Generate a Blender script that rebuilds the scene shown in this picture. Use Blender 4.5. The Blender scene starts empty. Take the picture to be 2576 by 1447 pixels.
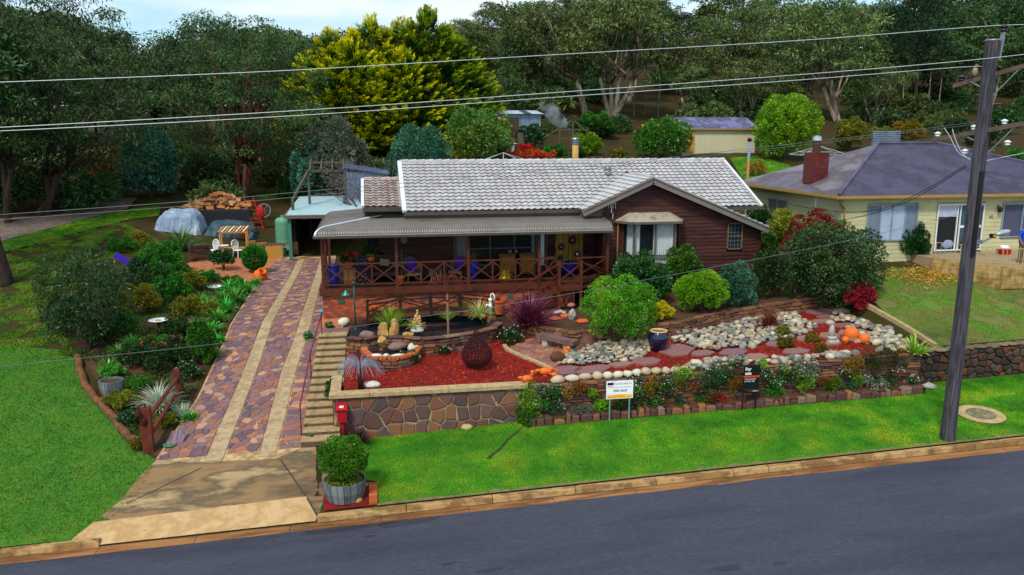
import bpy, bmesh, math, random
import numpy as np
from mathutils import Vector, Matrix, noise
R = math.radians
SC = bpy.context.scene
COL = SC.collection
random.seed(7); RNG = np.random.default_rng(7)
# ---------------------------------------------------------------- camera
PIT, YAW, CZ, FPX = R(10.9), R(10.0), 10.0, 2012.0
cd = bpy.data.cameras.new('camera'); cam = bpy.data.objects.new('camera', cd); COL.objects.link(cam)
cam.location = (0, 0, CZ); cam.rotation_euler = (R(90) - PIT, 0, -YAW)
cd.sensor_width = 36; cd.lens = 36 * FPX / 2576.0; cd.clip_start = .1; cd.clip_end = 3000
SC.camera = cam
# ---------------------------------------------------------------- sky, sun, exposure
W = bpy.data.worlds.new('World'); SC.world = W; W.use_nodes = True
nt = W.node_tree; nt.nodes.clear()
def wn(t, **k):
 n = nt.nodes.new(t)
 for a, b in k.items(): setattr(n, a, b)
 return n
wo = wn('ShaderNodeOutputWorld'); wb = wn('ShaderNodeBackground'); wb.inputs[1].default_value = 0.1
sky = wn('ShaderNodeTexSky', sky_type='NISHITA', sun_disc=False)
SUN_EL, SUN_AZ = R(52), R(215)       # azimuth clockwise from +Y
sky.sun_elevation = SUN_EL; sky.sun_rotation = SUN_AZ
tc = wn('ShaderNodeTexCoord'); mp = wn('ShaderNodeMapping'); mp.inputs['Scale'].default_value = (1.0, 1.0, 4.5)
cn = wn('ShaderNodeTexNoise'); cn.inputs['Scale'].default_value = 2.6; cn.inputs['Detail'].default_value = 7; cn.inputs['Roughness'].default_value = .55
cr = wn('ShaderNodeValToRGB'); cr.color_ramp.elements[0].position = .36; cr.color_ramp.elements[1].position = .62
cr.color_ramp.elements[0].color = (.42,) * 3 + (1,); cr.color_ramp.elements[1].color = (1, 1, 1, 1)
c2 = wn('ShaderNodeTexNoise'); c2.inputs['Scale'].default_value = 5; c2.inputs['Detail'].default_value = 6
cr2 = wn('ShaderNodeValToRGB'); cr2.color_ramp.elements[0].color = (5.6, 8.0, 9.0, 1); cr2.color_ramp.elements[1].color = (8.9, 9.7, 9.9, 1)
cr2.color_ramp.elements[0].position = .35; cr2.color_ramp.elements[1].position = .6
mx = wn('ShaderNodeMix', data_type='RGBA')
sat = wn('ShaderNodeMix', data_type='RGBA', blend_type='MULTIPLY'); sat.inputs[0].default_value = 1
sat.inputs[7].default_value = (1.0, 1.55, 1.75, 1)
L = nt.links.new
L(tc.outputs['Generated'], mp.inputs[0]); L(mp.outputs[0], cn.inputs['Vector']); L(mp.outputs[0], c2.inputs['Vector'])
L(cn.outputs[0], cr.inputs[0]); L(c2.outputs[0], cr2.inputs[0]); L(cr.outputs[0], mx.inputs[0])
L(sky.outputs[0], sat.inputs[6]); L(sat.outputs[2], mx.inputs[6]); L(cr2.outputs[0], mx.inputs[7])
L(mx.outputs[2], wb.inputs[0]); L(wb.outputs[0], wo.inputs[0])
sd = bpy.data.lights.new('sun', 'SUN'); sun = bpy.data.objects.new('sun', sd); COL.objects.link(sun)
sd.energy = 2.9; sd.angle = R(10); sd.color = (1, .96, .88)
sdir = Vector((math.sin(SUN_AZ) * math.cos(SUN_EL), math.cos(SUN_AZ) * math.cos(SUN_EL), math.sin(SUN_EL)))
sun.rotation_euler = sdir.to_track_quat('Z', 'Y').to_euler()
SC.view_settings.view_transform = 'Standard'; SC.view_settings.look = 'None'
SC.view_settings.exposure = 0.12; SC.view_settings.gamma = 1; SC.view_settings.use_curve_mapping = False
SC.render.engine = 'CYCLES'
# ---------------------------------------------------------------- where the places of the photograph lie in the world
FW = Vector((math.sin(YAW) * math.cos(PIT), math.cos(YAW) * math.cos(PIT), -math.sin(PIT)))
RT = Vector((math.cos(YAW), -math.sin(YAW), 0)); UP = RT.cross(FW)
def ray(px, py): return FW + RT * ((px - 1288) / FPX) - UP * ((py - 723.5) / FPX)
def atz(px, py, z):
 r = ray(px, py); return r * ((z - CZ) / r.z) + Vector((0, 0, CZ))
def aty(px, py, y):
 r = ray(px, py); return r * (y / r.y) + Vector((0, 0, CZ))
G = .033
def lin(x, xs, ys):
 if x <= xs[0]: return ys[0]
 for i in range(1, len(xs)):
  if x <= xs[i]:
   t = (x - xs[i-1]) / (xs[i] - xs[i-1]); return ys[i-1] + t * (ys[i] - ys[i-1])
 return ys[-1]
TX = [-150, -60, -30, -15, -6, -1.5, 10, 22, 34, 60, 170]
TY = [20.8, 25, 34, 44, 50, 63, 75, 100, 140, 220, 420]
TZ = [[-5, -2.1, -1.05, -.6, -.33, -.16, .21, .6, 1.0, 1.9, 5.6],
 [-4, -1.6, -.6, -.05, .42, .52, .5, 1.0, 1.4, 2.4, 6],
 [-2, .5, 1.2, 1.8, 2.15, 2.3, 2.9, 4.0, 4.4, 5.5, 7],
 [1, 2.5, 3.0, 3.0, 2.45, 2.4, 2.9, 5.0, 5.5, 6.5, 8],
 [2, 3.8, 4.2, 3.9, 2.6, 2.6, 4.6, 6.0, 6.5, 7.5, 10],
 [4, 6, 6.2, 5.6, 4.8, 6.0, 8.0, 8.0, 8.4, 10, 12],
 [6, 7.5, 7.5, 7.2, 7.0, 8.6, 10.8, 9.4, 9.8, 11, 13],
 [8, 8.8, 9, 9.4, 10, 12, 15.0, 14.5, 14, 14, 14],
 [11, 12, 12, 12.5, 13, 16, 21, 24, 24, 23, 21],
 [16, 17, 17, 17, 18, 20, 26, 37, 38, 36, 32],
 [18, 19, 19, 19, 20, 24, 32, 46, 48, 44, 40]]
def tens(x, y):
 xi = 0
 while xi < len(TX) - 2 and x > TX[xi+1]: xi += 1
 yi = 0
 while yi < len(TY) - 2 and y > TY[yi+1]: yi += 1
 a = min(1, max(0, (x - TX[xi]) / (TX[xi+1] - TX[xi]))); b = min(1, max(0, (y - TY[yi]) / (TY[yi+1] - TY[yi])))
 return (TZ[yi][xi] * (1-a) + TZ[yi][xi+1] * a) * (1-b) + (TZ[yi+1][xi] * (1-a) + TZ[yi+1][xi+1] * a) * b
# the wall between the pebbles and the upper bed: y as a function of x
BWX = [5.8, 6.75, 7.5, 8.5, 10.0, 11.6, 14.4, 17.0, 19.2]; BWY = [30.6, 29.6, 28.95, 29.1, 28.7, 28.9, 30.2, 30.95, 31.3]
def bwy(x): return lin(x, BWX, BWY)
def smooth(t): t = min(1, max(0, t)); return t * t * (3 - 2 * t)
GX0, GX1 = -1.2, 19.75
def garden(x, y):
 z = 1.68 + .028 * max(0, x - 4) + (y - 25.1) * .062
 if x > 5.8:
  up = lin(x, [5.8, 9.5, 11, 19], [2.35, 2.4, 2.72, 3.0])
  z += (up - z) * smooth((y - bwy(x)) / .3 + .5) if y > bwy(x) - .2 else 0
 return z
def nblawn(x, y):
 return lin(y, [25.5, 29.0, 34, 44], [2.1, 2.9, 3.9, 5.0]) + .03 * (x - 20)
def vsl(x): return lin(x, [-2, 2, 6, 13, 19], [.085, .1, .115, .092, .076])
def H(x, y):
 if -8.3 < x < -1.5 and 20.35 <= y < 21.6:
  v = tens(x, 21.6) if x < -1.75 else G * (x - 3.66) + .08
  gz = G * (x - 3.66) - .17; return gz + (v - gz) * max(0, (y - 20.6) / 1.0)
 if y < 20.35: return G * (x - 3.66) - .17
 if y < 20.8: return G * (x - 3.66) - .17
 v = G * (x - 3.66) + .02 + (y - 20.8) * vsl(x)
 if y < 25.14:
  if x > -1.4: return v + .0
  t = smooth((-1.4 - x) / .35)
  return v * (1-t) + tens(x, y) * t
 if x < GX0: return tens(x, y)
 if x < GX1:
  if y < 25.34: return v + (garden(x, 25.34) - v) * smooth((y - 25.14) / .2)
  if y < 40: return garden(x, y)
  t = smooth((y - 40) / 4); return garden(x, 40) * (1-t) + tens(x, y) * t
 if y < 25.4: return v
 if y < 44:
  n = nblawn(x, y) if y > 25.6 else v + (nblawn(x, 25.6) - v) * smooth((y - 25.4) / .2)
  if x < GX1 + .3 and y > 25.34: n = garden(GX1, y) + (n - garden(GX1, y)) * smooth((x - GX1) / .3)
  t = smooth((y - 38) / 6); return n * (1-t) + tens(x, y) * t
 return tens(x, y)
def gp(px, py, lo=18, hi=400):
 """the point of the ground that shows at a place of the photograph"""
 r = ray(px, py); s = lo / r.y; ds = .25 / r.y; o = Vector((0, 0, CZ)); p = o + r * s
 while p.y < hi:
  q = o + r * (s + ds)
  if q.z <= H(q.x, q.y):
   a, b = s, s + ds
   for _ in range(14):
    m = (a + b) / 2; q = o + r * m
    if q.z <= H(q.x, q.y): b = m
    else: a = m
   q = o + r * b; return Vector((q.x, q.y, H(q.x, q.y)))
  s += ds; p = q
  if s * r.y > 70: ds *= 1.02
 return Vector((p.x, p.y, H(p.x, p.y)))
def gxy(x, y, dz=0): return Vector((x, y, H(x, y) + dz))
def psc(p): # photograph pixels (2576 wide) per metre at a point
 return FPX / ((Vector(p) - Vector((0, 0, CZ))).dot(FW))
# ---------------------------------------------------------------- naming
ORG = {}
def tag(o, label=None, cat=None, group=None, kind=None):
 if label: o['label'] = label
 if cat: o['category'] = cat
 if group: o['group'] = group
 if kind: o['kind'] = kind
 return o
def top(name, label, cat, loc=(0, 0, 0), group=None, rz=0):
 o = bpy.data.objects.new(name, None); COL.objects.link(o); o.location = loc; o.rotation_euler = (0, 0, rz)
 o.empty_display_size = .2; ORG[o.name] = Vector(loc); return tag(o, label, cat, group)
def put(me, name, parent=None, loc=None):
 o = bpy.data.objects.new(name, me); COL.objects.link(o)
 if parent is not None: o.parent = parent; ORG[o.name] = ORG[parent.name]
 else: ORG[o.name] = Vector(loc or (0, 0, 0)); o.location = ORG[o.name]
 return o
def kids(o): return [c for c in o.children]
def dup(o, loc=None, rz=None, s=None, label=None, group=None, parent=None):
 c = o.copy(); COL.objects.link(c)
 if parent is not None: c.parent = parent
 if loc is not None: c.location = loc
 if rz is not None: c.rotation_euler = (0, 0, rz)
 if s is not None: c.scale = (s, s, s) if isinstance(s, (int, float)) else s
 if label: c['label'] = label
 if group: c['group'] = group
 ORG[c.name] = Vector(loc or (0, 0, 0))
 for k in list(o.children): dup(k, parent=c)
 return c
# ---------------------------------------------------------------- mesh builder
_ico = {}
def ico(sub):
 if sub not in _ico:
  bm = bmesh.new(); bmesh.ops.create_icosphere(bm, subdivisions=sub, radius=1)
  _ico[sub] = ([v.co.copy() for v in bm.verts], [[v.index for v in f.verts] for f in bm.faces]); bm.free()
 return _ico[sub]
class MB:
 def __init__(s): s.v = []; s.f = []; s.t = []; s.m = []
 def add(s, vs, fs, tone=0., mi=0):
  n = len(s.v); s.v += [Vector(v) for v in vs]; s.f += [[i + n for i in f] for f in fs]
  s.t += [tone] * len(vs) if not isinstance(tone, list) else tone; s.m += [mi] * len(fs); return s
 def box(s, c, d, rot=None, tone=0., mi=0, taper=1.):
  x, y, z = [k / 2 for k in d]; vs = []
  for q in ((-1,-1,-1),(1,-1,-1),(1,1,-1),(-1,1,-1),(-1,-1,1),(1,-1,1),(1,1,1),(-1,1,1)):
   t = taper if q[2] > 0 else 1
   p = Vector((q[0]*x*t, q[1]*y*t, q[2]*z))
   if rot is not None: p = rot @ p
   vs.append(p + Vector(c))
  return s.add(vs, [(0,3,2,1),(4,5,6,7),(0,1,5,4),(1,2,6,5),(2,3,7,6),(3,0,4,7)], tone, mi)
 def beam(s, a, b, w, h, tone=0., mi=0, upv=(0, 0, 1)):
  a = Vector(a); b = Vector(b); d = (b - a)
  if d.length < 1e-6: return s
  dn = d.normalized(); u = Vector(upv)
  if abs(dn.dot(u)) > .99: u = Vector((0, 1, 0))
  r = dn.cross(u).normalized(); u = r.cross(dn)
  vs = [p + r * (i * w / 2) + u * (j * h / 2) for p in (a, b) for i, j in ((-1,-1),(1,-1),(1,1),(-1,1))]
  return s.add(vs, [(0,1,2,3),(7,6,5,4),(0,4,5,1),(1,5,6,2),(2,6,7,3),(3,7,4,0)], tone, mi)
 def tube(s, pts, rad, n=6, tone=0., mi=0, cap=True, close=False):
  pts = [Vector(p) for p in pts]; k = len(pts)
  if not isinstance(rad, (list, tuple)): rad = [rad] * k
  vs = []; pr = None
  for i, p in enumerate(pts):
   d = (pts[(i+1) % k] - pts[i-1]) if close else (pts[min(i+1, k-1)] - pts[max(i-1, 0)])
   d = d.normalized() if d.length > 1e-9 else Vector((0, 0, 1))
   if pr is None: pr = d.orthogonal().normalized()
   pr = (pr - d * pr.dot(d)); pr = pr.normalized() if pr.length > 1e-6 else d.orthogonal().normalized()
   q = d.cross(pr)
   vs += [p + (pr * math.cos(2*math.pi*j/n) + q * math.sin(2*math.pi*j/n)) * rad[i] for j in range(n)]
  fs = []
  for i in range(k if close else k - 1):
   for j in range(n):
    a = i*n + j; b = i*n + (j+1) % n; c = ((i+1) % k)*n
    fs.append((a, b, c + (j+1) % n, c + j))
  if cap and not close: fs += [tuple(range(n))[::-1], tuple(range((k-1)*n, k*n))]
  return s.add(vs, fs, tone, mi)
 def lathe(s, prof, n=16, c=(0, 0, 0), tone=0., mi=0, rot=None, sq=(1, 1)):
  vs = []; c = Vector(c)
  for r, z in prof:
   for j in range(n):
    a = 2*math.pi*j/n; p = Vector((r*math.cos(a)*sq[0], r*math.sin(a)*sq[1], z))
    vs.append((rot @ p if rot is not None else p) + c)
  fs = [(i*n + j, i*n + (j+1) % n, (i+1)*n + (j+1) % n, (i+1)*n + j) for i in range(len(prof)-1) for j in range(n)]
  if prof[0][0] > 1e-4: fs.append(tuple(range(n))[::-1])
  if prof[-1][0] > 1e-4: fs.append(tuple(range((len(prof)-1)*n, len(prof)*n)))
  return s.add(vs, fs, tone, mi)
 def slab(s, poly, fn, th, bev=.0, tone=0., mi=0, back=0.):
  """poly: 2D points; fn(u,v,h)->3D; a stone with a bevelled face"""
  n = len(poly); cx = sum(p[0] for p in poly)/n; cy = sum(p[1] for p in poly)/n
  def ins(p, d):
   L_ = math.hypot(p[0]-cx, p[1]-cy) or 1; k = max(.2, 1 - d/L_); return (cx + (p[0]-cx)*k, cy + (p[1]-cy)*k)
  vs = [fn(p[0], p[1], back) for p in poly] + [fn(p[0], p[1], th - bev*.8) for p in poly] + [fn(*ins(p, bev*1.2), th) for p in poly]
  fs = [(i, (i+1) % n, n + (i+1) % n, n + i) for i in range(n)] + [(n+i, n + (i+1) % n, 2*n + (i+1) % n, 2*n + i) for i in range(n)] + [tuple(range(2*n, 3*n))]
  return s.add(vs, fs, tone, mi)
 def rock(s, c, r, sub=1, seed=0, amp=.22, tone=0., mi=0, rz=0., flat=None, rot=None):
  V, F = ico(sub); c = Vector(c); ca, sa = math.cos(rz), math.sin(rz); vs = []
  for v in V:
   k = 1 + amp * noise.noise(v * 1.3 + Vector((seed*7.1, seed*3.3, 0))) * 1.6
   x, y, z = v.x*r[0]*k, v.y*r[1]*k, v.z*r[2]*k
   if flat is not None: z = max(z, -r[2]*flat)
   p = Vector((x*ca - y*sa, x*sa + y*ca, z))
   if rot is not None: p = rot @ p
   vs.append(p + c)
  return s.add(vs, F, tone, mi)
 def mesh(s, name, mats, org=None, smooth=False):
  me = bpy.data.meshes.new(name); o = org or Vector((0, 0, 0))
  me.from_pydata([v - o for v in s.v], [], s.f)
  if not isinstance(mats, (list, tuple)): mats = [mats]
  for m in mats: me.materials.append(m)
  if any(s.m): me.polygons.foreach_set('material_index', s.m)
  a = me.attributes.new('tone', 'FLOAT', 'POINT'); a.data.foreach_set('value', s.t)
  if smooth: me.polygons.foreach_set('use_smooth', [True] * len(me.polygons))
  me.update(); return me
def part(mb, name, mats, parent, label=None, smooth=False, kind=None):
 o = put(mb.mesh(name, mats, ORG[parent.name], smooth), name, parent)
 return tag(o, label=label, kind=kind)
def solo(mb, name, mats, label, cat, loc, group=None, smooth=False, kind=None):
 loc = Vector(loc); return tag(put(mb.mesh(name, mats, loc, smooth), name, None, loc), label, cat, group, kind)
def struct(mb, name, mats, smooth=False, parent=None):
 o = put(mb.mesh(name, mats, ORG[parent.name] if parent else None, smooth), name, parent)
 if parent is None: o['kind'] = 'structure'
 return o
# ---------------------------------------------------------------- materials
MC = {}
def hexc(h):
 c = [int(h[i:i+2], 16) / 255 for i in (0, 2, 4)]
 return tuple(((x + .055) / 1.055) ** 2.4 if x > .04 else x / 12.92 for x in c)
def M(name, cols, scale=3., rough=.8, bump=.0, bscale=30., metal=0., piece=0., pieces=None, spec=.3, detail=5., coord='Object', stretch=None, trans=0., tonew=0., fine=.0, emit=0.):
 """cols: list of linear colours spread by noise; pieces: palette picked per piece (object random + tone)"""
 if name in MC: return MC[name]
 m = bpy.data.materials.new(name); m.use_nodes = True; t = m.node_tree; N = t.nodes; K = t.links.new
 b = N['Principled BSDF']; b.inputs['Roughness'].default_value = rough; b.inputs['Metallic'].default_value = metal
 b.inputs['Specular IOR Level'].default_value = spec
 tcn = N.new('ShaderNodeTexCoord'); src = tcn.outputs[coord]
 if stretch:
  mpn = N.new('ShaderNodeMapping'); mpn.inputs['Scale'].default_value = stretch; K(src, mpn.inputs[0]); src = mpn.outputs[0]
 nz = N.new('ShaderNodeTexNoise'); nz.inputs['Scale'].default_value = scale; nz.inputs['Detail'].default_value = detail; nz.inputs['Roughness'].default_value = .6
 K(src, nz.inputs['Vector'])
 def ramp(fac, cs, lo=.3, hi=.7, const=False):
  rp = N.new('ShaderNodeValToRGB'); e = rp.color_ramp.elements
  if const: rp.color_ramp.interpolation = 'CONSTANT'
  n = len(cs)
  for i, c in enumerate(cs):
   pos = (i / n if const else lo + (hi - lo) * i / max(1, n - 1))
   el = e[i] if i < 2 else e.new(pos)
   el.position = pos; el.color = tuple(c) + (1,)
  K(fac, rp.inputs[0]); return rp.outputs[0]
 col = ramp(nz.outputs[0], cols if len(cols) > 1 else [cols[0], cols[0]])
 att = N.new('ShaderNodeAttribute'); att.attribute_name = 'tone'
 if pieces:
  oi = N.new('ShaderNodeObjectInfo'); ad = N.new('ShaderNodeMath'); ad.operation = 'ADD'; K(att.outputs['Fac'], ad.inputs[0]); K(oi.outputs['Random'], ad.inputs[1])
  fr = N.new('ShaderNodeMath'); fr.operation = 'FRACT'; K(ad.outputs[0], fr.inputs[0])
  pc = ramp(fr.outputs[0], pieces, const=True)
  mxn = N.new('ShaderNodeMix'); mxn.data_type = 'RGBA'; mxn.inputs[0].default_value = piece
  K(col, mxn.inputs[6]); K(pc, mxn.inputs[7]); col = mxn.outputs[2]
 if tonew:
  hs = N.new('ShaderNodeHueSaturation'); mr = N.new('ShaderNodeMapRange'); mr.inputs[3].default_value = 1 - tonew; mr.inputs[4].default_value = 1 + tonew
  K(att.outputs['Fac'], mr.inputs[0]); K(mr.outputs[0], hs.inputs['Value']); K(col, hs.inputs['Color']); col = hs.outputs[0]
 if fine:
  n3 = N.new('ShaderNodeTexNoise'); n3.inputs['Scale'].default_value = bscale * 2.1; n3.inputs['Detail'].default_value = 3; K(src, n3.inputs['Vector'])
  h2 = N.new('ShaderNodeHueSaturation'); m2 = N.new('ShaderNodeMapRange'); m2.inputs[1].default_value = .3; m2.inputs[2].default_value = .7
  m2.inputs[3].default_value = 1 - fine; m2.inputs[4].default_value = 1 + fine
  K(n3.outputs[0], m2.inputs[0]); K(m2.outputs[0], h2.inputs['Value']); K(col, h2.inputs['Color']); col = h2.outputs[0]
 K(col, b.inputs['Base Color'])
 if emit: K(col, b.inputs['Emission Color']); b.inputs['Emission Strength'].default_value = emit
 if bump:
  n2 = N.new('ShaderNodeTexNoise'); n2.inputs['Scale'].default_value = bscale; n2.inputs['Detail'].default_value = 6; K(src, n2.inputs['Vector'])
  bp = N.new('ShaderNodeBump'); bp.inputs['Strength'].default_value = bump; bp.inputs['Distance'].default_value = .02
  K(n2.outputs[0], bp.inputs['Height']); K(bp.outputs[0], b.inputs['Normal'])
 if trans:
  tl = N.new('ShaderNodeBsdfTranslucent'); K(col, tl.inputs[0]); ms = N.new('ShaderNodeMixShader'); ms.inputs[0].default_value = trans
  K(b.outputs[0], ms.inputs[1]); K(tl.outputs[0], ms.inputs[2]); K(ms.outputs[0], N['Material Output'].inputs[0])
 MC[name] = m; return m
def leafmat(name, cols, rough=.55, trans=.25, spec=.25, lo=0., hi=1.):
 """leaf colour runs over the tone of each leaf, with a slow drift of hue over the plant"""
 if name in MC: return MC[name]
 m = bpy.data.materials.new(name); m.use_nodes = True; t = m.node_tree; N = t.nodes; K = t.links.new
 b = N['Principled BSDF']; b.inputs['Roughness'].default_value = rough; b.inputs['Specular IOR Level'].default_value = spec
 att = N.new('ShaderNodeAttribute'); att.attribute_name = 'tone'
 nz = N.new('ShaderNodeTexNoise'); nz.inputs['Scale'].default_value = .9; nz.inputs['Detail'].default_value = 3
 tcn = N.new('ShaderNodeTexCoord'); K(tcn.outputs['Object'], nz.inputs['Vector'])
 oi = N.new('ShaderNodeObjectInfo')
 rp = N.new('ShaderNodeValToRGB'); e = rp.color_ramp.elements
 for i, c in enumerate(cols):
  pos = lo + (hi - lo) * i / max(1, len(cols) - 1); el = e[i] if i < 2 else e.new(pos); el.position = pos; el.color = tuple(c) + (1,)
 K(att.outputs['Fac'], rp.inputs[0])
 hs = N.new('ShaderNodeHueSaturation'); mr = N.new('ShaderNodeMapRange'); mr.inputs[1].default_value = .3; mr.inputs[2].default_value = .7
 mr.inputs[3].default_value = .72; mr.inputs[4].default_value = 1.28
 K(nz.outputs[0], mr.inputs[0]); m3 = N.new('ShaderNodeMapRange'); m3.inputs[3].default_value = .8; m3.inputs[4].default_value = 1.3; ml = N.new('ShaderNodeMath'); ml.operation = 'MULTIPLY'
 K(oi.outputs['Random'], m3.inputs[0]); K(m3.outputs[0], ml.inputs[0]); K(mr.outputs[0], ml.inputs[1]); K(ml.outputs[0], hs.inputs['Value'])
 m2 = N.new('ShaderNodeMapRange'); m2.inputs[3].default_value = .475; m2.inputs[4].default_value = .52; K(oi.outputs['Random'], m2.inputs[0]); K(m2.outputs[0], hs.inputs['Hue'])
 K(rp.outputs[0], hs.inputs['Color']); K(hs.outputs[0], b.inputs['Base Color'])
 tl = N.new('ShaderNodeBsdfTranslucent'); K(hs.outputs[0], tl.inputs[0]); ms = N.new('ShaderNodeMixShader'); ms.inputs[0].default_value = trans
 K(b.outputs[0], ms.inputs[1]); K(tl.outputs[0], ms.inputs[2]); K(ms.outputs[0], N['Material Output'].inputs[0])
 MC[name] = m; return m
def glassmat(name, tint=(.02, .03, .035), rough=.05, mix=.35):
 if name in MC: return MC[name]
 m = bpy.data.materials.new(name); m.use_nodes = True; t = m.node_tree; N = t.nodes; K = t.links.new
 b = N['Principled BSDF']; b.inputs['Base Color'].default_value = tint + (1,); b.inputs['Roughness'].default_value = rough; b.inputs['Specular IOR Level'].default_value = .6
 tr = N.new('ShaderNodeBsdfTransparent'); ms = N.new('ShaderNodeMixShader'); ms.inputs[0].default_value = mix
 K(tr.outputs[0], ms.inputs[1]); K(b.outputs[0], ms.inputs[2]); K(ms.outputs[0], N['Material Output'].inputs[0]); MC[name] = m; return m
h = hexc
def flat(name, c, rough=.6, **k):
 c = h(c) if isinstance(c, str) else c
 return M(name, [tuple(x*.88 for x in c), tuple(min(1, x*1.1) for x in c)], rough=rough, **k)
# ---------------------------------------------------------------- foliage
def leafmesh(name, P, D, Ln, Wd, tone, mat, org=(0, 0, 0), N=None, tipup=0.):
 """one four-cornered leaf per point"""
 P = np.asarray(P, float); n = len(P); D = D / (np.linalg.norm(D, axis=1, keepdims=True) + 1e-9)
 Rn = RNG.normal(size=(n, 3)) if N is None else N + .5 * RNG.normal(size=(n, 3))
 S = np.cross(D, Rn); S /= (np.linalg.norm(S, axis=1, keepdims=True) + 1e-9)
 Ln = np.broadcast_to(np.asarray(Ln, float), (n,))[:, None]; Wd = np.broadcast_to(np.asarray(Wd, float), (n,))[:, None]
 V = np.empty((n, 4, 3)); V[:, 0] = P; V[:, 1] = P + D*Ln*.5 + S*Wd*.5; V[:, 2] = P + D*Ln; V[:, 3] = P + D*Ln*.5 - S*Wd*.5
 V[:, 2, 2] -= .08*Ln[:, 0]
 V -= np.asarray(org, float); me = bpy.data.meshes.new(name)
 me.vertices.add(n*4); me.vertices.foreach_set('co', V.ravel()); me.loops.add(n*4); me.loops.foreach_set('vertex_index', np.arange(n*4, dtype=np.int32))
 me.polygons.add(n); me.polygons.foreach_set('loop_start', np.arange(0, n*4, 4, dtype=np.int32))
 try: me.polygons.foreach_set('loop_total', np.full(n, 4, dtype=np.int32))
 except Exception: pass
 a = me.attributes.new('tone', 'FLOAT', 'POINT'); a.data.foreach_set('value', np.repeat(np.clip(tone, 0, 1), 4).astype(np.float32))
 me.materials.append(mat); me.update(calc_edges=True); me.validate(); return me
def joinmesh(name, me_list, mats):
 pass
def unit(n):
 v = RNG.normal(size=(n, 3)); return v / np.linalg.norm(v, axis=1, keepdims=True)
def blobcloud(blobs, n, inner=.55, up=.3, out=1., rnd=.6, lower=-.5, tonespread=.35):
 """points and directions of leaves over a set of blobs (centre, radii)"""
 A = np.array([b[1][0]*b[1][1] + b[1][0]*b[1][2] for b in blobs]); A /= A.sum()
 idx = RNG.choice(len(blobs), size=n, p=A); u = unit(n)
 u[:, 2] = np.where(u[:, 2] < lower, -u[:, 2], u[:, 2])
 C = np.array([b[0] for b in blobs])[idx]; Rr = np.array([b[1] for b in blobs])[idx]
 rr = (inner + (1 - inner) * RNG.random(n) ** .6)[:, None]
 P = C + u * Rr * rr
 D = u * out + RNG.normal(size=(n, 3)) * rnd; D[:, 2] += up
 bt = RNG.random(len(blobs))[idx]
 tone = .5 + (bt - .5) * tonespread + RNG.normal(size=n) * .16
 return P, D, tone, u
def canopy_blobs(w, d, hgt, k, size, rs, zc=0., fill=.72):
 """k lobes set over an ellipsoid w x d x h (full sizes) whose base is at zc"""
 out = [((0, 0, zc + hgt*.5), (w*.5*fill*.8, d*.5*fill*.8, hgt*.5*fill*.85))]
 for i in range(k):
  a = i * 2.39996 + rs.random()*.5; t = (i + .5) / k; z = 1 - 1.85*t; r = max(math.sqrt(max(0, 1 - z*z)), .8*(z < -.2))
  s = size * (.7 + .6*rs.random()); q = fill + .1*(rs.random() - .5)
  c = (w*.5*q*r*math.cos(a), d*.5*q*r*math.sin(a), zc + hgt*.5 + hgt*.5*q*z)
  out.append((c, (s*min(w, 1.3*hgt), s*min(w, 1.3*hgt), s*hgt*1.05)))
 return out
def shrub(name, label, cat, loc, w, hgt, mat, n=2500, ll=.09, lw=.05, k=12, size=.17, up=.3, rnd=.6, d=None, lift=0., stem=None, group=None, inner=.6, tonespread=.35, flowers=None, seed=1, drop=0., trunkm=None, rz=0):
 rs = random.Random(seed*31 + 5); d = d or w
 root = top(name, label, cat, loc, group)
 if hgt > 1.6 and trunkm is None and not stem: stem = .05
 bl = canopy_blobs(w, d, hgt, k, size, rs, lift)
 P, D, tn, u = blobcloud(bl, n, inner=inner, up=up, rnd=rnd, tonespread=tonespread, lower=-.85)
 D[:, 2] -= drop; P[:, 2] = np.maximum(P[:, 2], .02)
 o = put(leafmesh('foliage', P, D, ll*(.7+.6*RNG.random(n)), lw*(.7+.6*RNG.random(n)), tn, mat), 'foliage', root); o['kind'] = 'stuff'
 if stem:
  mb = MB(); ns = 5 if lift < .3 else 3
  for i in range(ns):
   a = i*2.4 + seed; e = bl[1 + (i*3) % (len(bl)-1)][0]
   mb.tube([(.04*math.cos(a), .04*math.sin(a), -.05), (e[0]*.25, e[1]*.25, lift + hgt*.15), (e[0]*.75, e[1]*.75, max(.2, e[2]*.9))], [stem, stem*.8, stem*.3], 5)
  part2(mb, 'stem', trunkm or MC['bark_brown'], root)
 if flowers:
  fm, fn, fs = flowers; P, D, tn, u = blobcloud(bl, fn, inner=.97, up=.5, rnd=.3, lower=-.15)
  fo = put(leafmesh('flowers', P*1.03, D, fs, fs, tn, fm, N=None), 'flowers', root); fo['kind'] = 'stuff'
 return root
def part2(mb, name, mats, parent, **k):
 """like part(), for meshes already built round the parent's origin"""
 sm = k.pop('smooth', False); o = put(mb.mesh(name, mats, None, sm), name, parent); return tag(o, **k)
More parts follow.
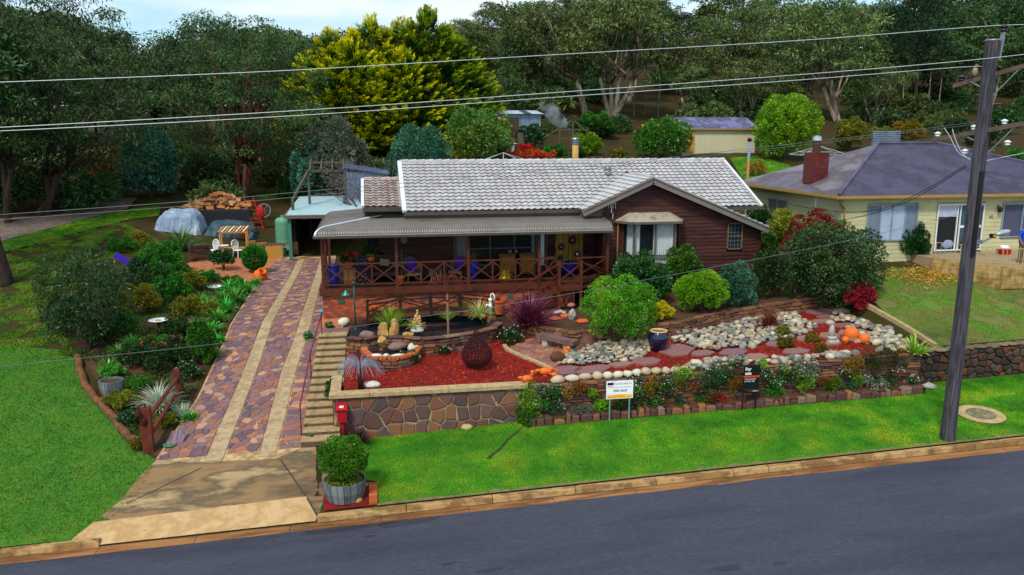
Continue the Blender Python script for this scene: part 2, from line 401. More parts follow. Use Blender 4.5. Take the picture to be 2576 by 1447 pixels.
def blades(name, parent, loc, n, ln, w, mat, spread=1., droop=.6, seg=4, seed=0, r0=.08, kindstuff=True, lmin=.6, up0=1.0):
 """arching strap leaves from one crown"""
 rs = random.Random(seed); mb = MB(); c = Vector(loc)
 for i in range(n):
  a = rs.random()*6.283; L_ = ln*(lmin + (1-lmin)*rs.random()); el = up0*(1 - spread*rs.random()*.75)*math.pi/2
  p = c + Vector((math.cos(a), math.sin(a), 0))*r0*rs.random(); side = Vector((-math.sin(a), math.cos(a), 0))
  side = (side + Vector((0, 0, rs.uniform(-.4, .4)))).normalized(); vs = []; t0 = rs.random()
  for j in range(seg+1):
   t = j/seg; ww = w*(1 - t**2.2)*.5*(.75+.5*t0) + w*.04
   vs += [p - side*ww, p + side*ww]
   e = el - droop*1.9*t*t; p = p + Vector((math.cos(a)*math.cos(e), math.sin(a)*math.cos(e), math.sin(e)))*L_/seg
  mb.add(vs, [(2*j, 2*j+1, 2*j+3, 2*j+2) for j in range(seg)], [min(1, .15 + .7*t0*.6 + .35*(q//2)/seg) for q in range(2*seg+2)])
 if isinstance(name, MB): name.v += mb.v; return
 me = mb.mesh(name, mat, None, False)
 o = put(me, name, parent)
 if kindstuff and n > 14: o['kind'] = 'stuff'
 return o
def text(s, size, mat, parent, pos, rot, name='lettering', al='LEFT', ext=.002, shear=0., sx=1., bold=0.):
 c = bpy.data.curves.new('t', 'FONT'); c.body = s; c.size = size; c.extrude = ext; c.align_x = al; c.shear = shear; c.resolution_u = 2; c.offset = bold
 o = bpy.data.objects.new('t', c); COL.objects.link(o); dg = bpy.context.evaluated_depsgraph_get(); me = bpy.data.meshes.new_from_object(o.evaluated_get(dg))
 bpy.data.objects.remove(o); me.name = name; me.materials.clear(); me.materials.append(mat)
 t = put(me, name, parent); t.location = Vector(pos) - ORG[parent.name]; t.rotation_euler = rot; t.scale = (sx, 1, 1); return t
# ---------------------------------------------------------------- regions
def inside(p, poly):
 c = False; n = len(poly); j = n-1
 for i in range(n):
  if (poly[i][1] > p[1]) != (poly[j][1] > p[1]) and p[0] < (poly[j][0]-poly[i][0])*(p[1]-poly[i][1])/(poly[j][1]-poly[i][1]) + poly[i][0]: c = not c
  j = i
 return c
def clip(poly, a, b, c):
 """keep a*x+b*y<=c"""
 out = []; n = len(poly)
 for i in range(n):
  p, q = poly[i], poly[(i+1) % n]; dp = a*p[0]+b*p[1]-c; dq = a*q[0]+b*q[1]-c
  if dp <= 0: out.append(p)
  if (dp < 0 < dq) or (dq < 0 < dp): t = dp/(dp-dq); out.append((p[0]+(q[0]-p[0])*t, p[1]+(q[1]-p[1])*t))
 return out
def sheet(name, poly, mat, off=.012, cell=.5, hf=None, zt=None, flatfn=None):
 """a ground sheet over a polygon, following the ground"""
 hf = hf or H; poly = [(p[0], p[1]) for p in poly]; mb = MB(); idx = {}
 x0 = math.floor(min(p[0] for p in poly)/cell); x1 = math.ceil(max(p[0] for p in poly)/cell); y0 = math.floor(min(p[1] for p in poly)/cell); y1 = math.ceil(max(p[1] for p in poly)/cell)
 def vid(p):
  k = (round(p[0], 4), round(p[1], 4))
  if k not in idx: idx[k] = len(mb.v); mb.v.append(Vector((p[0], p[1], hf(p[0], p[1]) + off))); mb.t.append(0.)
  return idx[k]
 for i in range(x0, x1):
  col = clip(clip(poly, 1, 0, (i+1)*cell), -1, 0, -i*cell)
  if len(col) < 3: continue
  for j in range(y0, y1):
   c = clip(clip(col, 0, 1, (j+1)*cell), 0, -1, -j*cell)
   if len(c) < 3: continue
   f = []
   for p in c:
    v = vid(p)
    if v not in f: f.append(v)
   if len(f) > 2:
    ar = sum(mb.v[f[q]].x*mb.v[f[(q+1) % len(f)]].y - mb.v[f[(q+1) % len(f)]].x*mb.v[f[q]].y for q in range(len(f)))
    if abs(ar) < 1e-5: continue
    mb.f.append(f if ar > 0 else f[::-1]); mb.m.append(0)
 return struct(mb, name, mat, smooth=True)
def voronoi(region, sp, rs, jit=.42, aspect=1., gap=.02, hexo=.5):
 """cells of crazy paving inside a polygon: list of polygons"""
 x0 = min(p[0] for p in region); x1 = max(p[0] for p in region); y0 = min(p[1] for p in region); y1 = max(p[1] for p in region)
 nx = max(1, int((x1-x0)/(sp*aspect)) + 1); ny = max(1, int((y1-y0)/sp) + 1); S_ = {}
 for i in range(-1, nx+2):
  for j in range(-1, ny+2):
   S_[(i, j)] = (x0 + (i + .5 + (hexo if j % 2 else 0) + rs.uniform(-jit, jit))*sp*aspect, y0 + (j + .5 + rs.uniform(-jit, jit))*sp)
 out = []
 for (i, j), s in S_.items():
  if len(region) > 4 and not inside(s, region): continue
  c = list(region) if len(region) <= 4 else [(s[0]-sp*2*aspect, s[1]-sp*2), (s[0]+sp*2*aspect, s[1]-sp*2), (s[0]+sp*2*aspect, s[1]+sp*2), (s[0]-sp*2*aspect, s[1]+sp*2)]
  for di in (-2, -1, 0, 1, 2):
   for dj in (-2, -1, 0, 1, 2):
    q = S_.get((i+di, j+dj))
    if q is None or q == s: continue
    a, b = q[0]-s[0], q[1]-s[1]; L_ = math.hypot(a, b); a /= L_; b /= L_
    c = clip(c, a, b, a*(s[0]+q[0])/2 + b*(s[1]+q[1])/2 - gap/2*(.5 + rs.random()))
    if len(c) < 3: break
   if len(c) < 3: break
  if len(c) < 3: continue
  if len(region) > 4: # convex enough: clip to the region's edges near by
   n = len(region); ar = sum(region[k][0]*region[(k+1) % n][1] - region[(k+1) % n][0]*region[k][1] for k in range(n)); sg = 1 if ar > 0 else -1
   for k in range(n):
    p, q = region[k], region[(k+1) % n]; a, b = (q[1]-p[1])*sg, -(q[0]-p[0])*sg; L_ = math.hypot(a, b) or 1; a /= L_; b /= L_
    dd = a*(s[0]-p[0]) + b*(s[1]-p[1])
    tt = ((s[0]-p[0])*(q[0]-p[0]) + (s[1]-p[1])*(q[1]-p[1]))/(L_*L_)
    if -sp*2.5 < dd < 0 and -.3 < tt < 1.3: c = clip(c, a, b, a*p[0]+b*p[1])
    if len(c) < 3: break
  if len(c) >= 3:
   # drop needle corners
   k = []
   for q in range(len(c)):
    if math.hypot(c[q][0]-c[q-1][0], c[q][1]-c[q-1][1]) > sp*.07: k.append(c[q])
   if len(k) >= 3: out.append(k)
 return out
def parea(c): return abs(sum(c[k][0]*c[(k+1) % len(c)][1] - c[(k+1) % len(c)][0]*c[k][1] for k in range(len(c))))/2
def pieces(parent, name, mat, items, limit=300, smooth=False, stuffname=None):
 """items: list of (sortkey, function(mb)); the largest become objects, the rest one stuff part"""
 items = sorted(items, key=lambda t: -t[0])
 for k, fn in items[:limit]:
  mb = MB(); fn(mb); part(mb, name, mat, parent, smooth=smooth)
 if len(items) > limit:
  mb = MB()
  for k, fn in items[limit:]: fn(mb)
  part(mb, stuffname or name, mat, parent, smooth=smooth, kind='stuff')
# ================================================================ GROUND
M('bark_brown', [(.05, .03, .02), (.11, .07, .045)], 8, .9, .5, 40)
ground_m = M('ground_litter', [h('1c280c'), h('342c16'), h('422c1a'), h('2a3612'), h('4c3422'), h('24340c')], .35, .95, .8, 9, detail=9, fine=.5, spec=.1)
xs = [-170, -120, -80, -60, -50, -42, -36, -32, -29] + [-27 + .25*i for i in range(0, 244)] + [35, 37, 40, 44, 50, 60, 80, 120, 180]
ys = [-30, 0, 8, 12, 16, 18, 19, 20] + [20.35 + .225*i for i in range(0, 2)] + [20.95 + .25*i for i in range(0, 16)] + [24.95, 25.14, 25.19, 25.24, 25.29, 25.34] + [25.4, 25.6] + [25.75 + .25*i for i in range(0, 80)] + [46 + i for i in range(0, 30)] + [76 + 3*i for i in range(0, 30)] + [170, 190, 220, 260, 320, 420, 600]
mb = MB(); nx = len(xs)
for y in ys:
 for x in xs:
  z = H(x, y)
  if y > 48: z += .35*noise.noise(Vector((x*.18, y*.18, 0)))*min(1, (y-48)/10)
  elif y > 36 and x < -9: z += .04*noise.noise(Vector((x*.5, y*.5, 3)))
  mb.v.append(Vector((x, y, z))); mb.t.append(0.)
for j in range(len(ys)-1):
 for i in range(nx-1): mb.f.append((j*nx+i, j*nx+i+1, (j+1)*nx+i+1, (j+1)*nx+i)); mb.m.append(0)
struct(mb, 'ground', ground_m, smooth=True)
def W2(pts): return [(lambda p: (p.x, p.y))(gp(*q)) for q in pts]
# ---- road, gutter, kerb
asph = M('asphalt', [(.018, .018, .033), (.04, .04, .063), (.025, .025, .042)], .5, .62, .35, 13, detail=9, fine=.3, spec=.45, stretch=(.22, 1, 1))
sheet('road', [(-60, 6), (70, 6), (70, 20.33), (-60, 20.33)], asph, .012, 1.0, hf=lambda x, y: G*(x-3.66) - .17 + .02*math.sin(math.pi*(y-6)/14.3))
rs = random.Random(3)
gut = M('gutter_concrete', [h('84542e'), h('9c6a3e'), h('663e20'), h('ac7c50')], .8, .75, .3, 60, detail=8, fine=.2, stretch=(.35, 2, 1))
kerbm = M('kerb_concrete', [h('94703f'), h('765430'), h('b08c5c'), h('583e22')], 1.1, .85, .5, 45, detail=8, fine=.2, stretch=(1, 2.5, 1))
kroot = top('kerb', None, None, (0, 20.6, 0)); kroot['kind'] = 'structure'
x = -24.0
while x < 42:
 ln = rs.choice([2.35, 2.4, 1.1]) if x > 8 else 2.4
 if not (x + ln > -6.9 and x < -1.75):
  x1 = x + ln - .025; mb = MB(); a = []
  for xx in (x, x1):
   z = G*(xx-3.66)
   a += [(xx, 20.62, z-.3), (xx, 20.62, z-.16), (xx, 20.655, z-.02), (xx, 20.68, z+.004), (xx, 20.84, z+.012), (xx, 20.84, z-.3)]
  mb.add(a, [(0, 1, 7, 6)[::-1], (1, 2, 8, 7)[::-1], (2, 3, 9, 8)[::-1], (3, 4, 10, 9)[::-1], (4, 5, 11, 10)[::-1], (0, 1, 2, 3, 4, 5), (11, 10, 9, 8, 7, 6)], rs.random())
  part(mb, 'kerb_block', kerbm, kroot)
  x += ln
 else: x = x + ln if x + ln < -1.75 and x > -6.9 else (-6.9 if x < -6.9 and False else x + .35)
x = -24.0
while x < 42:
 mb = MB(); x1 = x + 2.4; z0, z1 = G*(x-3.66)-.17, G*(x1-3.66)-.17; e = rs.uniform(-.02, .02)
 mb.add([(x, 20.26+e, z0+.022), (x1-.015, 20.26-e, z1+.022), (x1-.015, 20.5, z1+.008), (x, 20.5, z0+.008), (x, 20.64, z0+.02), (x1-.015, 20.64, z1+.02), (x, 20.26+e, z0-.1), (x1-.015, 20.26-e, z1-.1)],
   [(0, 1, 2, 3), (3, 2, 5, 4), (6, 7, 1, 0)], rs.random())
 part(mb, 'gutter_slab', gut, kroot); x = x1
# tar patches on the road
tar = flat('fresh_tar', (.028, .028, .036), .5)
for k, (px, py, r) in enumerate([(1030, 1313, .55), (880, 1318, .95), (770, 1342, .12), (690, 1350, .1), (1660, 1218, .16), (1740, 1205, .12), (1830, 1432, .25), (1230, 1437, .2), (1130, 1420, .16), (930, 1350, .1), (1960, 1420, .15)]):
 p = atz(px, py, 0); p = atz(px, py, G*(p.x-3.66) - .17); poly = []
 for j in range(14):
  a = j*6.283/14; q = r*(.6 + .6*rs.random()); poly.append((p.x + q*1.6*math.cos(a), p.y + q*.45*math.sin(a)))
 poly = [(a, min(b, 20.22)) for a, b in poly]
 sheet('tar_patch', poly, tar, .017, 1.0, hf=lambda x, y: G*(x-3.66) - .17 + .02*math.sin(math.pi*(y-6)/14.3))
# ---- driveway
mort = M('mortar_sand', [h('a08058'), h('c4a274'), h('8c7050'), h('b8946a')], 2.2, .9, .5, 60, detail=7, fine=.2)
DL = lambda y: lin(y, [24.0, 28, 32.4, 41.6, 49], [-6.75, -6.15, -5.95, -5.95, -5.7]); DR = lambda y: lin(y, [23.4, 28, 33, 49], [-2.3, -2.25, -2.2, -2.2])
S1 = lambda y: lin(y, [24, 29.4, 33.7, 44.7], [-5.2, -4.84, -4.66, -4.4]); S2 = lambda y: S1(y) + lin(y, [24, 33, 44], [.53, .45, .4])
S3 = lambda y: lin(y, [23.8, 29.2, 33.5, 43], [-3.62, -3.46, -3.1, -3.1]); S4 = lambda y: S3(y) + lin(y, [23.8, 29, 43], [.5, .52, .42])
sheet('driveway', [(DL(y), y) for y in (24.1, 26, 28, 30, 32.4, 37, 41.6, 46, 50)] + [(DR(y), y) for y in (50, 40, 33, 28, 25, 23.7)], mort, .012, .5)
paver = M('slate_paver', [h('78515c'), h('8d615c'), h('604a58'), h('9d7a6a')], 1.6, .7, .35, 50, pieces=[h('674b53'), h('7c5555'), h('915c45'), h('584a53'), h('86615c'), h('bf8c68'), h('6d5155'), h('785c53'), h('a16845'), h('785c66'), h('a8816a'), h('84584a')], piece=.75, detail=6, fine=.12)
droot = top('crazy_paving', None, None, (-4, 30, 1.2)); droot['kind'] = 'structure'
items = []; rs = random.Random(11)
def paving(bands, y0, y1, sp, root_items, zoff=.012, th=.03, hf=None):
 hf = hf or H
 for (fa, fb, nm) in bands:
  y = y0
  # straighten each band: u runs across 0..w, v along
  ymid = (y0+y1)/2; w = fb(ymid) - fa(ymid)
  for c in voronoi([(0.02, y0), (w-.02, y0), (w-.02, y1), (0.02, y1)], sp, rs, .42, 1.15, .022):
   tn = rs.random()
   def fn(mb, c=c, tn=tn, fa=fa, fb=fb, w=w):
    def m(u, v, hh): x = fa(v) + (fb(v)-fa(v))*u/w; return Vector((x, v, hf(x, v) + zoff + hh))
    mb.slab(c, m, th*(.8+.4*tn), .012, tn, back=-.02)
   root_items.append((parea(c)*30/(c[0][1]**1.6), fn))
paving([(lambda y: DL(y)+.05, S1, 0), (S2, S3, 1), (S4, DR, 2)], 24.3, 49, .26, items)
pieces(droot, 'paving_stone', paver, items, 300)
conc = M('old_concrete', [h('a48a68'), h('ae9674'), h('94795a'), h('b69e7c')], 2.6, .85, .4, 60, detail=8, fine=.15)
for fa, fb in ((S1, S2), (S3, S4)):
 st = top('wheel_strip', None, None, (fa(30), 30, 1.2)); st['kind'] = 'structure'; y = 23.95
 while y < 49:
  ln = rs.uniform(.62, .8); mb = MB(); y1 = min(49, y + ln - .015)
  g = lambda x_, y_: Vector((x_, y_, H(x_, y_) + .043 + rs.uniform(-.002, .002)))
  a = [g(fa(y)+.01, y), g(fb(y)-.01, y), g(fb(y1)-.01, y1), g(fa(y1)+.01, y1)]; dn = [p - Vector((0, 0, .08)) for p in a]
  mb.add(a + dn, [(0, 1, 2, 3), (4, 5, 1, 0), (5, 6, 2, 1), (7, 4, 0, 3)], rs.random()); part(mb, 'concrete_slab', conc, st); y += ln
apm = M('apron_concrete', [h('4e3e2a'), h('6e563a'), h('8a6a44'), h('5a4a34'), h('a88a62'), h('453a2c')], .55, .7, .4, 30, detail=9, fine=.15, stretch=(.6, 1.6, 1), spec=.4)
aph = H
def apron_off(px, py): p = gp(px, py); return (p.x, p.y)
sheet('driveway_apron', [(-7.0, 21.45), (-1.62, 20.9), (-1.55, 22.0), (-.95, 22.5), (-1.0, 24.25), (-2.3, 24.3), (-3.1, 23.75), (-5.2, 23.95), (-6.65, 24.3), (-6.9, 23.6), (-7.15, 22.4), (-7.5, 21.7)], apm, .03, .5, hf=aph)
crm = M('crossing_concrete', [h('b4926a'), h('c09c70'), h('a88458'), h('be9a6e'), h('7c5c3a')], .9, .8, .3, 60, detail=5, fine=.12)
sheet('vehicle_crossing', [(-8.05, 20.66), (-1.75, 20.66), (-1.72, 20.8), (-2.05, 21.62), (-7.6, 21.5), (-7.95, 21.0)], crm, .045, .5, hf=aph)
sheet('apron_joint', [(-6.95, 22.2), (-6.9, 22.2), (-5.2, 23.6), (-5.25, 23.62)], flat('dark_joint', (.05, .04, .03)), .037, .5, hf=aph)
sheet('apron_joint', [(-2.95, 23.62), (-2.9, 23.62), (-1.72, 20.9), (-1.77, 20.9)], MC['dark_joint'], .049, .5, hf=aph)
# ---- lawns and other ground covers
lawn_m = M('lawn_soil', [h('2f5a10'), h('3f7014'), h('4f6a1a')], 1.2, .95, .6, 50, detail=6)
FL = [(-.05, 20.86), (40, 20.86), (40, 25.38), (20.4, 25.38), (19.75, 25.0), (19.4, 24.45), (4.9, 24.5), (4.7, 24.98), (-1.05, 24.98), (-.95, 24.2), (-.85, 22.6), (-.1, 22.2)]
sheet('front_lawn', FL, lawn_m, .014, .5)
LL = W2([(0, 870), (150, 880), (205, 915), (232, 985), (275, 1050), (330, 1112), (395, 1160), (362, 1225), (320, 1283), (255, 1320), (195, 1375)]) + [(-8.1, 20.87), (-20, 20.87), (-26, 30)]
sheet('left_lawn', LL, lawn_m, .014, .5)
NL = [(20.6, 25.75), (36, 25.75), (36, 29.3), (27.0, 29.9), (25.5, 32.4), (23.9, 33.2), (22.4, 32.6), (20.9, 31.0), (20.35, 28)]
sheet('neighbour_lawn', NL, M('patchy_lawn_soil', [h('42701a'), h('54701e'), h('6c6436'), h('346616')], .7, .95, .5, 40, detail=7), .014, .5)
strip_m = M('yard_grass_soil', [h('3c6a14'), h('4c6a1c'), h('35500f')], .8, .95, .5, 40)
BL1 = W2([(0, 612), (200, 558), (330, 528), (405, 520), (400, 545), (300, 560), (180, 592), (0, 640)])
BL2 = W2([(640, 500), (680, 478), (760, 470), (800, 480), (780, 505), (700, 512)])
BL3 = W2([(1835, 400), (1905, 395), (1990, 420), (1960, 455), (1880, 470)])
for n_, p_ in (('yard_grass_strip', BL1), ('back_grass', BL2), ('side_grass', BL3)): sheet(n_, p_, strip_m, .06, .5)
grav = M('gravel_track', [h('5c4a44'), h('6e5a50'), h('7c6c64'), h('4a3a34')], 2, .95, 1., 40, detail=9, fine=.4)
sheet('gravel_track', W2([(0, 610), (0, 552), (150, 540), (230, 520), (290, 497), (345, 500), (320, 527), (200, 556)]), grav, .05, .5)
salm = M('salmon_gravel', [h('a8603c'), h('b87048'), h('94583a'), h('c08058')], 3, .95, .6, 70, detail=8, fine=.3)
sheet('salmon_path', W2([(468, 665), (500, 655), (690, 648), (700, 655), (640, 712), (600, 705), (560, 700), (500, 690)]), salm, .03, .5)
sheet('salmon_strip', [(-2.18, 26.5), (-1.95, 31.4), (-1.3, 31.9), (-1.3, 33.9), (-2.1, 33.9), (-2.1, 45), (-2.2, 45), (-2.2, 33)], salm, .03, .5)
mul = M('red_mulch', [h('720a08'), h('8a0e0c'), h('580806'), h('9a1610')], 3.0, .9, 1.0, 55, detail=9, fine=.55)
gx0 = lambda y: lin(y, [25, 27, 31.5], [-1.08, -1.05, -1.0])
MUL = [(gx0(25.3), 25.35), (19.7, 25.35), (19.7, 31.5)] + [(x, bwy(x)-.15) for x in (19.2, 17, 14.4, 11.6, 10, 8.5, 7.5, 6.75, 5.8)] + [(4.5, 32.5), (-.5, 32.5), (gx0(31), 31)]
sheet('mulch_bed', MUL, mul, .02, .25)
# loose chips of bark, real relief on the mulch
n = 26000; P = []; rs = random.Random(5)
while len(P) < n:
 x, y = rs.uniform(-1.2, 19), rs.uniform(25.3, 30.6)
 if inside((x, y), MUL): P.append((x, y, H(x, y) + .018 + rs.random()*.02))
P = np.array(P); D = RNG.normal(size=(n, 3)); D[:, 2] = np.abs(D[:, 2])*.4
o = put(leafmesh('mulch_chips', P, D, .05+.05*RNG.random(n), .02, RNG.random(n), leafmat('chip', [h('5c0806'), h('92120c'), h('a81a12'), h('c0644a')], .9, 0, .1, lo=.1, hi=1.25)), 'mulch_chips'); tag(o, 'red dyed bark chips spread over the front garden bed', 'mulch', kind='stuff')
soil = M('garden_soil', [h('2c1c10'), h('44301c'), h('523420'), h('24180e')], 1.5, .95, .8, 40, detail=8, fine=.3)
sheet('upper_bed', [(x, bwy(x)+.15) for x in (5.8, 6.75, 7.5, 8.5, 10, 11.6, 14.4, 17, 19.2)] + [(19.6, 33), (19.6, 34.9), (5.5, 34)], soil, .02, .5)
sheet('side_bed', W2([(210, 905), (340, 1115), (395, 1150), (478, 1010), (562, 855), (640, 712), (560, 700), (470, 668), (380, 640), (230, 660), (120, 800)]), soil, .02, .5)
# ---- grass blades
gleaf = leafmat('grass_blade', [h('2a7406'), h('449006'), h('6ca40a'), h('a4ac1a')], .6, .3, .2)
gleaf2 = leafmat('grass_blade_dry', [h('34700e'), h('4a8014'), h('6c8c22'), h('84803a')], .6, .3, .2)
gleaf3 = leafmat('grass_blade_shade', [h('163e06'), h('205208'), h('2e680f'), h('58741c')], .6, .3, .2)  # blade colours darkened to paint shade over the left lawn
def grass(name, poly, n, hh, mat, label, off=.012, wd=.014, bare=None, dens=None):
 x0 = min(p[0] for p in poly); x1 = max(p[0] for p in poly); y0 = min(p[1] for p in poly); y1 = max(p[1] for p in poly)
 rs = random.Random(len(name)*7); P = []; T = []; q = 0
 while len(P) < n and q < n*6:
  q += 1; x, y = rs.uniform(x0, x1), rs.uniform(y0, y1)
  if not inside((x, y), poly): continue
  f = noise.noise(Vector((x*.9, y*.9, 2))) + .5*noise.noise(Vector((x*2.7, y*2.7, 5)))
  if bare and f < -bare: continue
  if y < 21.15 and rs.random() < .45: continue
  P.append((x, y, H(x, y) + off)); T.append(.45 + .85*f + .12*(y < 22.5) + rs.gauss(0, .2))
 n = len(P); D = RNG.normal(size=(n, 3))*.55; D[:, 2] = 1
 o = put(leafmesh(name, np.array(P), D, hh*(.5+.8*RNG.random(n)), wd*(.7+.6*RNG.random(n)), np.array(T), mat), name)
 tag(o, label, 'grass', kind='stuff')
FLV = [(-.05, 20.86), (22, 20.86), (24.5, 25.3), (20.4, 25.3), (19.75, 25.0), (19.4, 24.45), (4.9, 24.5), (4.7, 24.98), (-1.05, 24.98), (-.95, 24.2), (-.85, 22.6), (-.1, 22.2)]
grass('verge_grass', FLV, 150000, .055, gleaf, 'bright mown grass of the sloping street verge', wd=.013)
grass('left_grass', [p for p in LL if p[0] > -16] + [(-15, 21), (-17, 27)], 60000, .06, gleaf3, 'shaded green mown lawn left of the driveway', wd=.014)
grass('neighbour_grass', NL, 30000, .06, gleaf2, 'patchy thin lawn in front of the cream cottage', wd=.016, bare=.25)
grass('strip_grass', BL1, 9000, .1, gleaf, 'long strip of green grass beside the gravel track', .05, .03)
grass('back_grass_tufts', BL2 + [], 5000, .12, gleaf, 'patch of bright grass behind the carport', .05, .04)
grass('side_grass_tufts', BL3 + [], 5000, .12, gleaf, 'patch of grass in front of the cream shed', .05, .04)
yard = W2([(0, 640), (180, 592), (300, 560), (390, 600), (470, 668), (380, 640), (230, 660), (120, 800), (200, 900), (0, 880)])
grass('yard_weeds', yard, 42000, .11, gleaf2, 'rough weedy grass in the yard on the left', .0, .022, bare=.1)
# low leafy ground cover filling the left border
SB = W2([(210, 905), (340, 1110), (395, 1140), (478, 1010), (562, 855), (640, 720), (560, 712), (470, 680), (380, 650), (230, 670), (120, 800)])
n = 0; P = []; rs = random.Random(8); x0 = min(p[0] for p in SB); x1 = max(p[0] for p in SB); y0 = min(p[1] for p in SB); y1 = max(p[1] for p in SB)
while len(P) < 30000:
 x, y = rs.uniform(x0, x1), rs.uniform(y0, y1)
 if inside((x, y), SB):
  f = noise.noise(Vector((x*.8, y*.8, 9)))
  if f > -.12: P.append((x, y, H(x, y) + .02 + max(0, f)*.5*rs.random()))
P = np.array(P); D = RNG.normal(size=(len(P), 3)); D[:, 2] = np.abs(D[:, 2])
tag(put(leafmesh('ground_cover', P, D, .09, .05, RNG.random(len(P)), leafmat('cover_leaf', [h('142c0c'), h('244814'), h('3c6a1c'), h('648430')], .5, .25, .3)), 'ground_cover'), 'low tangled green ground cover filling the border left of the driveway', 'ground cover', kind='stuff')
P = []; x = -.1
while x < 30: P.append((x, 20.93 + .2*abs(noise.noise(Vector((x*1.1, 0, 0)))) + .1*noise.noise(Vector((x*4, 3, 0))))); x += .25
sheet('bare_verge_strip', [(-.1, 20.855), (30, 20.855)] + P[::-1], M('bare_earth', [h('6c5a3c'), h('7c6a48'), h('4c5428')], 3, .95, .5, 40, fine=.3), .03, .5)
# ================================================================ STONEWORK OF THE FRONT GARDEN
brown_st = M('field_stone', [h('5a3a2c'), h('6e4a38'), h('4a3230'), h('7a5844')], 4, .8, .7, 35, pieces=[h('5c3c38'), h('6c4638'), h('7e5238'), h('503436'), h('8c6040'), h('604244'), h('705048'), h('9a683c'), h('4a3232'), h('86705c')], piece=.7, detail=7, fine=.25)
wall_st = M('wall_stone', [h('5c3c30'), h('6a4c44'), h('7a5238')], 2.2, .75, .7, 22, pieces=[h('54403e'), h('6a3e2e'), h('4e3434'), h('6c4a4a'), h('7c4a2c'), h('3c3440'), h('5e3c34'), h('8a5a34'), h('48404a')], piece=.6, detail=8, fine=.25)
pale_mort = M('pale_mortar', [h('8c7a60'), h('a8967a'), h('746248'), h('86826e')], 3, .9, .7, 30, detail=7)
cap_m = M('cap_concrete', [h('ac9068'), h('b69c74'), h('a0845e'), h('a89874')], 3.5, .85, .5, 50, detail=7, fine=.15)
rs = random.Random(21)
# --- mortared retaining wall
root = top('stone_retaining_wall', 'mortared retaining wall of big flat purple and brown stones with pale capping', 'wall', (1.7, 25, .4))
mb = MB(); zt = lambda x: 1.68 + .028*max(0, x-4) + .0
mb.add([(-1.38, 25.02, -.1), (4.85, 25.02, -.1), (4.85, 25.1, zt(4.85)), (-1.38, 25.1, zt(-1)), (-1.38, 25.36, -.1), (4.85, 25.36, -.1), (4.85, 25.36, zt(4.85)), (-1.38, 25.36, zt(-1))],
  [(0, 1, 2, 3), (5, 4, 7, 6), (4, 0, 3, 7), (1, 5, 6, 2)])
part(mb, 'mortar_core', pale_mort, root)
items = []
def wallmap(y0, lean, zoff=0.): return lambda u, v, hh: Vector((u, y0 + lean*(v-.3) - hh, v + zoff))
for c in voronoi([(-1.36, .12), (4.8, .3), (4.8, 1.66), (-1.36, 1.64)], .53, rs, .3, .8, .04, .2):
 if parea(c) < .02: continue
 tn = rs.random(); k = [(p[0] + rs.uniform(-.02, .02), p[1] + rs.uniform(-.02, .02)) for p in c]
 items.append((parea(c), lambda mb, c=k, tn=tn: mb.slab(c, wallmap(25.03, .055), .035 + .02*tn, .03, tn, back=-.04)))
pieces(root, 'stone', wall_st, items)
x = -1.52
while x < 4.9:
 x1 = min(4.95, x + 1.28); z = zt(x); mb = MB(); mb.box(((x+x1)/2, 25.2, z+.07), (x1-x-.012, .44, .12)); part(mb, 'cap_slab', cap_m, root); x = x1
y = 25.43
for ln in (.9, .85): mb = MB(); mb.box((-1.33, y+ln/2, 1.75), (.34, ln-.012, .11)); part(mb, 'cap_slab', cap_m, root); y += ln
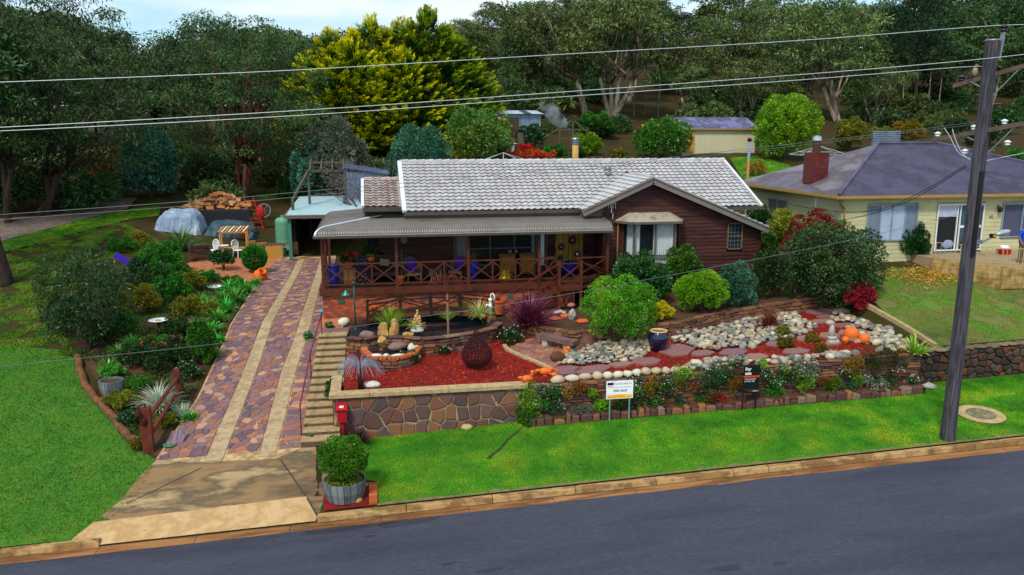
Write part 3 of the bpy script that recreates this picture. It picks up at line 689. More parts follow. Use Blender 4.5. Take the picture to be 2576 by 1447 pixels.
# return wall down beside the steps
mb = MB(); mb.add([(-1.42, 25.1, .3), (-1.16, 25.1, .3), (-1.16, 27.2, .8), (-1.42, 27.2, .8), (-1.42, 25.1, 1.69), (-1.16, 25.1, 1.69), (-1.16, 27.2, 1.69), (-1.42, 27.2, 1.69)], [(0, 4, 7, 3)[::-1], (4, 5, 6, 7), (3, 7, 6, 2), (0, 1, 5, 4)])
part(mb, 'side_face', wall_st, root)
def coursed(root, path, zb, zt_, ch, cl, depth, mat, name='stone', limit=300, rough=.012, flat_top=0., batter=.0, jit=.4):
 """dry-stone courses along a path; stones stand proud by uneven amounts"""
 seg = [0.]; P = [Vector((p[0], p[1], 0)) for p in path]
 for i in range(1, len(P)): seg.append(seg[-1] + (P[i]-P[i-1]).length)
 L_ = seg[-1]
 def at(s):
  i = 0
  while i < len(P)-2 and s > seg[i+1]: i += 1
  t = (s-seg[i])/(seg[i+1]-seg[i]); d = (P[i+1]-P[i]).normalized(); nrm = Vector((d.y, -d.x, 0)); return P[i].lerp(P[i+1], min(1, max(0, t))), nrm
 items = []; hmax = max(zt_(at(s)[0].x) - zb(at(s)[0].x, at(s)[0].y) for s in (0, L_*.25, L_*.5, L_*.75, L_)); v = 0.
 while v < hmax:
  hh = ch*rs.uniform(.7, 1.35); s = rs.uniform(-cl, 0)
  while s < L_:
   ln = cl*rs.uniform(.45, 1.6); a, b = max(0, s), min(L_, s+ln); s += ln
   if b - a < cl*.25: continue
   m, _ = at((a+b)/2); z0 = zb(m.x, m.y) + v; ztp = zt_(m.x); top_ = min(z0 + hh, ztp)
   if top_ - z0 < ch*.3: continue
   g = .012; a += g; b -= g; tn = rs.random(); out = depth*(.3 + .7*rs.random()) if False else rs.uniform(-.03, .04)
   h2 = top_ - z0 - g
   poly = [(a, z0 + rs.uniform(0, .2)*h2), ((a+b)/2, z0 + rs.uniform(-.03, .08)*h2), (b, z0 + rs.uniform(0, .2)*h2), (b, z0 + h2*rs.uniform(.8, 1)), ((a*.6+b*.4), z0 + h2*rs.uniform(.95, 1.06)), (a, z0 + h2*rs.uniform(.78, 1))]
   def fn(mb, poly=poly, tn=tn, out=out, z0=z0):
    def m_(u, w, k):
     p, nr = at(u); return p + nr*(k + out - batter*(w - z0 + v)) + Vector((0, 0, w))
    mb.slab(poly, m_, depth*.5, min(.03, h2*.22), tn, back=-depth*.5)
   items.append(((b-a)*h2, fn))
  v += hh
 pieces(root, name, mat, items, limit)
 return at, L_
# --- lower dry-stone wall
lawnz = lambda x, y=24.9: G*(x-3.66) + .02 + (y-20.8)*vsl(x)
root = top('dry_stone_wall', 'long low dry-stone wall of stacked flat brown stones hung with alpine plants', 'wall', (12, 25, .8))
mb = MB(); path = [(4.9, 25.12), (19.55, 25.12)]
mb.add([(4.86, 25.14, .2), (19.6, 25.14, .7), (19.6, 25.14, 2.1), (4.86, 25.14, 1.66), (4.86, 25.34, .2), (19.6, 25.34, .7), (19.6, 25.34, 2.1), (4.86, 25.34, 1.66)], [(0, 1, 2, 3), (3, 2, 6, 7), (5, 4, 7, 6), (1, 5, 6, 2)])
part(mb, 'earth_core', soil, root)
coursed(root, path, lambda x, y: lawnz(x) + .06, lambda x: 1.72 + .028*(x-4), .125, .46, .2, brown_st, batter=.04)
root = top('garden_edging', 'row of squarish red-brown block stones edging the lawn', 'stone edging', (12, 24.5, .7))
x = 4.95
while x < 19.2:
 w = rs.uniform(.18, .48); hh = rs.uniform(.14, .3); y = 24.64 + .03*math.sin(x) - .0*(x-5); z = lawnz(x, 24.6); mb = MB(); tn = rs.random()
 mb.slab([(x, z-.05), (x+w-.02, z-.05), (x+w-.02-rs.random()*.05, z+hh*rs.uniform(.75, 1)), (x+w/2, z+hh), (x+rs.random()*.05, z+hh*rs.uniform(.75, 1))], lambda u, v, k: Vector((u, y-k+.06, v)), .12, .035, tn, back=-.16)
 part(mb, 'stone', brown_st, root); x += w
struct(MB().add([(4.8, 24.66, lawnz(4.8)+.14), (19.5, 24.66, lawnz(19.5)+.14), (19.5, 25.14, lawnz(19.5)+.28), (4.8, 25.14, lawnz(4.8)+.28)], [(0, 1, 2, 3)]), 'rockery_soil', soil)
# --- back wall
root = top('terrace_wall', 'curving terrace wall of rough coursed sandstone behind the pebble beds', 'wall', (12, 29.5, 2.3))
bp = [(x, bwy(x)-.12) for x in (5.8, 6.75, 7.5, 8.5, 10, 11.6, 14.4, 17, 19.2)]
bt = lambda x: lin(x, [5.8, 9.5, 11, 19], [2.6, 2.62, 2.8, 3.05])
mb = MB(); k = len(bp)
for p in bp: mb.v += [Vector((p[0], p[1]+.06, 1.6)), Vector((p[0], p[1]+.06, bt(p[0])-.03)), Vector((p[0], p[1]+.36, bt(p[0])-.03)), Vector((p[0], p[1]+.36, 1.6))]; mb.t += [0]*4
for i in range(k-1):
 for q in range(3): mb.f.append((i*4+q, (i+1)*4+q, (i+1)*4+q+1, i*4+q+1)); mb.m.append(0)
part(mb, 'earth_core', soil, root)
coursed(root, bp, lambda x, y: garden(x, bwy(x)-.4), bt, .15, .36, .2, M('sandstone', [h('6a4634'), h('7a5640')], 4, .8, .7, 35, pieces=[h('5c4038'), h('7c5236'), h('6a4430'), h('8e6240'), h('503834'), h('74503c')], piece=.7, detail=7, fine=.25))
# --- pond walls
pond_y = [( -1.02, 29.5), (-.44, 29.15), (.08, 29.5), (.5, 29.3), (1.1, 29.2), (1.69, 28.8), (2.53, 28.94), (3.84, 29.5), (4.6, 30.1), (4.95, 30.9)]
root = top('fish_pond', 'raised fish pond with black liner behind a curved wall of layered stones', 'pond', (1.8, 30.5, 2.0))
coursed(root, pond_y, lambda x, y: H(x, y-.2) - .03, lambda x: 2.5, .105, .34, .24, brown_st)
mb = MB(); pin = [(p[0]+.05, p[1]+.12) for p in pond_y] + [(4.9, 32.7), (3, 33.0), (1, 33), (-.6, 32.6), (-.9, 31)]
liner = flat('pond_liner', (.014, .02, .032), .35, bump=.6, bscale=5, spec=.5)
cx, cy = 2.0, 31.0; n = len(pin); rng = [(1.0, 2.5), (.9, 2.52), (.82, 2.3), (.7, 2.0)]
for s_, z in rng:
 for p in pin: mb.v.append(Vector((cx+(p[0]-cx)*s_, cy+(p[1]-cy)*s_, z + .03*math.sin(p[0]*4)))); mb.t.append(0)
for r_ in range(3):
 for i in range(n): mb.f.append((r_*n+i, r_*n+(i+1) % n, (r_+1)*n+(i+1) % n, (r_+1)*n+i)[::-1]); mb.m.append(0)
mb.f.append(tuple(range(3*n, 4*n))); mb.m.append(0)
part(mb, 'liner', liner, root, smooth=True)
mb = MB()
for p in pin: mb.v.append(Vector((cx+(p[0]-cx)*.83, cy+(p[1]-cy)*.83, 2.32))); mb.t.append(0)
mb.f.append(tuple(range(n))); mb.m.append(0)
part(mb, 'water', glassmat('pond_water', (.01, .015, .02), .04, .85), root)
# flat coping on the pond wall
for i in range(len(pond_y)-1):
 a, b = Vector(pond_y[i]+(2.53,)), Vector(pond_y[i+1]+(2.53,)); m_ = 2 if (b-a).length > .7 else 1
 for q in range(m_):
  p0, p1 = a.lerp(b, q/m_ + .01), a.lerp(b, (q+1)/m_ - .01); d = (p1-p0).normalized(); nr = Vector((d.y, -d.x, 0)); mb = MB()
  mb.slab([(0, -.13-rs.random()*.06), ((p1-p0).length, -.13-rs.random()*.06), ((p1-p0).length, .14), (0, .17)], lambda u, v, k: p0 + d*u - nr*v + Vector((0, 0, k)), .05, .015, rs.random(), back=0); part(mb, 'coping_stone', brown_st, root)
# spill bowl with a brick rim in front of the pond
bowl = [(-.42, 29.0), (-.36, 28.4), (-.16, 27.85), (.1, 27.55), (.42, 27.42), (.8, 27.45), (1.1, 27.65), (1.35, 28.0), (1.5, 28.4), (1.6, 28.8)]
root = top('spill_bowl', 'small water bowl of layered stone with an orange brick rim', 'water bowl', (.6, 28.2, 1.85))
coursed(root, bowl, lambda x, y: H(x, y) - .02, lambda x: 2.22, .1, .32, .2, brown_st)
brk = M('orange_brick', [h('a85024'), h('bc6030'), h('944020')], 4, .8, .4, 60, pieces=[h('b45628'), h('98421e'), h('c87038'), h('a84c2c')], piece=.6, fine=.15)
seg = [0.]
for i in range(1, len(bowl)): seg.append(seg[-1] + math.hypot(bowl[i][0]-bowl[i-1][0], bowl[i][1]-bowl[i-1][1]))
s = .08
while s < seg[-1]:
 i = 0
 while i < len(bowl)-2 and s > seg[i+1]: i += 1
 t = (s-seg[i])/(seg[i+1]-seg[i]); a, b = Vector(bowl[i]+(0,)), Vector(bowl[i+1]+(0,)); p = a.lerp(b, t); d = (b-a).normalized(); ang = math.atan2(d.y, d.x)
 mb = MB(); mb.box((p.x, p.y, 2.255), (.115, .24, .085), Matrix.Rotation(ang, 3, 'Z'), rs.random(), taper=.95); part(mb, 'brick', brk, root); s += .135
mb = MB(); pl = [Vector((.62+(p[0]-.62)*.88, 28.4+(p[1]-28.4)*.9, 2.14)) for p in bowl]; mb.add(pl, [tuple(range(len(pl)))]); part(mb, 'water', MC['pond_water'], root)
sts = [(1422, 937, 86, 30), (1492, 934, 100, 26), (1562, 921, 60, 16), (1630, 913, 74, 24), (1640, 914, 10, 8), (1697, 884, 96, 42), (1768, 893, 66, 20), (1845, 890, 70, 24), (1905, 902, 60, 20), (1955, 870, 64, 18), (2000, 888, 72, 20), (1925, 830, 1, 1), (2030, 856, 60, 20), (2085, 848, 52, 22), (2130, 842, 40, 20), (2068, 812, 62, 14), (2063, 788, 70, 22), (2078, 800, 50, 14), (2120, 822, 62, 14), (2162, 838, 40, 14), (2018, 850, 1, 1), (2220, 940, 1, 1), (1985, 883, 1, 1), (2095, 868, 48, 12)]
stc = [(lambda p: (p.x, p.y, q[2]/psc(p)/2, q[3]/psc(p)/.72))(gp(q[0], q[1])) for q in sts if q[2] > 12]
# --- pebble beds
peb = M('river_pebble', [h('8c8478'), h('a09684'), h('787268'), h('b4a48c')], 5, .6, .4, 40, pieces=[h('8a8880'), h('b8ac92'), h('74726c'), h('a08c72'), h('c4b89e'), h('62605c'), h('948068'), h('aaa28e'), h('ae8c6c'), h('7e7c74'), h('4e4c4a'), h('9a9484')], piece=.85, detail=6, fine=.15)
WPX = lambda pts: W2(pts)
beds = [('pebble_bed', WPX([(1397, 925), (1440, 885), (1480, 868), (1560, 862), (1640, 858), (1648, 880), (1610, 903), (1520, 925), (1425, 940)]), .2, .09),
 ('pebble_bed', WPX([(1690, 892), (1692, 845), (1760, 830), (1840, 812), (1900, 800), (1960, 785), (2000, 790), (2050, 820), (2050, 832), (2000, 850), (1900, 875), (1810, 893), (1745, 897)]), .215, .1),
 ('pebble_bed', WPX([(1690, 940), (1740, 915), (1820, 905), (1905, 896), (1980, 905), (2100, 890), (2200, 898), (2315, 890)]) + [(19.4, 25.3), (10.0, 25.3)], .215, .1),
 ('pebble_bed', WPX([(2070, 790), (2110, 785), (2180, 810), (2250, 835), (2315, 882), (2210, 888), (2200, 870), (2120, 858), (2110, 830), (2060, 810)]), .225, .1)]
def bdist(p, poly):
 best = 9
 for i in range(len(poly)):
  a, b = poly[i], poly[(i+1) % len(poly)]; dx, dy = b[0]-a[0], b[1]-a[1]; t = max(0, min(1, ((p[0]-a[0])*dx + (p[1]-a[1])*dy)/(dx*dx+dy*dy+1e-9)))
  best = min(best, math.hypot(p[0]-a[0]-t*dx, p[1]-a[1]-t*dy))
 return best
total = []
for nm, poly, sp, hz in beds:
 r_ = top(nm, None, None, gxy(*poly[0])); r_['kind'] = 'structure'
 x0 = min(p[0] for p in poly); x1 = max(p[0] for p in poly); y0 = min(p[1] for p in poly); y1 = max(p[1] for p in poly)
 items = []; j = 0; y = y0
 while y < y1:
  x = x0 + (sp/2 if j % 2 else 0)
  while x < x1:
   px, py = x + rs.uniform(-.35, .35)*sp, y + rs.uniform(-.35, .35)*sp
   if inside((px, py), poly) and not any(((px-c[0])/(c[2]+.08))**2 + ((py-c[1])/(c[3]+.05))**2 < 1 for c in stc):
    bd = bdist((px, py), poly); big = 1.35 if bd < .12 else 1.
    r0 = sp*rs.uniform(.38, .72)*big*(1 + .5*(rs.random() < .07)); tn = rs.random()
    def fn(mb, px=px, py=py, r0=r0, tn=tn, sd=rs.random()*90, hz=hz, bd=bd):
     z = H(px, py) + .02 + r0*.28 + min(.07, bd*.25)
     tl = Matrix.Rotation(tn*.5-.25, 3, 'X')
     mb.rock((px, py, z), (r0, r0*(.65+.3*((tn*7) % 1)), r0*(.45+.25*((tn*3) % 1))), 2, sd, .2, tn, rz=tn*40, rot=tl)
    items.append((r0, fn))
   x += sp
  y += sp*.84; j += 1
 pieces(r_, 'pebble', peb, items, 300, smooth=True)
# large cobbles along the top of the dry-stone wall
r_ = top('cobble_border', 'line of large rounded cobbles along the top of the dry-stone wall', 'stone border', (12, 25.2, 1.8)); x = 5.75
while x < 10.6:
 w = rs.uniform(.28, .52); tn = rs.random(); mb = MB(); mb.rock((x+w/2, 25.22+.05*math.sin(x*3), 1.74+.028*(x-4)+.08), (w*.52, .17, .11+.04*tn), 2, tn*50, .14, tn); part(mb, 'cobble', M('pale_cobble', [h('b0a48c'), h('c4b498'), h('968c7a')], 6, .6, .4, 40, pieces=[h('bcb09a'), h('b09478'), h('c8c0b0'), h('a48c70')], piece=.6, detail=7, fine=.2), r_, smooth=True); x += w*.98
# --- stepping stones (pixel outline of each in the photograph)
slate = M('stepping_slate', [h('7a5450'), h('8a6258'), h('6a4a50')], 2.5, .6, .4, 30, pieces=[h('80585a'), h('966854'), h('70505a'), h('8c6a62')], piece=.6, detail=6, fine=.12)
descs = ['by the terracotta ducks', 'long and tan, second along the path', 'small grey, beside the big white cobbles', 'slanting, before the blue urn', '', 'largest of the path, pointed, right of the urn', 'small lilac, near the pebbles', 'tan, long, at the path bend', 'pale, below the urn path', 'purple, under the low shrubs', 'pink, by the orange-flowered tuft', '', 'grey, left of the stacked stones', 'purple, at the foot of the stacked stones', 'dark, behind the stacked stones', 'dark narrow, third from the top', 'topmost and widest, under the dark bush', 'second from the top', 'brown, left of the tall stone', 'flat dark, beside the orange balls', '', '', '', 'half buried, before the stacked stones']
for (px, py, w, dp), ds in zip(sts, descs):
 if w < 12: continue
 p = gp(px, py); k = psc(p); a, b = w/k/2, dp/k/2/.36; tn = rs.random(); n = 6; poly = []
 for j in range(n): an = (j + rs.uniform(-.2, .2))*6.283/n; q = rs.uniform(.85, 1.12); poly.append((p.x + a*q*math.cos(an)*1.08, p.y + b*q*math.sin(an)*.8))
 mb = MB(); mb.slab(poly, lambda u, v, hh: Vector((u, v, H(u, v) + .03 + hh)), .07, .012, tn, back=-.03)
 solo(mb, 'stepping_stone', slate, 'flat stepping stone in red mulch, ' + ds, 'stepping stone', p, 'stepping stones through the mulch')
# --- little flagged terrace with a kerb
PT = WPX([(1275, 880), (1300, 866), (1345, 850), (1400, 862), (1450, 880), (1420, 905), (1392, 930), (1345, 908), (1300, 892)])
sheet('terrace_base', PT, mort, .03, .25)
r_ = top('flagstone_terrace', None, None, gxy(6, 28)); r_['kind'] = 'structure'; items = []
for c in voronoi(PT, .3, rs, .4, 1.1, .025):
 tn = rs.random(); items.append((parea(c), lambda mb, c=c, tn=tn: mb.slab(c, lambda u, v, hh: Vector((u, v, H(u, v) + .025 + hh)), .03, .01, tn, back=-.02)))
pieces(r_, 'flagstone', M('flagstone', [h('7c5048'), h('8a5c50'), h('6c4440')], 2, .7, .3, 40, pieces=[h('84544c'), h('70464a'), h('966450'), h('7a4c40'), h('a07860')], piece=.6, fine=.12), items)
kp = WPX([(1268, 872), (1275, 882), (1305, 897), (1345, 913), (1392, 935)])
for i in range(len(kp)-1):
 a, b = Vector(kp[i]+(H(*kp[i])+.04,)), Vector(kp[i+1]+(H(*kp[i+1])+.04,)); mb = MB(); mb.beam(a, b, .16, .12); part(mb, 'kerb_stone', cap_m, r_)
# --- garden steps
root = top('garden_steps', 'long flight of shallow concrete steps climbing beside the driveway', 'steps', (-1.7, 24.2, .45)); N_ = 15
for i in range(N_):
 y0 = 24.25 + 7.3*i/N_; z1 = .5 + 1.75*(i+1)/N_; mb = MB(); x0 = -2.38 + .22*i/N_; x1 = -1.22 + .14*i/N_ + rs.uniform(-.02, .02)
 mb.box(((x0+x1)/2, y0+.3, z1-.09), (x1-x0, .62, .18), tone=rs.random()); st_ = part(mb, 'step', M('step_concrete', [h('b09670'), h('a48a62'), h('947a56'), h('b8a07a')], 3, .85, .5, 45, detail=8, fine=.2), root)
 mb = MB(); mb.add([(x0, y0-.014, z1-.18), (x1, y0-.014, z1-.18), (x1, y0-.014, z1-.035), (x0, y0-.014, z1-.035)], [(0, 1, 2, 3)]); part(mb, 'riser', M('dark_riser', [h('4c3a24'), h('64503a'), h('3a2c1c')], 3, .9, .4, 40, fine=.2), st_)  # riser face in a darker brown than the tread
part(MB().add([(-2.36, 24.3, .3), (-1.2, 24.3, .3), (-1.05, 31.5, .5), (-2.2, 31.5, .5), (-2.36, 24.3, .5), (-1.2, 24.3, .5), (-1.05, 31.5, 2.0), (-2.2, 31.5, 2.0)], [(0, 4, 7, 3)[::-1], (1, 2, 6, 5)[::-1], (4, 5, 6, 7)]), 'step_base', cap_m, root)
struct(MB().box((-1.6, 31.95, 2.19), (1.15, .8, .1)), 'landing_slab', slate)
hr = top('handrail', 'thin purple-red pipe handrail down the left side of the steps', 'handrail', (-2.35, 24.7, .7)); hm = flat('rail_paint', h('6e1c30'), .4)
rp = [Vector((-2.42, 25.0, 1.52)), Vector((-2.3, 28.3, 2.28)), Vector((-2.06, 31.4, 3.0)), Vector((-2.05, 31.55, 3.05))]
part(MB().tube(rp, .025, 6), 'rail', hm, hr)
for p in (rp[0], rp[1], rp[2]): part(MB().tube([p, Vector((p.x, p.y, H(p.x, p.y)-.05))], .022, 6), 'post', hm, hr)
part(MB().rock(rp[3]+Vector((0, 0, .06)), (.09, .06, .06), 2, 1, .1), 'finial', flat('blue_glaze', h('2a86c8'), .25), hr, smooth=True)
# --- rounded stone wall of the neighbour's verge and the concrete sleepers
root = top('rubble_wall', 'dark rubble stone wall along the verge under the cream cottage lawn', 'wall', (25, 25.4, 1.3))
nbz = lambda x: 2.12 + .03*(x-20)
part(MB().add([(19.7, 25.4, .6), (36, 25.4, .9), (36, 25.45, nbz(36)-.05), (19.7, 25.45, nbz(19.7)-.05), (19.7, 25.7, nbz(19.7)-.05), (36, 25.7, nbz(36)-.05)], [(0, 1, 2, 3), (3, 2, 5, 4)]), 'earth_core', soil, root)
items = []; drk = M('rubble', [h('3a2c24'), h('4c3a30'), h('2e2420')], 4, .85, .7, 30, pieces=[h('3c2e28'), h('6a3c28'), h('4a3c34'), h('2c2622'), h('584638')], piece=.7, fine=.2)
for c in voronoi([(19.7, 0), (34, 0), (34, 1.15), (19.7, 1.15)], .25, rs, .42, 1.25, .03):
 tn = rs.random(); items.append((parea(c), lambda mb, c=c, tn=tn: mb.slab(c, lambda u, v, hh: Vector((u, 25.42 - hh - .02*tn, v + lawnz(u, 25.3) - .02)), .09, .05, tn, back=0)))
pieces(root, 'stone', drk, items, 250); items = []; x = 19.8
while x < 34: w = rs.uniform(.3, .7); tn = rs.random(); items.append((w, lambda mb, x=x, w=w, tn=tn: mb.rock((x+w/2, 25.5, nbz(x)+.0), (w*.55, .22, .06+.03*tn), 2, tn*9, .2, tn))); x += w*.95
pieces(root, 'cap_rock', M('cap_rock', [h('6a5a48'), h('7c6a54')], 4, .85, .6, 30, pieces=[h('74624e'), h('5c4c3e'), h('8a7862')], piece=.6, fine=.2), items)
root = top('concrete_kerb_wall', 'low mossy concrete edging between pebble bed and neighbouring lawn', 'edging', (20.2, 27, 2.3)); q = [(20.55, 25.7), (20.45, 26.9), (20.25, 28.2), (20.05, 29.6)]
for i in range(3): mb = MB(); a, b = q[i], q[i+1]; mb.beam((a[0], a[1], nblawn(*a)-.06), (b[0], b[1], nblawn(*b)-.06), .16, .42); part(mb, 'block', cap_m, root)
# ================================================================ THE BRICK AND TIMBER HOUSE
board_m = M('stained_board', [h('401e1a'), h('4c2822'), h('341614'), h('542e28')], 1.4, .6, .5, 14, detail=8, fine=.18, stretch=(.35, 3, 3), spec=.25, tonew=.12)
timber = M('red_timber', [h('4c1e10'), h('5e2a18'), h('3c160c')], 2, .55, .4, 20, detail=7, fine=.15, stretch=(1, 1, 1), tonew=.1)
trim_m = flat('taupe_trim', h('5e544c'), .5)
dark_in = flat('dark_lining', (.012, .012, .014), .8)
brick_m = M('face_brick', [h('9c4a2c'), h('a8563a'), h('8c3e28')], 5, .85, .5, 60, pieces=[h('a4502c'), h('b4623c'), h('8e3c2a'), h('7e3a30'), h('b87048'), h('984028'), h('6c3a34'), h('a85438'), h('b05030')], piece=.75, detail=6, fine=.2)
tile_m = M('roof_tile', [h('a8a6a8'), h('b2b0b2'), h('9a9698')], 3, .5, .4, 60, pieces=[h('aeacae'), h('a29e9f'), h('b8b6b7'), h('9a9697'), h('ac9f9b')], piece=.6, detail=7, fine=.14, spec=.4)
tile_red = M('roof_tile_rusty', [h('a49894'), h('8c6c60'), h('aea4a2'), h('9c8078')], 6, .5, .4, 60, pieces=[h('a8a09e'), h('946e60'), h('b0a8a6'), h('8c7870')], piece=.5, detail=7, fine=.2, spec=.4)
iron = M('taupe_iron', [h('5e544c'), h('6a6058'), h('544a42')], .8, .38, .2, 30, detail=6, fine=.08, spec=.5)
white_m = flat('white_paint', (.72, .73, .72), .45)
glass = glassmat('window_glass', (.02, .03, .035), .04, .28)
curt = M('curtain_cloth', [(.5, .56, .6), (.7, .74, .76), (.38, .46, .52)], 3.5, .9, .0, stretch=(5, 5, .12), detail=2)
house = top('house', 'single-storey house with brown timber walls, pale tiled roof and bullnose verandah', 'house', (8, 38, 3.0))
EXP = {}
def boards(parent, y, rows, mat, proud=.032, xdir=True, name='board', x0=0., gap=.004):
 """rows: list of (z0, z1, [(xa0, xb0, xa1, xb1)])"""
 for z0, z1, iv in rows:
  for a0, b0, a1, b1 in iv:
   mb = MB(); t = rs.random()
   if b0 - a0 < .05: continue
   f = (lambda s, d, z: (s, y - d, z)) if xdir else (lambda s, d, z: (x0 - d, s, z))
   vs = [f(a0, proud, z0), f(b0, proud, z0), f(b1, .004, z1), f(a1, .004, z1), f(a0, -.03, z0), f(b0, -.03, z0)]
   fs = [(0, 1, 2, 3), (4, 5, 1, 0)]
   if not xdir: fs = [q[::-1] for q in fs]
   mb.add(vs, fs, t); part(mb, name, mat, parent)
def rowset(zb, zt_, ch, lf, rf, holes=()):
 out = []; z = zb
 while z < zt_ - .03:
  z1 = min(zt_, z + ch); iv = [(lf(z), rf(z), lf(z1), rf(z1))]
  for hx0, hx1, hz0, hz1 in holes:
   if z1 > hz0 + .02 and z < hz1 - .02:
    nv = []
    for a0, b0, a1, b1 in iv:
     if hx0 > a0 and hx1 < b0: nv += [(a0, hx0, a1, hx0), (hx1, b0, hx1, b1)]
     else: nv.append((a0, b0, a1, b1))
    iv = nv
  iv = [(a0, b0, max(min(a1, b1), a1), max(b1, a1)) for a0, b0, a1, b1 in iv]; out.append((z, z1, iv)); z = z1
 return out
# --- brick base under the verandah
mb = MB().box((3.35, 34.1, 2.7), (10.98, .14, 1.4)); base = part(mb, 'brick_base', M('brick_mortar', [h('b09c84'), h('9a8870')], 4, .9, .4, 60), house)
items = []; z = 2.06; r_ = 0
while z < 3.27:
 x = -2.14 - (.12 if r_ % 2 else 0)
 while x < 8.8:
  a, b = max(-2.14, x), min(8.82, x+.23)
  if b - a > .05:
   tn = rs.random(); items.append((rs.random()*.01 + (1 if z > 2.3 else 0), lambda mb, a=a, b=b, z=z, tn=tn: mb.box(((a+b)/2, 34.03+.006*tn, z+.038), (b-a-.004, .05, .076), tone=tn)))
  x += .24
 z += .086; r_ += 1
def subpieces(parent, name, mat, items, limit=300):
 pieces(parent, name, mat, items, limit)
subpieces(base, 'brick', brick_m, items)
vt = flat('green_vent', h('1e5a50'), .5)
for (px, py) in ((858, 759), (1063, 752), (1283, 745)):
 p = aty(px, py, 34.0); part(MB().box((p.x, 33.99, p.z), (.24, .03, .14)), 'air_vent', vt, base)
part(MB().box((3.35, 33.93, 3.42), (11.15, .1, .3)), 'deck_beam', timber, house)
part(MB().box((-2.2, 37, 3.42), (.1, 6.2, .3)), 'deck_beam', timber, house)
deckm = M('deck_timber', [h('2a1a16'), h('38241c'), h('20140f')], 3, .6, .4, 30, tonew=.2, fine=.2)
dk = part(MB().box((4.2, 37, 3.5), (12.6, 6.2, .06)), 'deck', dark_in, house)
x = -2.15
while x < 10.4: mb = MB().box((x+.07, 35.7, 3.55), (.128, 3.55, .035), tone=rs.random()); part(mb, 'deck_board', deckm, dk); x += .14
# --- wall behind the verandah
wy = 36.5
wl = part(MB().box((5.4, 36.62, 4.9), (10.3, .16, 3.3)), 'rear_wall', dark_in, house)
for r in rowset(3.55, 6.2, .17, lambda z: .3, lambda z: 3.75): boards(wl, wy, [r], board_m)
for r in rowset(3.55, 6.2, .17, lambda z: 8.05, lambda z: 10.4): boards(wl, wy, [r], board_m)
for r in rowset(3.55, 3.95, .17, lambda z: 3.75, lambda z: 8.05): boards(wl, wy, [r], board_m)
part(MB().box((5.9, 36.52, 3.97), (4.4, .1, .07)).box((5.9, 36.52, 6.0), (4.4, .1, .08)).box((3.75, 36.52, 5), (.08, .1, 2.1)).box((8.07, 36.52, 5), (.08, .1, 2.1)), 'window_frame', trim_m, house)
win = part(MB().box((4.05, 36.5, 5), (.5, .015, 2)), 'window', glass, house)
part(MB().box((4.07, 36.54, 5.05), (.46, .012, 1.85)), 'curtain', curt, win)
win = part(MB().box((6.0, 36.5, 5), (3.3, .015, 2)), 'window', glass, house)
part(MB().box((7.45, 36.54, 4.8), (.16, .02, 1.7)), 'curtain', curt, win)
for x in (4.4, 5.4, 6.55, 7.6): part(MB().box((x, 36.49, 5), (.06, .06, 2)), 'mullion', trim_m, win)
part(MB().box((6, 36.49, 4.75), (3.2, .05, .05)), 'mullion', trim_m, win)
part(MB().box((7.83, 36.5, 4.9), (.32, .015, 2)), 'window', glass, house); part(MB().box((7.83, 36.46, 4.85), (.28, .012, 1.9)), 'curtain', curt, house)
# --- gable wing
gyw = 35.0; LF = lambda z: max(10.42, 12.55 - (8.0 - z)/.43); RF = lambda z: min(18.05, 12.55 + (8.0 - z)/.41)
part(MB().add([(10.4, 35.06, 2.4), (18.08, 35.06, 2.4), (18.08, 35.06, 5.7), (12.55, 35.06, 7.9), (10.4, 35.06, 7.0), (10.4, 44, 2.4), (18.08, 44, 2.4), (18.08, 44, 5.7), (12.55, 44, 7.9), (10.4, 44, 7.0)],
 [(0, 1, 2, 3, 4), (1, 6, 7, 2), (5, 0, 4, 9)]), 'wing_core', dark_in, house)
gw = part(MB().box((14.2, 35.03, 3.1), (7.64, .05, .1)), 'front_wall', dark_in, house)
for r in rowset(3.32, 7.86, .172, LF, RF, holes=((11.3, 13.9, 3.9, 6.05), (16.42, 17.16, 4.66, 5.88))): boards(gw, gyw, [r], board_m)
rr = rowset(3.32, 5.6, .172, lambda z: 35.05, lambda z: 42)
boards(gw, 0, rr, board_m, xdir=False, x0=10.4)
part(MB().box((10.4, 34.98, 4.9), (.09, .09, 3.2)).box((18.06, 34.98, 4.5), (.09, .09, 2.4)), 'corner_post', board_m, house)
pl = part(MB().box((15.9, 35.05, 2.85), (4.4, .1, .9)), 'brick_plinth', MC['brick_mortar'], house); items = []
z = 2.6; r_ = 0
while z < 3.3:
 x = 13.9 - (.12 if r_ % 2 else 0)
 while x < 18.0:
  tn = rs.random(); items.append((z, lambda mb, x=x, z=z, tn=tn: mb.box((x+.115, 34.98+.006*tn, z+.038), (.226, .05, .076), tone=tn))); x += .24
 z += .086; r_ += 1
subpieces(pl, 'brick', brick_m, items, 150)
# small leaded window
w_ = part(MB().box((16.79, 34.97, 5.27), (.66, .015, 1.14)), 'window', glass, house); part(MB().box((16.79, 35.02, 5.27), (.62, .01, 1.1)), 'blind', flat('indigo_blind', (.03, .035, .08), .7), w_)
fr = flat('brass_trim', h('6a5a40'), .5)
part(MB().box((16.44, 34.96, 5.27), (.06, .07, 1.26)).box((17.14, 34.96, 5.27), (.06, .07, 1.26)).box((16.79, 34.96, 5.87), (.76, .07, .06)).box((16.79, 34.96, 4.67), (.76, .07, .06)).box((16.79, 34.95, 5.27), (.66, .03, .04)), 'frame', fr, w_)
mb = MB()
for q in range(3): mb.box((16.6+.18*q, 34.955, 5.27), (.012, .012, 1.12))
for q in range(5): mb.box((16.79, 34.953, 4.85+.2*q), (.64, .012, .012))
part(mb, 'lead_strip', flat('lead_grey', (.16, .17, .18), .5), w_)
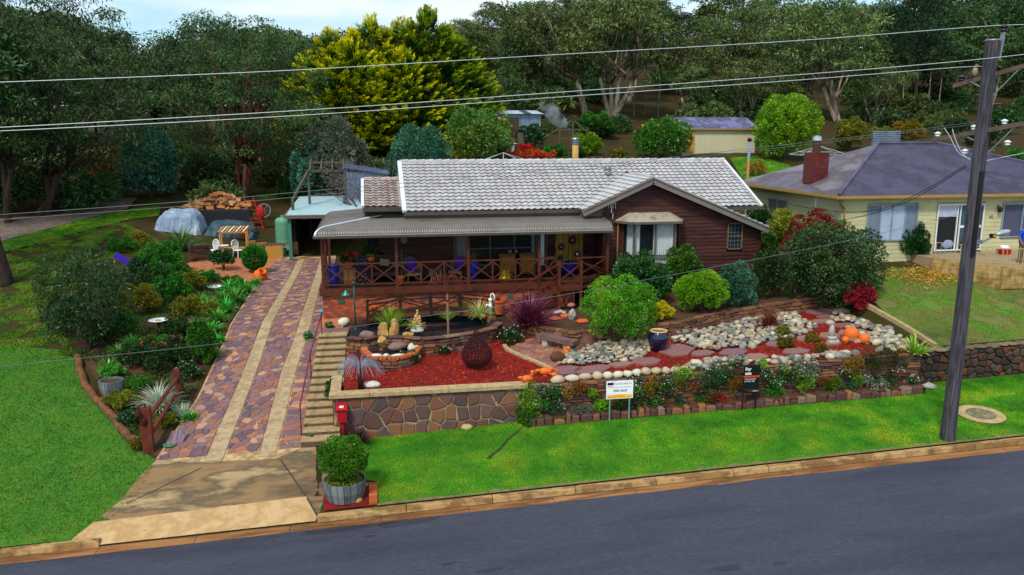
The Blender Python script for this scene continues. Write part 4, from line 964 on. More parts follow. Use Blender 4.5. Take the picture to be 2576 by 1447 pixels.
# bay window
bx = [(11.35, 35.0), (11.68, 34.42), (13.62, 34.42), (13.92, 35.0)]; zb, zt2 = 3.95, 6.02
bay = part(MB().prism(bx, zb-.5, zb) if hasattr(MB, 'prism') else MB().add([(p[0], p[1], zb-.6) for p in bx] + [(p[0], p[1], zb) for p in bx], [(0, 1, 5, 4), (1, 2, 6, 5), (2, 3, 7, 6), (4, 5, 6, 7)]), 'bay_window', board_m, house)
def pane(a, b, z0, z1, cur=None):
 a, b = Vector((a[0], a[1], 0)), Vector((b[0], b[1], 0)); d = (b-a).normalized(); n_ = Vector((d.y, -d.x, 0))
 Z = lambda p, z, o=0.: p + n_*o + Vector((0, 0, z))
 part(MB().add([Z(a, z0), Z(b, z0), Z(b, z1), Z(a, z1)], [(0, 1, 2, 3)]), 'pane', glass, bay)
 if cur:
  for c0, c1 in cur:
   mb = MB(); L_ = (b-a).length; n2 = max(3, int((c1-c0)*L_/.05)); vs = []
   for i in range(n2+1):
    p = a + d*(L_*(c0 + (c1-c0)*i/n2)); o = -.09 - (.03 if i % 2 else 0)
    vs += [Z(p, z0+.02, o), Z(p, z1-.02, o)]
   mb.add(vs, [(2*i, 2*i+2, 2*i+3, 2*i+1) for i in range(n2)]); part(mb, 'curtain', M('sheer_curtain', [(.78, .84, .86), (.88, .9, .9)], 2, .9), bay)
pane(bx[0], bx[1], 4.52, zt2, [(0, 1)]); pane(bx[1], bx[2], 4.52, zt2, [(0.02, .16), (.48, .98)]); pane(bx[2], bx[3], 4.52, zt2, [(0, 1)])
pane(bx[0], bx[1], zb, 4.48, [(0, 1)]); pane(bx[1], bx[2], zb, 4.48, [(0, .2), (.3, 1)]); pane(bx[2], bx[3], zb, 4.48, [(0, 1)])
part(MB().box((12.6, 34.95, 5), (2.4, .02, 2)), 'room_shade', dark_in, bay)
part(MB().rock((12.75, 34.75, 4.62), (.3, .1, .14), 2, 4, .1), 'green_cushion', flat('sea_green', h('4a9070'), .8), bay)
mb = MB()
for p in bx[1:3]: mb.box((p[0], p[1], 4.95), (.1, .1, 2.1))
for i in range(3):
 for z in (zb, 4.5, zt2): mb.beam((bx[i][0], bx[i][1], z), (bx[i+1][0], bx[i+1][1], z), .07, .07)
mb.box((12.68, 34.41, 5.25), (.07, .06, 1.5))
part(mb, 'frame', trim_m, bay)
part(MB().box((13.98, 34.9, 4.95), (.07, .16, 2.1)).box((11.3, 34.93, 4.95), (.06, .1, 2.1)), 'side_trim', timber, bay)
part(MB().tube([(11.05, 34.88, 6.1), (11.05, 34.88, 3.1)], .04, 8), 'downpipe', flat('ochre_pipe', h('8a6a3c'), .5), house)
eb = [(10.88, 35.0, 6.1), (11.5, 34.12, 6.1), (13.8, 34.12, 6.1), (14.22, 35.0, 6.1)]; tb = [(11.55, 35.0, 6.45), (11.85, 34.75, 6.45), (13.3, 34.75, 6.45), (13.55, 35.0, 6.45)]
br = part(MB().add(eb + tb, [(0, 1, 5, 4), (1, 2, 6, 5), (2, 3, 7, 6), (4, 5, 6, 7), (3, 2, 1, 0)]), 'bay_roof', M('bay_iron', [h('8a8070'), h('a49a88'), h('786c5c')], 2, .45, .2, 30, fine=.15), bay)
mb = MB()
for i in range(19):
 t = (i+.5)/19; a = Vector(eb[1]).lerp(Vector(eb[2]), t); b = Vector(tb[1]).lerp(Vector(tb[2]), t); mb.beam(a+Vector((0, 0, .01)), b+Vector((0, 0, .01)), .03, .02)
part(mb, 'rib', MC['bay_iron'], bay); mb = MB()
for i in range(3): mb.beam(Vector(eb[i])-Vector((0, 0, .04)), Vector(eb[i+1])-Vector((0, 0, .04)), .09, .1)
part(mb, 'gutter', trim_m, bay); mb = MB()
for i in (1, 2): mb.beam(Vector(eb[i])+Vector((0, 0, .02)), Vector(tb[i])+Vector((0, 0, .02)), .07, .03)
part(mb, 'hip_cap', MC['bay_iron'], bay)
# --- tiled roofs
tedge = flat('shaded_tile_edge', h('5c4640'), .8)  # brown bare edges, darkened to paint the shadow line under each row
def tileproto(mat):
 mb = MB(); vs = []; w = .3; prof = [(0, .01), (.05, .042), (.11, .052), (.17, .03), (.235, .004), (.302, .01)]
 for yy, dz in ((-.0, .042), (.36, -.006)):
  vs += [(x, yy, z + dz) for x, z in prof]
 vs += [(x, -.0, z - .01) for x, z in prof]
 mb.add(vs, [(i, i+1, 7+i, 6+i) for i in range(5)]); mb.f += [(12+i, 13+i, i+1, i) for i in range(5)]; mb.m += [1]*5; return mb
def tileroof(parent, O, U, V, wd, ln, keep, mat, limit, nm='roof_tile'):
 O, U, V = Vector(O), Vector(U).normalized(), Vector(V).normalized(); N_ = U.cross(V); mt = Matrix((U, V, N_)).transposed()
 proto = tileproto(mat); me = proto.mesh('roof_tile', [mat, tedge]); q = mt.to_quaternion(); nv = int(ln/.325); nu = int(wd/.298); lst = []
 for j in range(nv+1):
  for i in range(nu):
   u, v = i*.298, j*.325
   if v > ln - .1: continue
   if keep(u+.15, v+.16): lst.append((-j, O + U*u + V*v + N_*rs.uniform(0, .006)))
 lst.sort(key=lambda t: -t[0])
 for k, p in lst[:limit]:
  o = bpy.data.objects.new(nm, me); COL.objects.link(o); o.parent = parent; o.location = p - ORG[parent.name]; o.rotation_mode = 'QUATERNION'; o.rotation_quaternion = q
 if len(lst) > limit:
  mb = MB()
  for k, p in lst[limit:]:
   n0 = len(mb.f); mb.add([mt @ v + p for v in proto.v], proto.f, rs.random()); mb.m[n0:] = proto.m
  part(mb, nm, [mat, tedge], parent, kind='stuff')
x0, x1, ye, ze, yr, zr = 1.42, 18.35, 35.55, 6.6, 40.0, 8.6
sl = Vector((0, yr-ye, zr-ze)); nrm = Vector((1, 0, 0)).cross(sl.normalized())
roof = part(MB().add([(x0, ye+.05, ze-.02), (x1, ye+.05, ze-.02), (x1, yr, zr-.02), (x0, yr, zr-.02), (x1, 44.5, 6.55), (x0, 44.5, 6.55)], [(0, 1, 2, 3), (3, 2, 4, 5)]), 'main_roof', tile_m, house)
zl = lambda x: 8.0 - abs(x-12.55)*(.43 if x < 12.55 else .41)
def keep_main(u, v):
 x = x0 + u; y = ye + v*(yr-ye)/sl.length; z = ze + v*(zr-ze)/sl.length
 return not (9.35 < x < 18.4 and zl(x) + .04 > z)
tileroof(roof, (x0+.12, ye, ze), (1, 0, 0), sl, x1-x0-.2, sl.length, keep_main, tile_m, 300)
for i in range(41):
 x = x0 + .02 + i*.413; mb = MB(); mb.tube([(x, yr, zr+.02), (x+.42, yr, zr+.045)], [.11, .125], 7, rs.random()); part(mb, 'ridge_cap', tile_m, roof)
vg = flat('white_verge', (.62, .6, .6), .4)
part(MB().beam((x0+.03, ye-.05, ze+.02), (x0+.03, yr, zr+.04), .2, .12), 'verge', vg, roof); part(MB().beam((x1, ye-.05, ze+.02), (x1, yr, zr+.04), .13, .1), 'verge', vg, roof)
part(MB().add([(x0+.1, 35.7, 5.8), (x0+.1, 44, 5.8), (x0+.1, 44, 6.6), (x0+.1, yr, zr-.05), (x0+.1, 35.7, 6.55)], [(0, 1, 2, 3, 4)]), 'gable_end', trim_m, house)
mg = MB().box(((x0+9.4)/2, ye-.06, ze-.08), (9.4-x0, .14, .14)).box(((x0+9.4)/2, ye+.03, ze-.2), (9.4-x0, .04, .16))
part(mg, 'eave_gutter', flat('bronze_gutter', h('4c443c'), .45), house)
part(MB().box((17.6, ye-.06, ze-.08), (1.6, .14, .14)), 'eave_gutter', MC['bronze_gutter'], house)
part(MB().add([(x0+.1, 35.62, 6.2), (10.4, 35.62, 6.2), (10.4, 35.62, 6.55), (x0+.1, 35.62, 6.55)], [(0, 1, 2, 3)]), 'fascia_shadow_board', trim_m, house)
# gable roof
gy0 = 34.62; ap = Vector((12.55, gy0, 8.02)); lf = Vector((9.32, gy0, 6.6)); rf = Vector((18.3, gy0, 5.66)); yb = lambda z: ye + (z-ze)*(yr-ye)/(zr-ze)
gr = part(MB().add([lf, ap, (ap.x, yb(ap.z)+.15, ap.z), (lf.x, yb(lf.z)+.1, lf.z), rf, (rf.x, 36.4, rf.z), (15.9, yb(6.6)+.0, 6.64)], [(0, 1, 2, 3)[::-1], (1, 4, 5, 6, 2)[::-1]]), 'gable_roof', tile_m, house)
V_ = ap - lf
def keep_g(u, v): z = lf.z + v*V_.normalized().z; y = gy0 + .06 + (3.6-u); return y < yb(z) + .05
tileroof(gr, (lf.x, gy0+.06+3.6, lf.z+.02), (0, -1, 0), V_, 3.6, V_.length, keep_g, tile_m, 90)
V2 = ap - rf
tileroof(gr, (rf.x, gy0+.06, rf.z+.02), (0, 1, 0), V2, 3.6, V2.length, lambda u, v: gy0+.06+u < max(36.0, yb(rf.z + v*V2.normalized().z)+.05), tile_m, 60)
for i in range(8): y = gy0+.02+i*.41; mb = MB().tube([(12.55, y, 8.06), (12.55, y+.42, 8.04)], [.11, .12], 7); part(mb, 'ridge_cap', tile_m, gr)
bg = MB()
for a, b in ((lf, ap), (ap, rf)):
 d = (b-a).normalized(); dn = Vector((0, 0, -1)); o = Vector((0, -.04, -.13)); bg.beam(a+o, b+o, .045, .24); bg.beam(a+Vector((0, -.05, .02)), b+Vector((0, -.05, .02)), .12, .07)
part(bg, 'barge_board', M('barge_paint', [h('6e6460'), h('7c726c')], 1, .5), house)
part(MB().add([lf+Vector((0, .4, -.3)), lf+Vector((1.1, .4, -.3)), lf+Vector((1.1, .4, .1)), lf+Vector((0, .4, -.05))], [(0, 1, 2, 3)]), 'soffit_end', trim_m, house)
part(MB().add([lf+Vector((0, 0, -.08)), ap+Vector((0, 0, -.08)), ap+Vector((0, .45, -.08)), lf+Vector((0, .45, -.08)), rf+Vector((0, 0, -.08)), rf+Vector((0, .45, -.08))], [(0, 1, 2, 3), (1, 4, 5, 2)]), 'soffit', trim_m, house)
# low left roof
sx0, sx1, sy0, sz0, sy1, sz1 = -.36, 1.42, 36.55, 6.75, 39.9, 7.78
s2 = Vector((0, sy1-sy0, sz1-sz0))
lr = part(MB().add([(sx0, sy0+.04, sz0-.02), (sx1, sy0+.04, sz0-.02), (sx1, sy1, sz1-.02), (sx0, sy1, sz1-.02), (sx0, 43.2, 6.75), (sx1, 43.2, 6.75)], [(0, 1, 2, 3), (3, 2, 5, 4)]), 'low_roof', tile_red, house)
tileroof(lr, (sx0+.1, sy0, sz0), (1, 0, 0), s2, sx1-sx0-.05, s2.length, lambda u, v: True, tile_red, 70)
for i in range(4): x = sx0+.02+i*.43; part(MB().tube([(x, sy1, sz1+.02), (x+.44, sy1, sz1+.04)], [.1, .115], 7), 'ridge_cap', tile_red, lr)
part(MB().beam((sx0, sy0-.05, sz0+.03), (sx0, sy1, sz1+.04), .14, .1), 'verge', vg, lr)
part(MB().box(((sx0+sx1)/2, sy0-.05, sz0-.1), (sx1-sx0, .14, .2)).box(((sx0+sx1)/2, sy0+.1, sz0-.3), (sx1-sx0-.1, .05, .3)), 'eave_gutter', MC['bronze_gutter'], lr)
part(MB().box((.6, 38.8, 5.2), (1.6, 4.4, 3)), 'wing_core', dark_in, house)
# --- bullnose verandah roof
def vz(d):
 if d < .5: t = d/.5; return 5.84 + .34*math.sqrt(max(0, 1-(1-t)**2))
 return 6.18 + (d-.5)*.085
ds = [0, .01, .035, .08, .15, .25, .37, .5, .8, 1.2, 1.7, 2.2]; VX0, VX1, VY = -2.3, 10.35, 33.55
mb = MB(); nxx = 500; row = nxx+1
for d in ds:
 for i in range(nxx+1):
  x = VX0 + (VX1-VX0)*i/nxx; xx = max(x, VX0+d); c = .011*math.cos(2*math.pi*x/.101)
  nd = 1 if d < .15 else 0
  mb.v.append(Vector((xx, VY+d-c*nd, vz(d)+c*(1-nd)))); mb.t.append(0)
for j in range(len(ds)-1):
 for i in range(nxx): mb.f.append((j*row+i, j*row+i+1, (j+1)*row+i+1, (j+1)*row+i)); mb.m.append(0)
vr = part(mb, 'verandah_roof', iron, house, smooth=True)
mb = MB(); ylen = 7.5; nyy = 150; row = nyy+1
for d in ds + [2.75]:
 for i in range(nyy+1):
  y = VY + ylen*i/nyy; yy = max(y, VY+d); c = .008*math.cos(2*math.pi*y/.101)
  mb.v.append(Vector((VX0+d, yy, vz(d)+c))); mb.t.append(0)
for j in range(len(ds)):
 for i in range(nyy): mb.f.append((j*row+i, (j+1)*row+i, (j+1)*row+i+1, j*row+i+1)); mb.m.append(0)
part(mb, 'side_roof', iron, vr, smooth=True)
part(MB().tube([(VX0+d+.0, VY+d, vz(d)+.025) for d in ds], .045, 6), 'hip_flashing', flat('bright_flashing', (.62, .62, .66), .35, metal=.3), vr)
part(MB().box(((VX0+VX1)/2, VY-.03, 5.8), (VX1-VX0+.1, .12, .1)).box((VX0-.03, VY+3.7, 5.8), (.12, 7.5, .1)), 'gutter', MC['bronze_gutter'], vr)
part(MB().box(((VX0+VX1)/2, VY-.06, 5.862), (VX1-VX0+.1, .05, .016)), 'gutter_highlight', flat('pale_highlight', (.4, .39, .38), .4), vr)  # pale strip painting a highlight along the front gutter
mb = MB(); pr = [(VX1, VY+d, vz(d)) for d in ds]; mb.add([(VX1, VY+2.2, 5.84)] + pr, [tuple(range(len(pr)+1))[::-1]]); part(mb, 'end_panel', iron, vr)
part(MB().tube([Vector(p)+Vector((.01, 0, .01)) for p in pr], .03, 6), 'end_flashing', iron, vr)
# ceiling under the iron
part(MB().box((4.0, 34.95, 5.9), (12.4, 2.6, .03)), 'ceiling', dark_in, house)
# --- verandah posts, rails and crossed braces
PX = [-2.07, 1.0, 4.07, 7.2, 10.3]
for x in PX: part(MB().box((x, 33.98, 4.66), (.12, .12, 2.3)), 'post', timber, house)
part(MB().box((4.1, 33.98, 5.76), (12.4, .1, .16)), 'post_beam', timber, house)
for y in (37, 40.2): part(MB().box((-2.1, y, 4.66), (.12, .12, 2.3)), 'post', timber, house)
def xpanel(a, b, z0=3.74, z1=4.58):
 a, b = Vector(a), Vector(b); d = (b-a).normalized()
 part(MB().beam(a+Vector((0, 0, z0+.03)), b+Vector((0, 0, z1-.03)), .035, .05, upv=(0, 0, 1)), 'brace', timber, house)
 part(MB().beam(a+Vector((0, .004, z1-.03)), b+Vector((0, .004, z0+.03)), .03, .05), 'brace', timber, house)
for i in range(4):
 a, b = PX[i]+.06, PX[i+1]-.06
 if i == 3: b = 7.92
 part(MB().box(((a+b)/2, 33.98, 4.6), (b-a, .07, .06)), 'top_rail', timber, house); part(MB().box(((a+b)/2, 33.98, 3.72), (b-a, .06, .06)), 'bottom_rail', timber, house)
 n = 3 if i < 3 else 1
 for k in range(n):
  p, q = a + (b-a)*k/n, a + (b-a)*(k+1)/n
  xpanel((p, 33.98, 0), (q, 33.98, 0))
  if k < n-1: part(MB().box((q, 33.98, 4.16), (.06, .06, .84)), 'baluster', timber, house)
# side railing
for k in range(3): xpanel((-2.1, 34.1+k*1.0, 0), (-2.1, 35.1+k*1.0, 0))
part(MB().box((-2.1, 35.6, 4.6), (.07, 3.1, .06)), 'top_rail', timber, house)
# right end railing beyond the landing
part(MB().box((9.55, 33.98, 4.6), (1.4, .07, .06)).box((9.55, 33.98, 3.72), (1.4, .06, .06)), 'top_rail', timber, house); xpanel((8.92, 33.98, 0), (10.25, 33.98, 0))
part(MB().beam((8.92, 33.2, 4.55), (10.2, 33.9, 4.0), .06, .07), 'side_rail', timber, house)
# landing and stairs
lz = 3.55; LX0, LX1, LY = 7.9, 8.88, 33.12
part(MB().box(((LX0+LX1)/2, 33.5, lz), (LX1-LX0, .8, .05)), 'landing_deck', timber, house)
part(MB().box(((LX0+LX1)/2, LY-.03, 3.42), (1.1, .06, .22)), 'landing_beam', timber, house)
for x in (LX0, LX1): part(MB().box((x, LY, 3.42), (.12, .12, 2.35)), 'landing_post', timber, house)
part(MB().box(((LX0+LX1)/2, LY, 4.5), (LX1-LX0, .06, .06)).box(((LX0+LX1)/2, LY, 3.72), (LX1-LX0, .06, .06)), 'top_rail', timber, house); xpanel((LX0+.06, LY, 0), (LX1-.06, LY, 0), 3.74, 4.47)
for y in (LY, LY+.78): part(MB().beam((LX0, y, 3.42), (5.95, y, 2.5), .05, .27), 'stringer', timber, house)
for k in range(7): t = (k+.5)/7; part(MB().box((LX0-.12-(1.75*t), LY+.4, 3.5-.86*t), (.27, .76, .045)), 'tread', timber, house)
part(MB().beam((LX0, LY, 4.5), (5.9, LY, 3.38), .055, .06), 'stair_rail', timber, house); part(MB().beam((LX0, LY+.005, 4.1), (6.4, LY+.005, 2.85), .04, .05), 'brace', timber, house)
part(MB().box((6.35, LY, 3.05), (.07, .07, 1.15)), 'stair_post', timber, house)
part(MB().beam((LX1, LY+.02, 3.42), (10.4, LY+.5, 3.62), .05, .14), 'landing_beam', timber, house); part(MB().beam((LX1, LY, 3.8), (10.2, 33.9, 3.95), .04, .05), 'brace', timber, house)
for k in range(3):
 p = aty((1510, 1532, 1549)[k], (712, 716, 719)[k], 33.0); part(MB().box((p.x, 32.95, p.z-.35), (.24, .2, .9)), 'cap_post', flat('coral_paint', h('c84a2c'), .6), house)
# vents, flue, aerials
p = aty(1532, 425, 38.2); part(MB().lathe([(.2, -.12), (.19, .02), (.16, .1), (.08, .15), (0, .16)], 14, (p.x, 38.4, p.z+.02)), 'roof_vent', flat('galv_vent', (.2, .25, .3), .4, metal=.6), house, smooth=True)
p = aty(1447, 405, 41.5); fz = p.z-.7
fl = part(MB().lathe([(.17, 0), (.17, 1.55)], 14, (p.x, 41.5, fz)), 'flue', flat('ochre_flue', h('b08a48'), .6), house, smooth=True)
part(MB().lathe([(.19, 1.55), (.2, 1.6), (.15, 1.63), (.15, 1.68), (.21, 1.7), (.21, 1.74), (.15, 1.76), (.15, 1.8), (.23, 1.83), (.2, 1.88), (0, 1.92)], 14, (p.x, 41.5, fz)), 'cowl', flat('dull_zinc', (.25, .27, .3), .4, metal=.7), fl)
FLUE = Vector((p.x, 41.5, fz+1.9))
p = aty(1541, 552, 34.7); mb = MB().tube([p, p+Vector((.02, 0, .25)), p+Vector((-.06, 0, .3)), p+Vector((-.06, 0, .85))], .018, 5)
for k in range(4): mb.tube([p+Vector((-.22+.11*k, -.02, .5)), p+Vector((-.22+.11*k, -.02, .95))], .01, 4)
mb.tube([p+Vector((-.28, 0, .72)), p+Vector((.18, 0, .72))], .012, 4); part(mb, 'tv_aerial', flat('aerial_metal', (.55, .58, .6), .35, metal=.6), house)
p = aty(1592, 404, 40.1); part(MB().tube([p-Vector((.12, 0, .05)), p+Vector((-.05, 0, .1)), p+Vector((.08, 0, .1)), p+Vector((.1, 0, .02))], .02, 5), 'service_bracket', white_m, house)
p = aty(1067, 546, 34.9); part(MB().box((p.x, 34.9, 6.3), (.42, .04, .1)), 'bracket_plate', trim_m, house)
# ================================================================ CREAM COTTAGE
cream = M('cream_board', [h('b6ae84'), h('c0b88e'), h('aaa27a')], 1, .6, .25, 20, detail=6, fine=.06, tonew=.05)
purp = M('purple_iron', [h('4a465c'), h('565068'), h('423e52'), h('5e5a70')], .6, .5, .25, 30, detail=8, fine=.12, spec=.4)
purp_old = M('weathered_iron', [h('5a546a'), h('7a7480'), h('665a62'), h('8c8890'), h('4c4860')], .5, .5, .3, 30, detail=9, fine=.15, spec=.4, stretch=(1, .5, 1))
cot = top('cottage', 'cream weatherboard cottage with a purple-grey hipped iron roof and brick chimney', 'house', (28, 38, 4.3))
CX0, CX1, CY0, CY1 = 21.5, 37.5, 33.9, 43.6
part(MB().box(((CX0+CX1)/2, (CY0+CY1)/2+.03, 5.45), (CX1-CX0-.1, CY1-CY0-.1, 3.4)), 'core', cream, cot)
wf = part(MB().box(((CX0+CX1)/2, CY0+.02, 3.9), (CX1-CX0, .05, .3)), 'front_wall', cream, cot)
boards(wf, CY0, rowset(4.0, 7.1, .2, lambda z: CX0, lambda z: CX1, holes=((22.85, 25.42, 5.03, 6.72), (26.45, 29.0, 4.45, 6.72), (30.0, 31.9, 5.05, 6.7))), cream, proud=.018)
wls = part(MB().box((CX0+.02, (CY0+CY1)/2, 3.9), (.05, CY1-CY0, .3)), 'side_wall', cream, cot)
boards(wls, 0, rowset(4.0, 7.1, .2, lambda z: CY0, lambda z: CY1), cream, proud=.018, xdir=False, x0=CX0)
bl = flat('blue_grey_frame', h('7c90a0'), .5)
def window(root, x0, x1, z0, z1, y, fm, gm, muls=(), cur=None, nm='window'):
 w = part(MB().box(((x0+x1)/2, y-.0, (z0+z1)/2), (x1-x0, .015, z1-z0)), nm, gm, root); mb = MB()
 for x in (x0, x1) + tuple(muls): mb.box((x, y-.03, (z0+z1)/2), (.055, .06, z1-z0+.06))
 for z in (z0, z1): mb.box(((x0+x1)/2, y-.034, z), (x1-x0+.06, .06, .06))
 part(mb, 'frame', fm, w)
 for a, b, m_ in (cur or ()): part(MB().box(((a+b)/2, y-.012, (z0+z1)/2), (b-a, .01, z1-z0-.04)), 'blind', m_, w)
 return w
bli = flat('grey_blind', (.16, .19, .26), .7); blw = flat('pale_blind', (.36, .42, .55), .7)
window(cot, 22.85, 25.42, 5.05, 6.7, CY0-.02, bl, bli, (23.5, 24.1, 24.8), ((23.55, 24.08, blw), (24.14, 24.77, blw)))
window(cot, 30.02, 31.9, 5.07, 6.66, CY0-.02, bl, flat('dusk_blind', (.07, .07, .12), .7), (31.1,))
d_ = window(cot, 26.5, 28.95, 4.5, 6.68, CY0-.02, white_m, dark_in, (27.55, 27.7), ((27.75, 28.85, flat('teal_screen', (.04, .085, .12), .6)),), nm='sliding_door')
part(MB().box((27.02, CY0-.045, 6.38), (.98, .012, .55)), 'roller_blind', flat('lilac_blind', (.42, .42, .55), .7), d_); part(MB().box((28.3, CY0-.05, 5.62), (1.15, .02, .12)), 'mid_rail', white_m, d_)
part(MB().rock((27.2, CY0-.02, 4.78), (.32, .04, .22), 2, 3, .15), 'bedding', flat('pale_bedding', (.25, .3, .5), .8), d_)
for a, z0, z1 in ((40.72, 5.62, 6.45),):
 w = part(MB().box((CX0-.03, 39.8, 6.05), (.015, 1.9, .9)), 'window', glass, cot); part(MB().box((CX0-.05, 38.85, 6.05), (.06, .06, .96)).box((CX0-.05, 39.8, 6.05), (.06, .05, .96)).box((CX0-.05, 40.75, 6.05), (.06, .06, .96)).box((CX0-.05, 39.8, 5.58), (.06, 1.96, .06)).box((CX0-.05, 39.8, 6.53), (.06, 1.96, .06)), 'frame', bl, w)
part(MB().tube([(CX0-.06, 36.0, 6.9), (CX0-.06, 36.0, 4.2)], .05, 8), 'white_downpipe', white_m, cot)
och = flat('ochre_fascia', h('a07c44'), .55)
part(MB().tube([(CX0-.35, 33.6, 6.98), (CX0-.1, 33.75, 6.75), (CX0+.1, 33.8, 6.6), (CX0+.1, 33.8, 4.1)], .05, 8), 'downpipe', och, cot)
# roof
ex0, ex1, ey0, ey1, ez = CX0-.45, CX1+.45, CY0-.42, CY1+.45, 7.2; R0 = Vector((26.55, 38.95, 9.45)); R1 = Vector((30.1, 38.95, 9.45))
A, B, C_, D_ = Vector((ex0, ey0, ez)), Vector((ex1, ey0, ez)), Vector((ex1, ey1, ez)), Vector((ex0, ey1, ez))
crf = part(MB().add([A, B, R1, R0], [(0, 1, 2, 3)]), 'roof', purp, cot)
part(MB().add([D_, A, R0], [(0, 1, 2)]), 'weathered_slope', purp_old, crf); part(MB().add([B, C_, R1, D_, R0], [(0, 1, 2), (2, 1, 3, 4)]), 'rear_slope', purp, crf)
def ribs(a, b, top_a, top_b, n, mat, nm, up_=.012, w=.035):
 mb = MB()
 for i in range(1, n):
  t = i/n; p = a.lerp(b, t); x = p.x;
  # run straight up the slope from the eave until a hip or the ridge
  yield_t = 1.
  if abs(b.x-a.x) > 1:
   hx0, hx1 = (x-a.x)/(top_a.x-a.x), (b.x-x)/(b.x-top_b.x); yield_t = min(1, hx0, hx1)
   q = Vector((x, a.y + (top_a.y-a.y)*yield_t, a.z + (top_a.z-a.z)*yield_t))
  else:
   mid = top_a.y; yield_t = (p.y-a.y)/(mid-a.y) if p.y < mid else (b.y-p.y)/(b.y-mid); yield_t = min(1, abs(yield_t)); q = Vector((a.x + (top_a.x-a.x)*yield_t, p.y, a.z + (top_a.z-a.z)*yield_t))
  mb.beam(p+Vector((0, 0, up_)), q+Vector((0, 0, up_)), w, .016)
 part(mb, nm, mat, crf, kind='stuff')
ribs(A, B, R0, R1, 190, purp, 'corrugation'); ribs(A, D_, R0, R0, 110, purp_old, 'corrugation')
mb = MB()
for a, b in ((A, R0), (R0, R1), (R1, B)): mb.tube([a+Vector((0, 0, .05)), b+Vector((0, 0, .05))], .075, 6)
part(mb, 'ridge_capping', purp, crf)
part(MB().box(((ex0+ex1)/2, ey0-.03, ez-.07), (ex1-ex0, .1, .13)).box((ex0-.03, (ey0+ey1)/2, ez-.07), (.1, ey1-ey0, .13)), 'gutter', och, crf)
part(MB().box(((ex0+ex1)/2, ey0+.2, ez-.15), (ex1-ex0, .45, .02)).box((ex0+.2, (ey0+ey1)/2, ez-.15), (.45, ey1-ey0, .02)), 'soffit', cream, crf)
# chimney
ch = part(MB().box((22.15, 37.45, 8.3), (.98, .66, 1.55)), 'chimney', flat('chimney_mortar', h('5c3028'), .8), cot); items = []
cb = M('chimney_brick', [h('6e241e'), h('5a2424'), h('50283a')], 3, .8, .5, 40, pieces=[h('6e241e'), h('5e1e1e'), h('4c2a38'), h('7a2c20')], piece=.6, fine=.2)
z = 7.6; r_ = 0
while z < 9.0:
 x = 21.66 - (.12 if r_ % 2 else 0)
 while x < 22.62:
  a, b = max(x, 21.66), min(x+.24, 22.64); tn = rs.random()
  if b-a > .05: items.append((1, lambda mb, a=a, b=b, z=z, tn=tn: mb.box(((a+b)/2, 37.11, z+.055), (b-a-.012, .04, .1), tone=tn)))
  x += .25
 z += .115; r_ += 1
subpieces(ch, 'brick', cb, items, 120)
part(MB().lathe([(.19, 0), (.19, .5), (.24, .52), (.24, .6), (.19, .62)], 12, (22.12, 37.45, 9.05)), 'chimney_pot', flat('brown_pipe', h('4a2a20'), .6), ch); part(MB().lathe([(.22, 0), (.22, .12), (.18, .14), (.2, .2), (0, .24)], 12, (22.12, 37.45, 9.66)), 'cowl', flat('bright_zinc', (.6, .66, .7), .3, metal=.5), ch)
# patio of the cottage
pm = M('patio_concrete', [h('8c7458'), h('9c8468'), h('7c6650')], .8, .85, .3, 40, fine=.12); blk = M('sand_block', [h('a88850'), h('b89860'), h('8c6c3c'), h('6c5434')], 1.6, .9, .6, 25, detail=8, fine=.2)
PP = [(25.3, 33.8), (25.5, 32.6), (26.9, 30.05), (38, 29.6), (38, 33.8)]
pz = 4.36; n = len(PP)
pat = part(MB().add([(p[0], p[1], pz) for p in PP] + [(p[0], p[1], 2.4) for p in PP], [tuple(range(n)), (0, 5, 6, 1)[::-1], (1, 6, 7, 2)[::-1], (2, 7, 8, 3)[::-1]]), 'patio', pm, cot)
items = []
for (a, b) in ((PP[1], PP[2]), (PP[2], PP[3])):
 a, b = Vector(a+(0,)), Vector(b+(0,)); d = (b-a).normalized(); nr = Vector((d.y, -d.x, 0)); Lb = (b-a).length
 for k in range(5):
  s = -.2*(k % 2)
  while s < Lb:
   s0, s1 = max(0, s), min(Lb, s+.4); s += .4
   if s1-s0 < .08: continue
   c = a + d*(s0+s1)/2; zc = pz-.12-.2*k
   if zc < nblawn(c.x, c.y)-.2: continue
   tn = rs.random(); items.append((-k, lambda mb, c=c, zc=zc, w=s1-s0, tn=tn, an=math.atan2(d.y, d.x), nr=nr: mb.box(c+nr*.03+Vector((0, 0, zc)), (w-.012, .1, .19), Matrix.Rotation(an, 3, 'Z'), tone=tn)))
pieces(pat, 'block', blk, items, 120)
pr_ = top('patio_railing', 'thin cream metal balustrade round the cottage patio', 'railing', (27, 30.2, pz)); rm = flat('cream_metal', h('b0a070'), .5)
q = [Vector((25.6, 32.6, pz)), Vector((27.0, 30.2, pz)), Vector((33, 29.95, pz))]
for i in range(2):
 a, b = q[i], q[i+1]; part(MB().beam(a+Vector((0, 0, .72)), b+Vector((0, 0, .72)), .03, .025), 'top_rail', rm, pr_); part(MB().beam(a+Vector((0, 0, .08)), b+Vector((0, 0, .08)), .025, .02), 'bottom_rail', rm, pr_)
 k = int((b-a).length/.2)
 for j in range(k): p = a.lerp(b, j/k); part(MB().tube([p, p+Vector((0, 0, .74))], .011 if j % 5 else .02, 5), 'baluster', rm, pr_)
tx = text('42', .2, flat('dark_numeral', (.02, .02, .02), .5), cot, (29.3, CY0-.04, 6.0), (R(90), 0, 0), 'house_number')
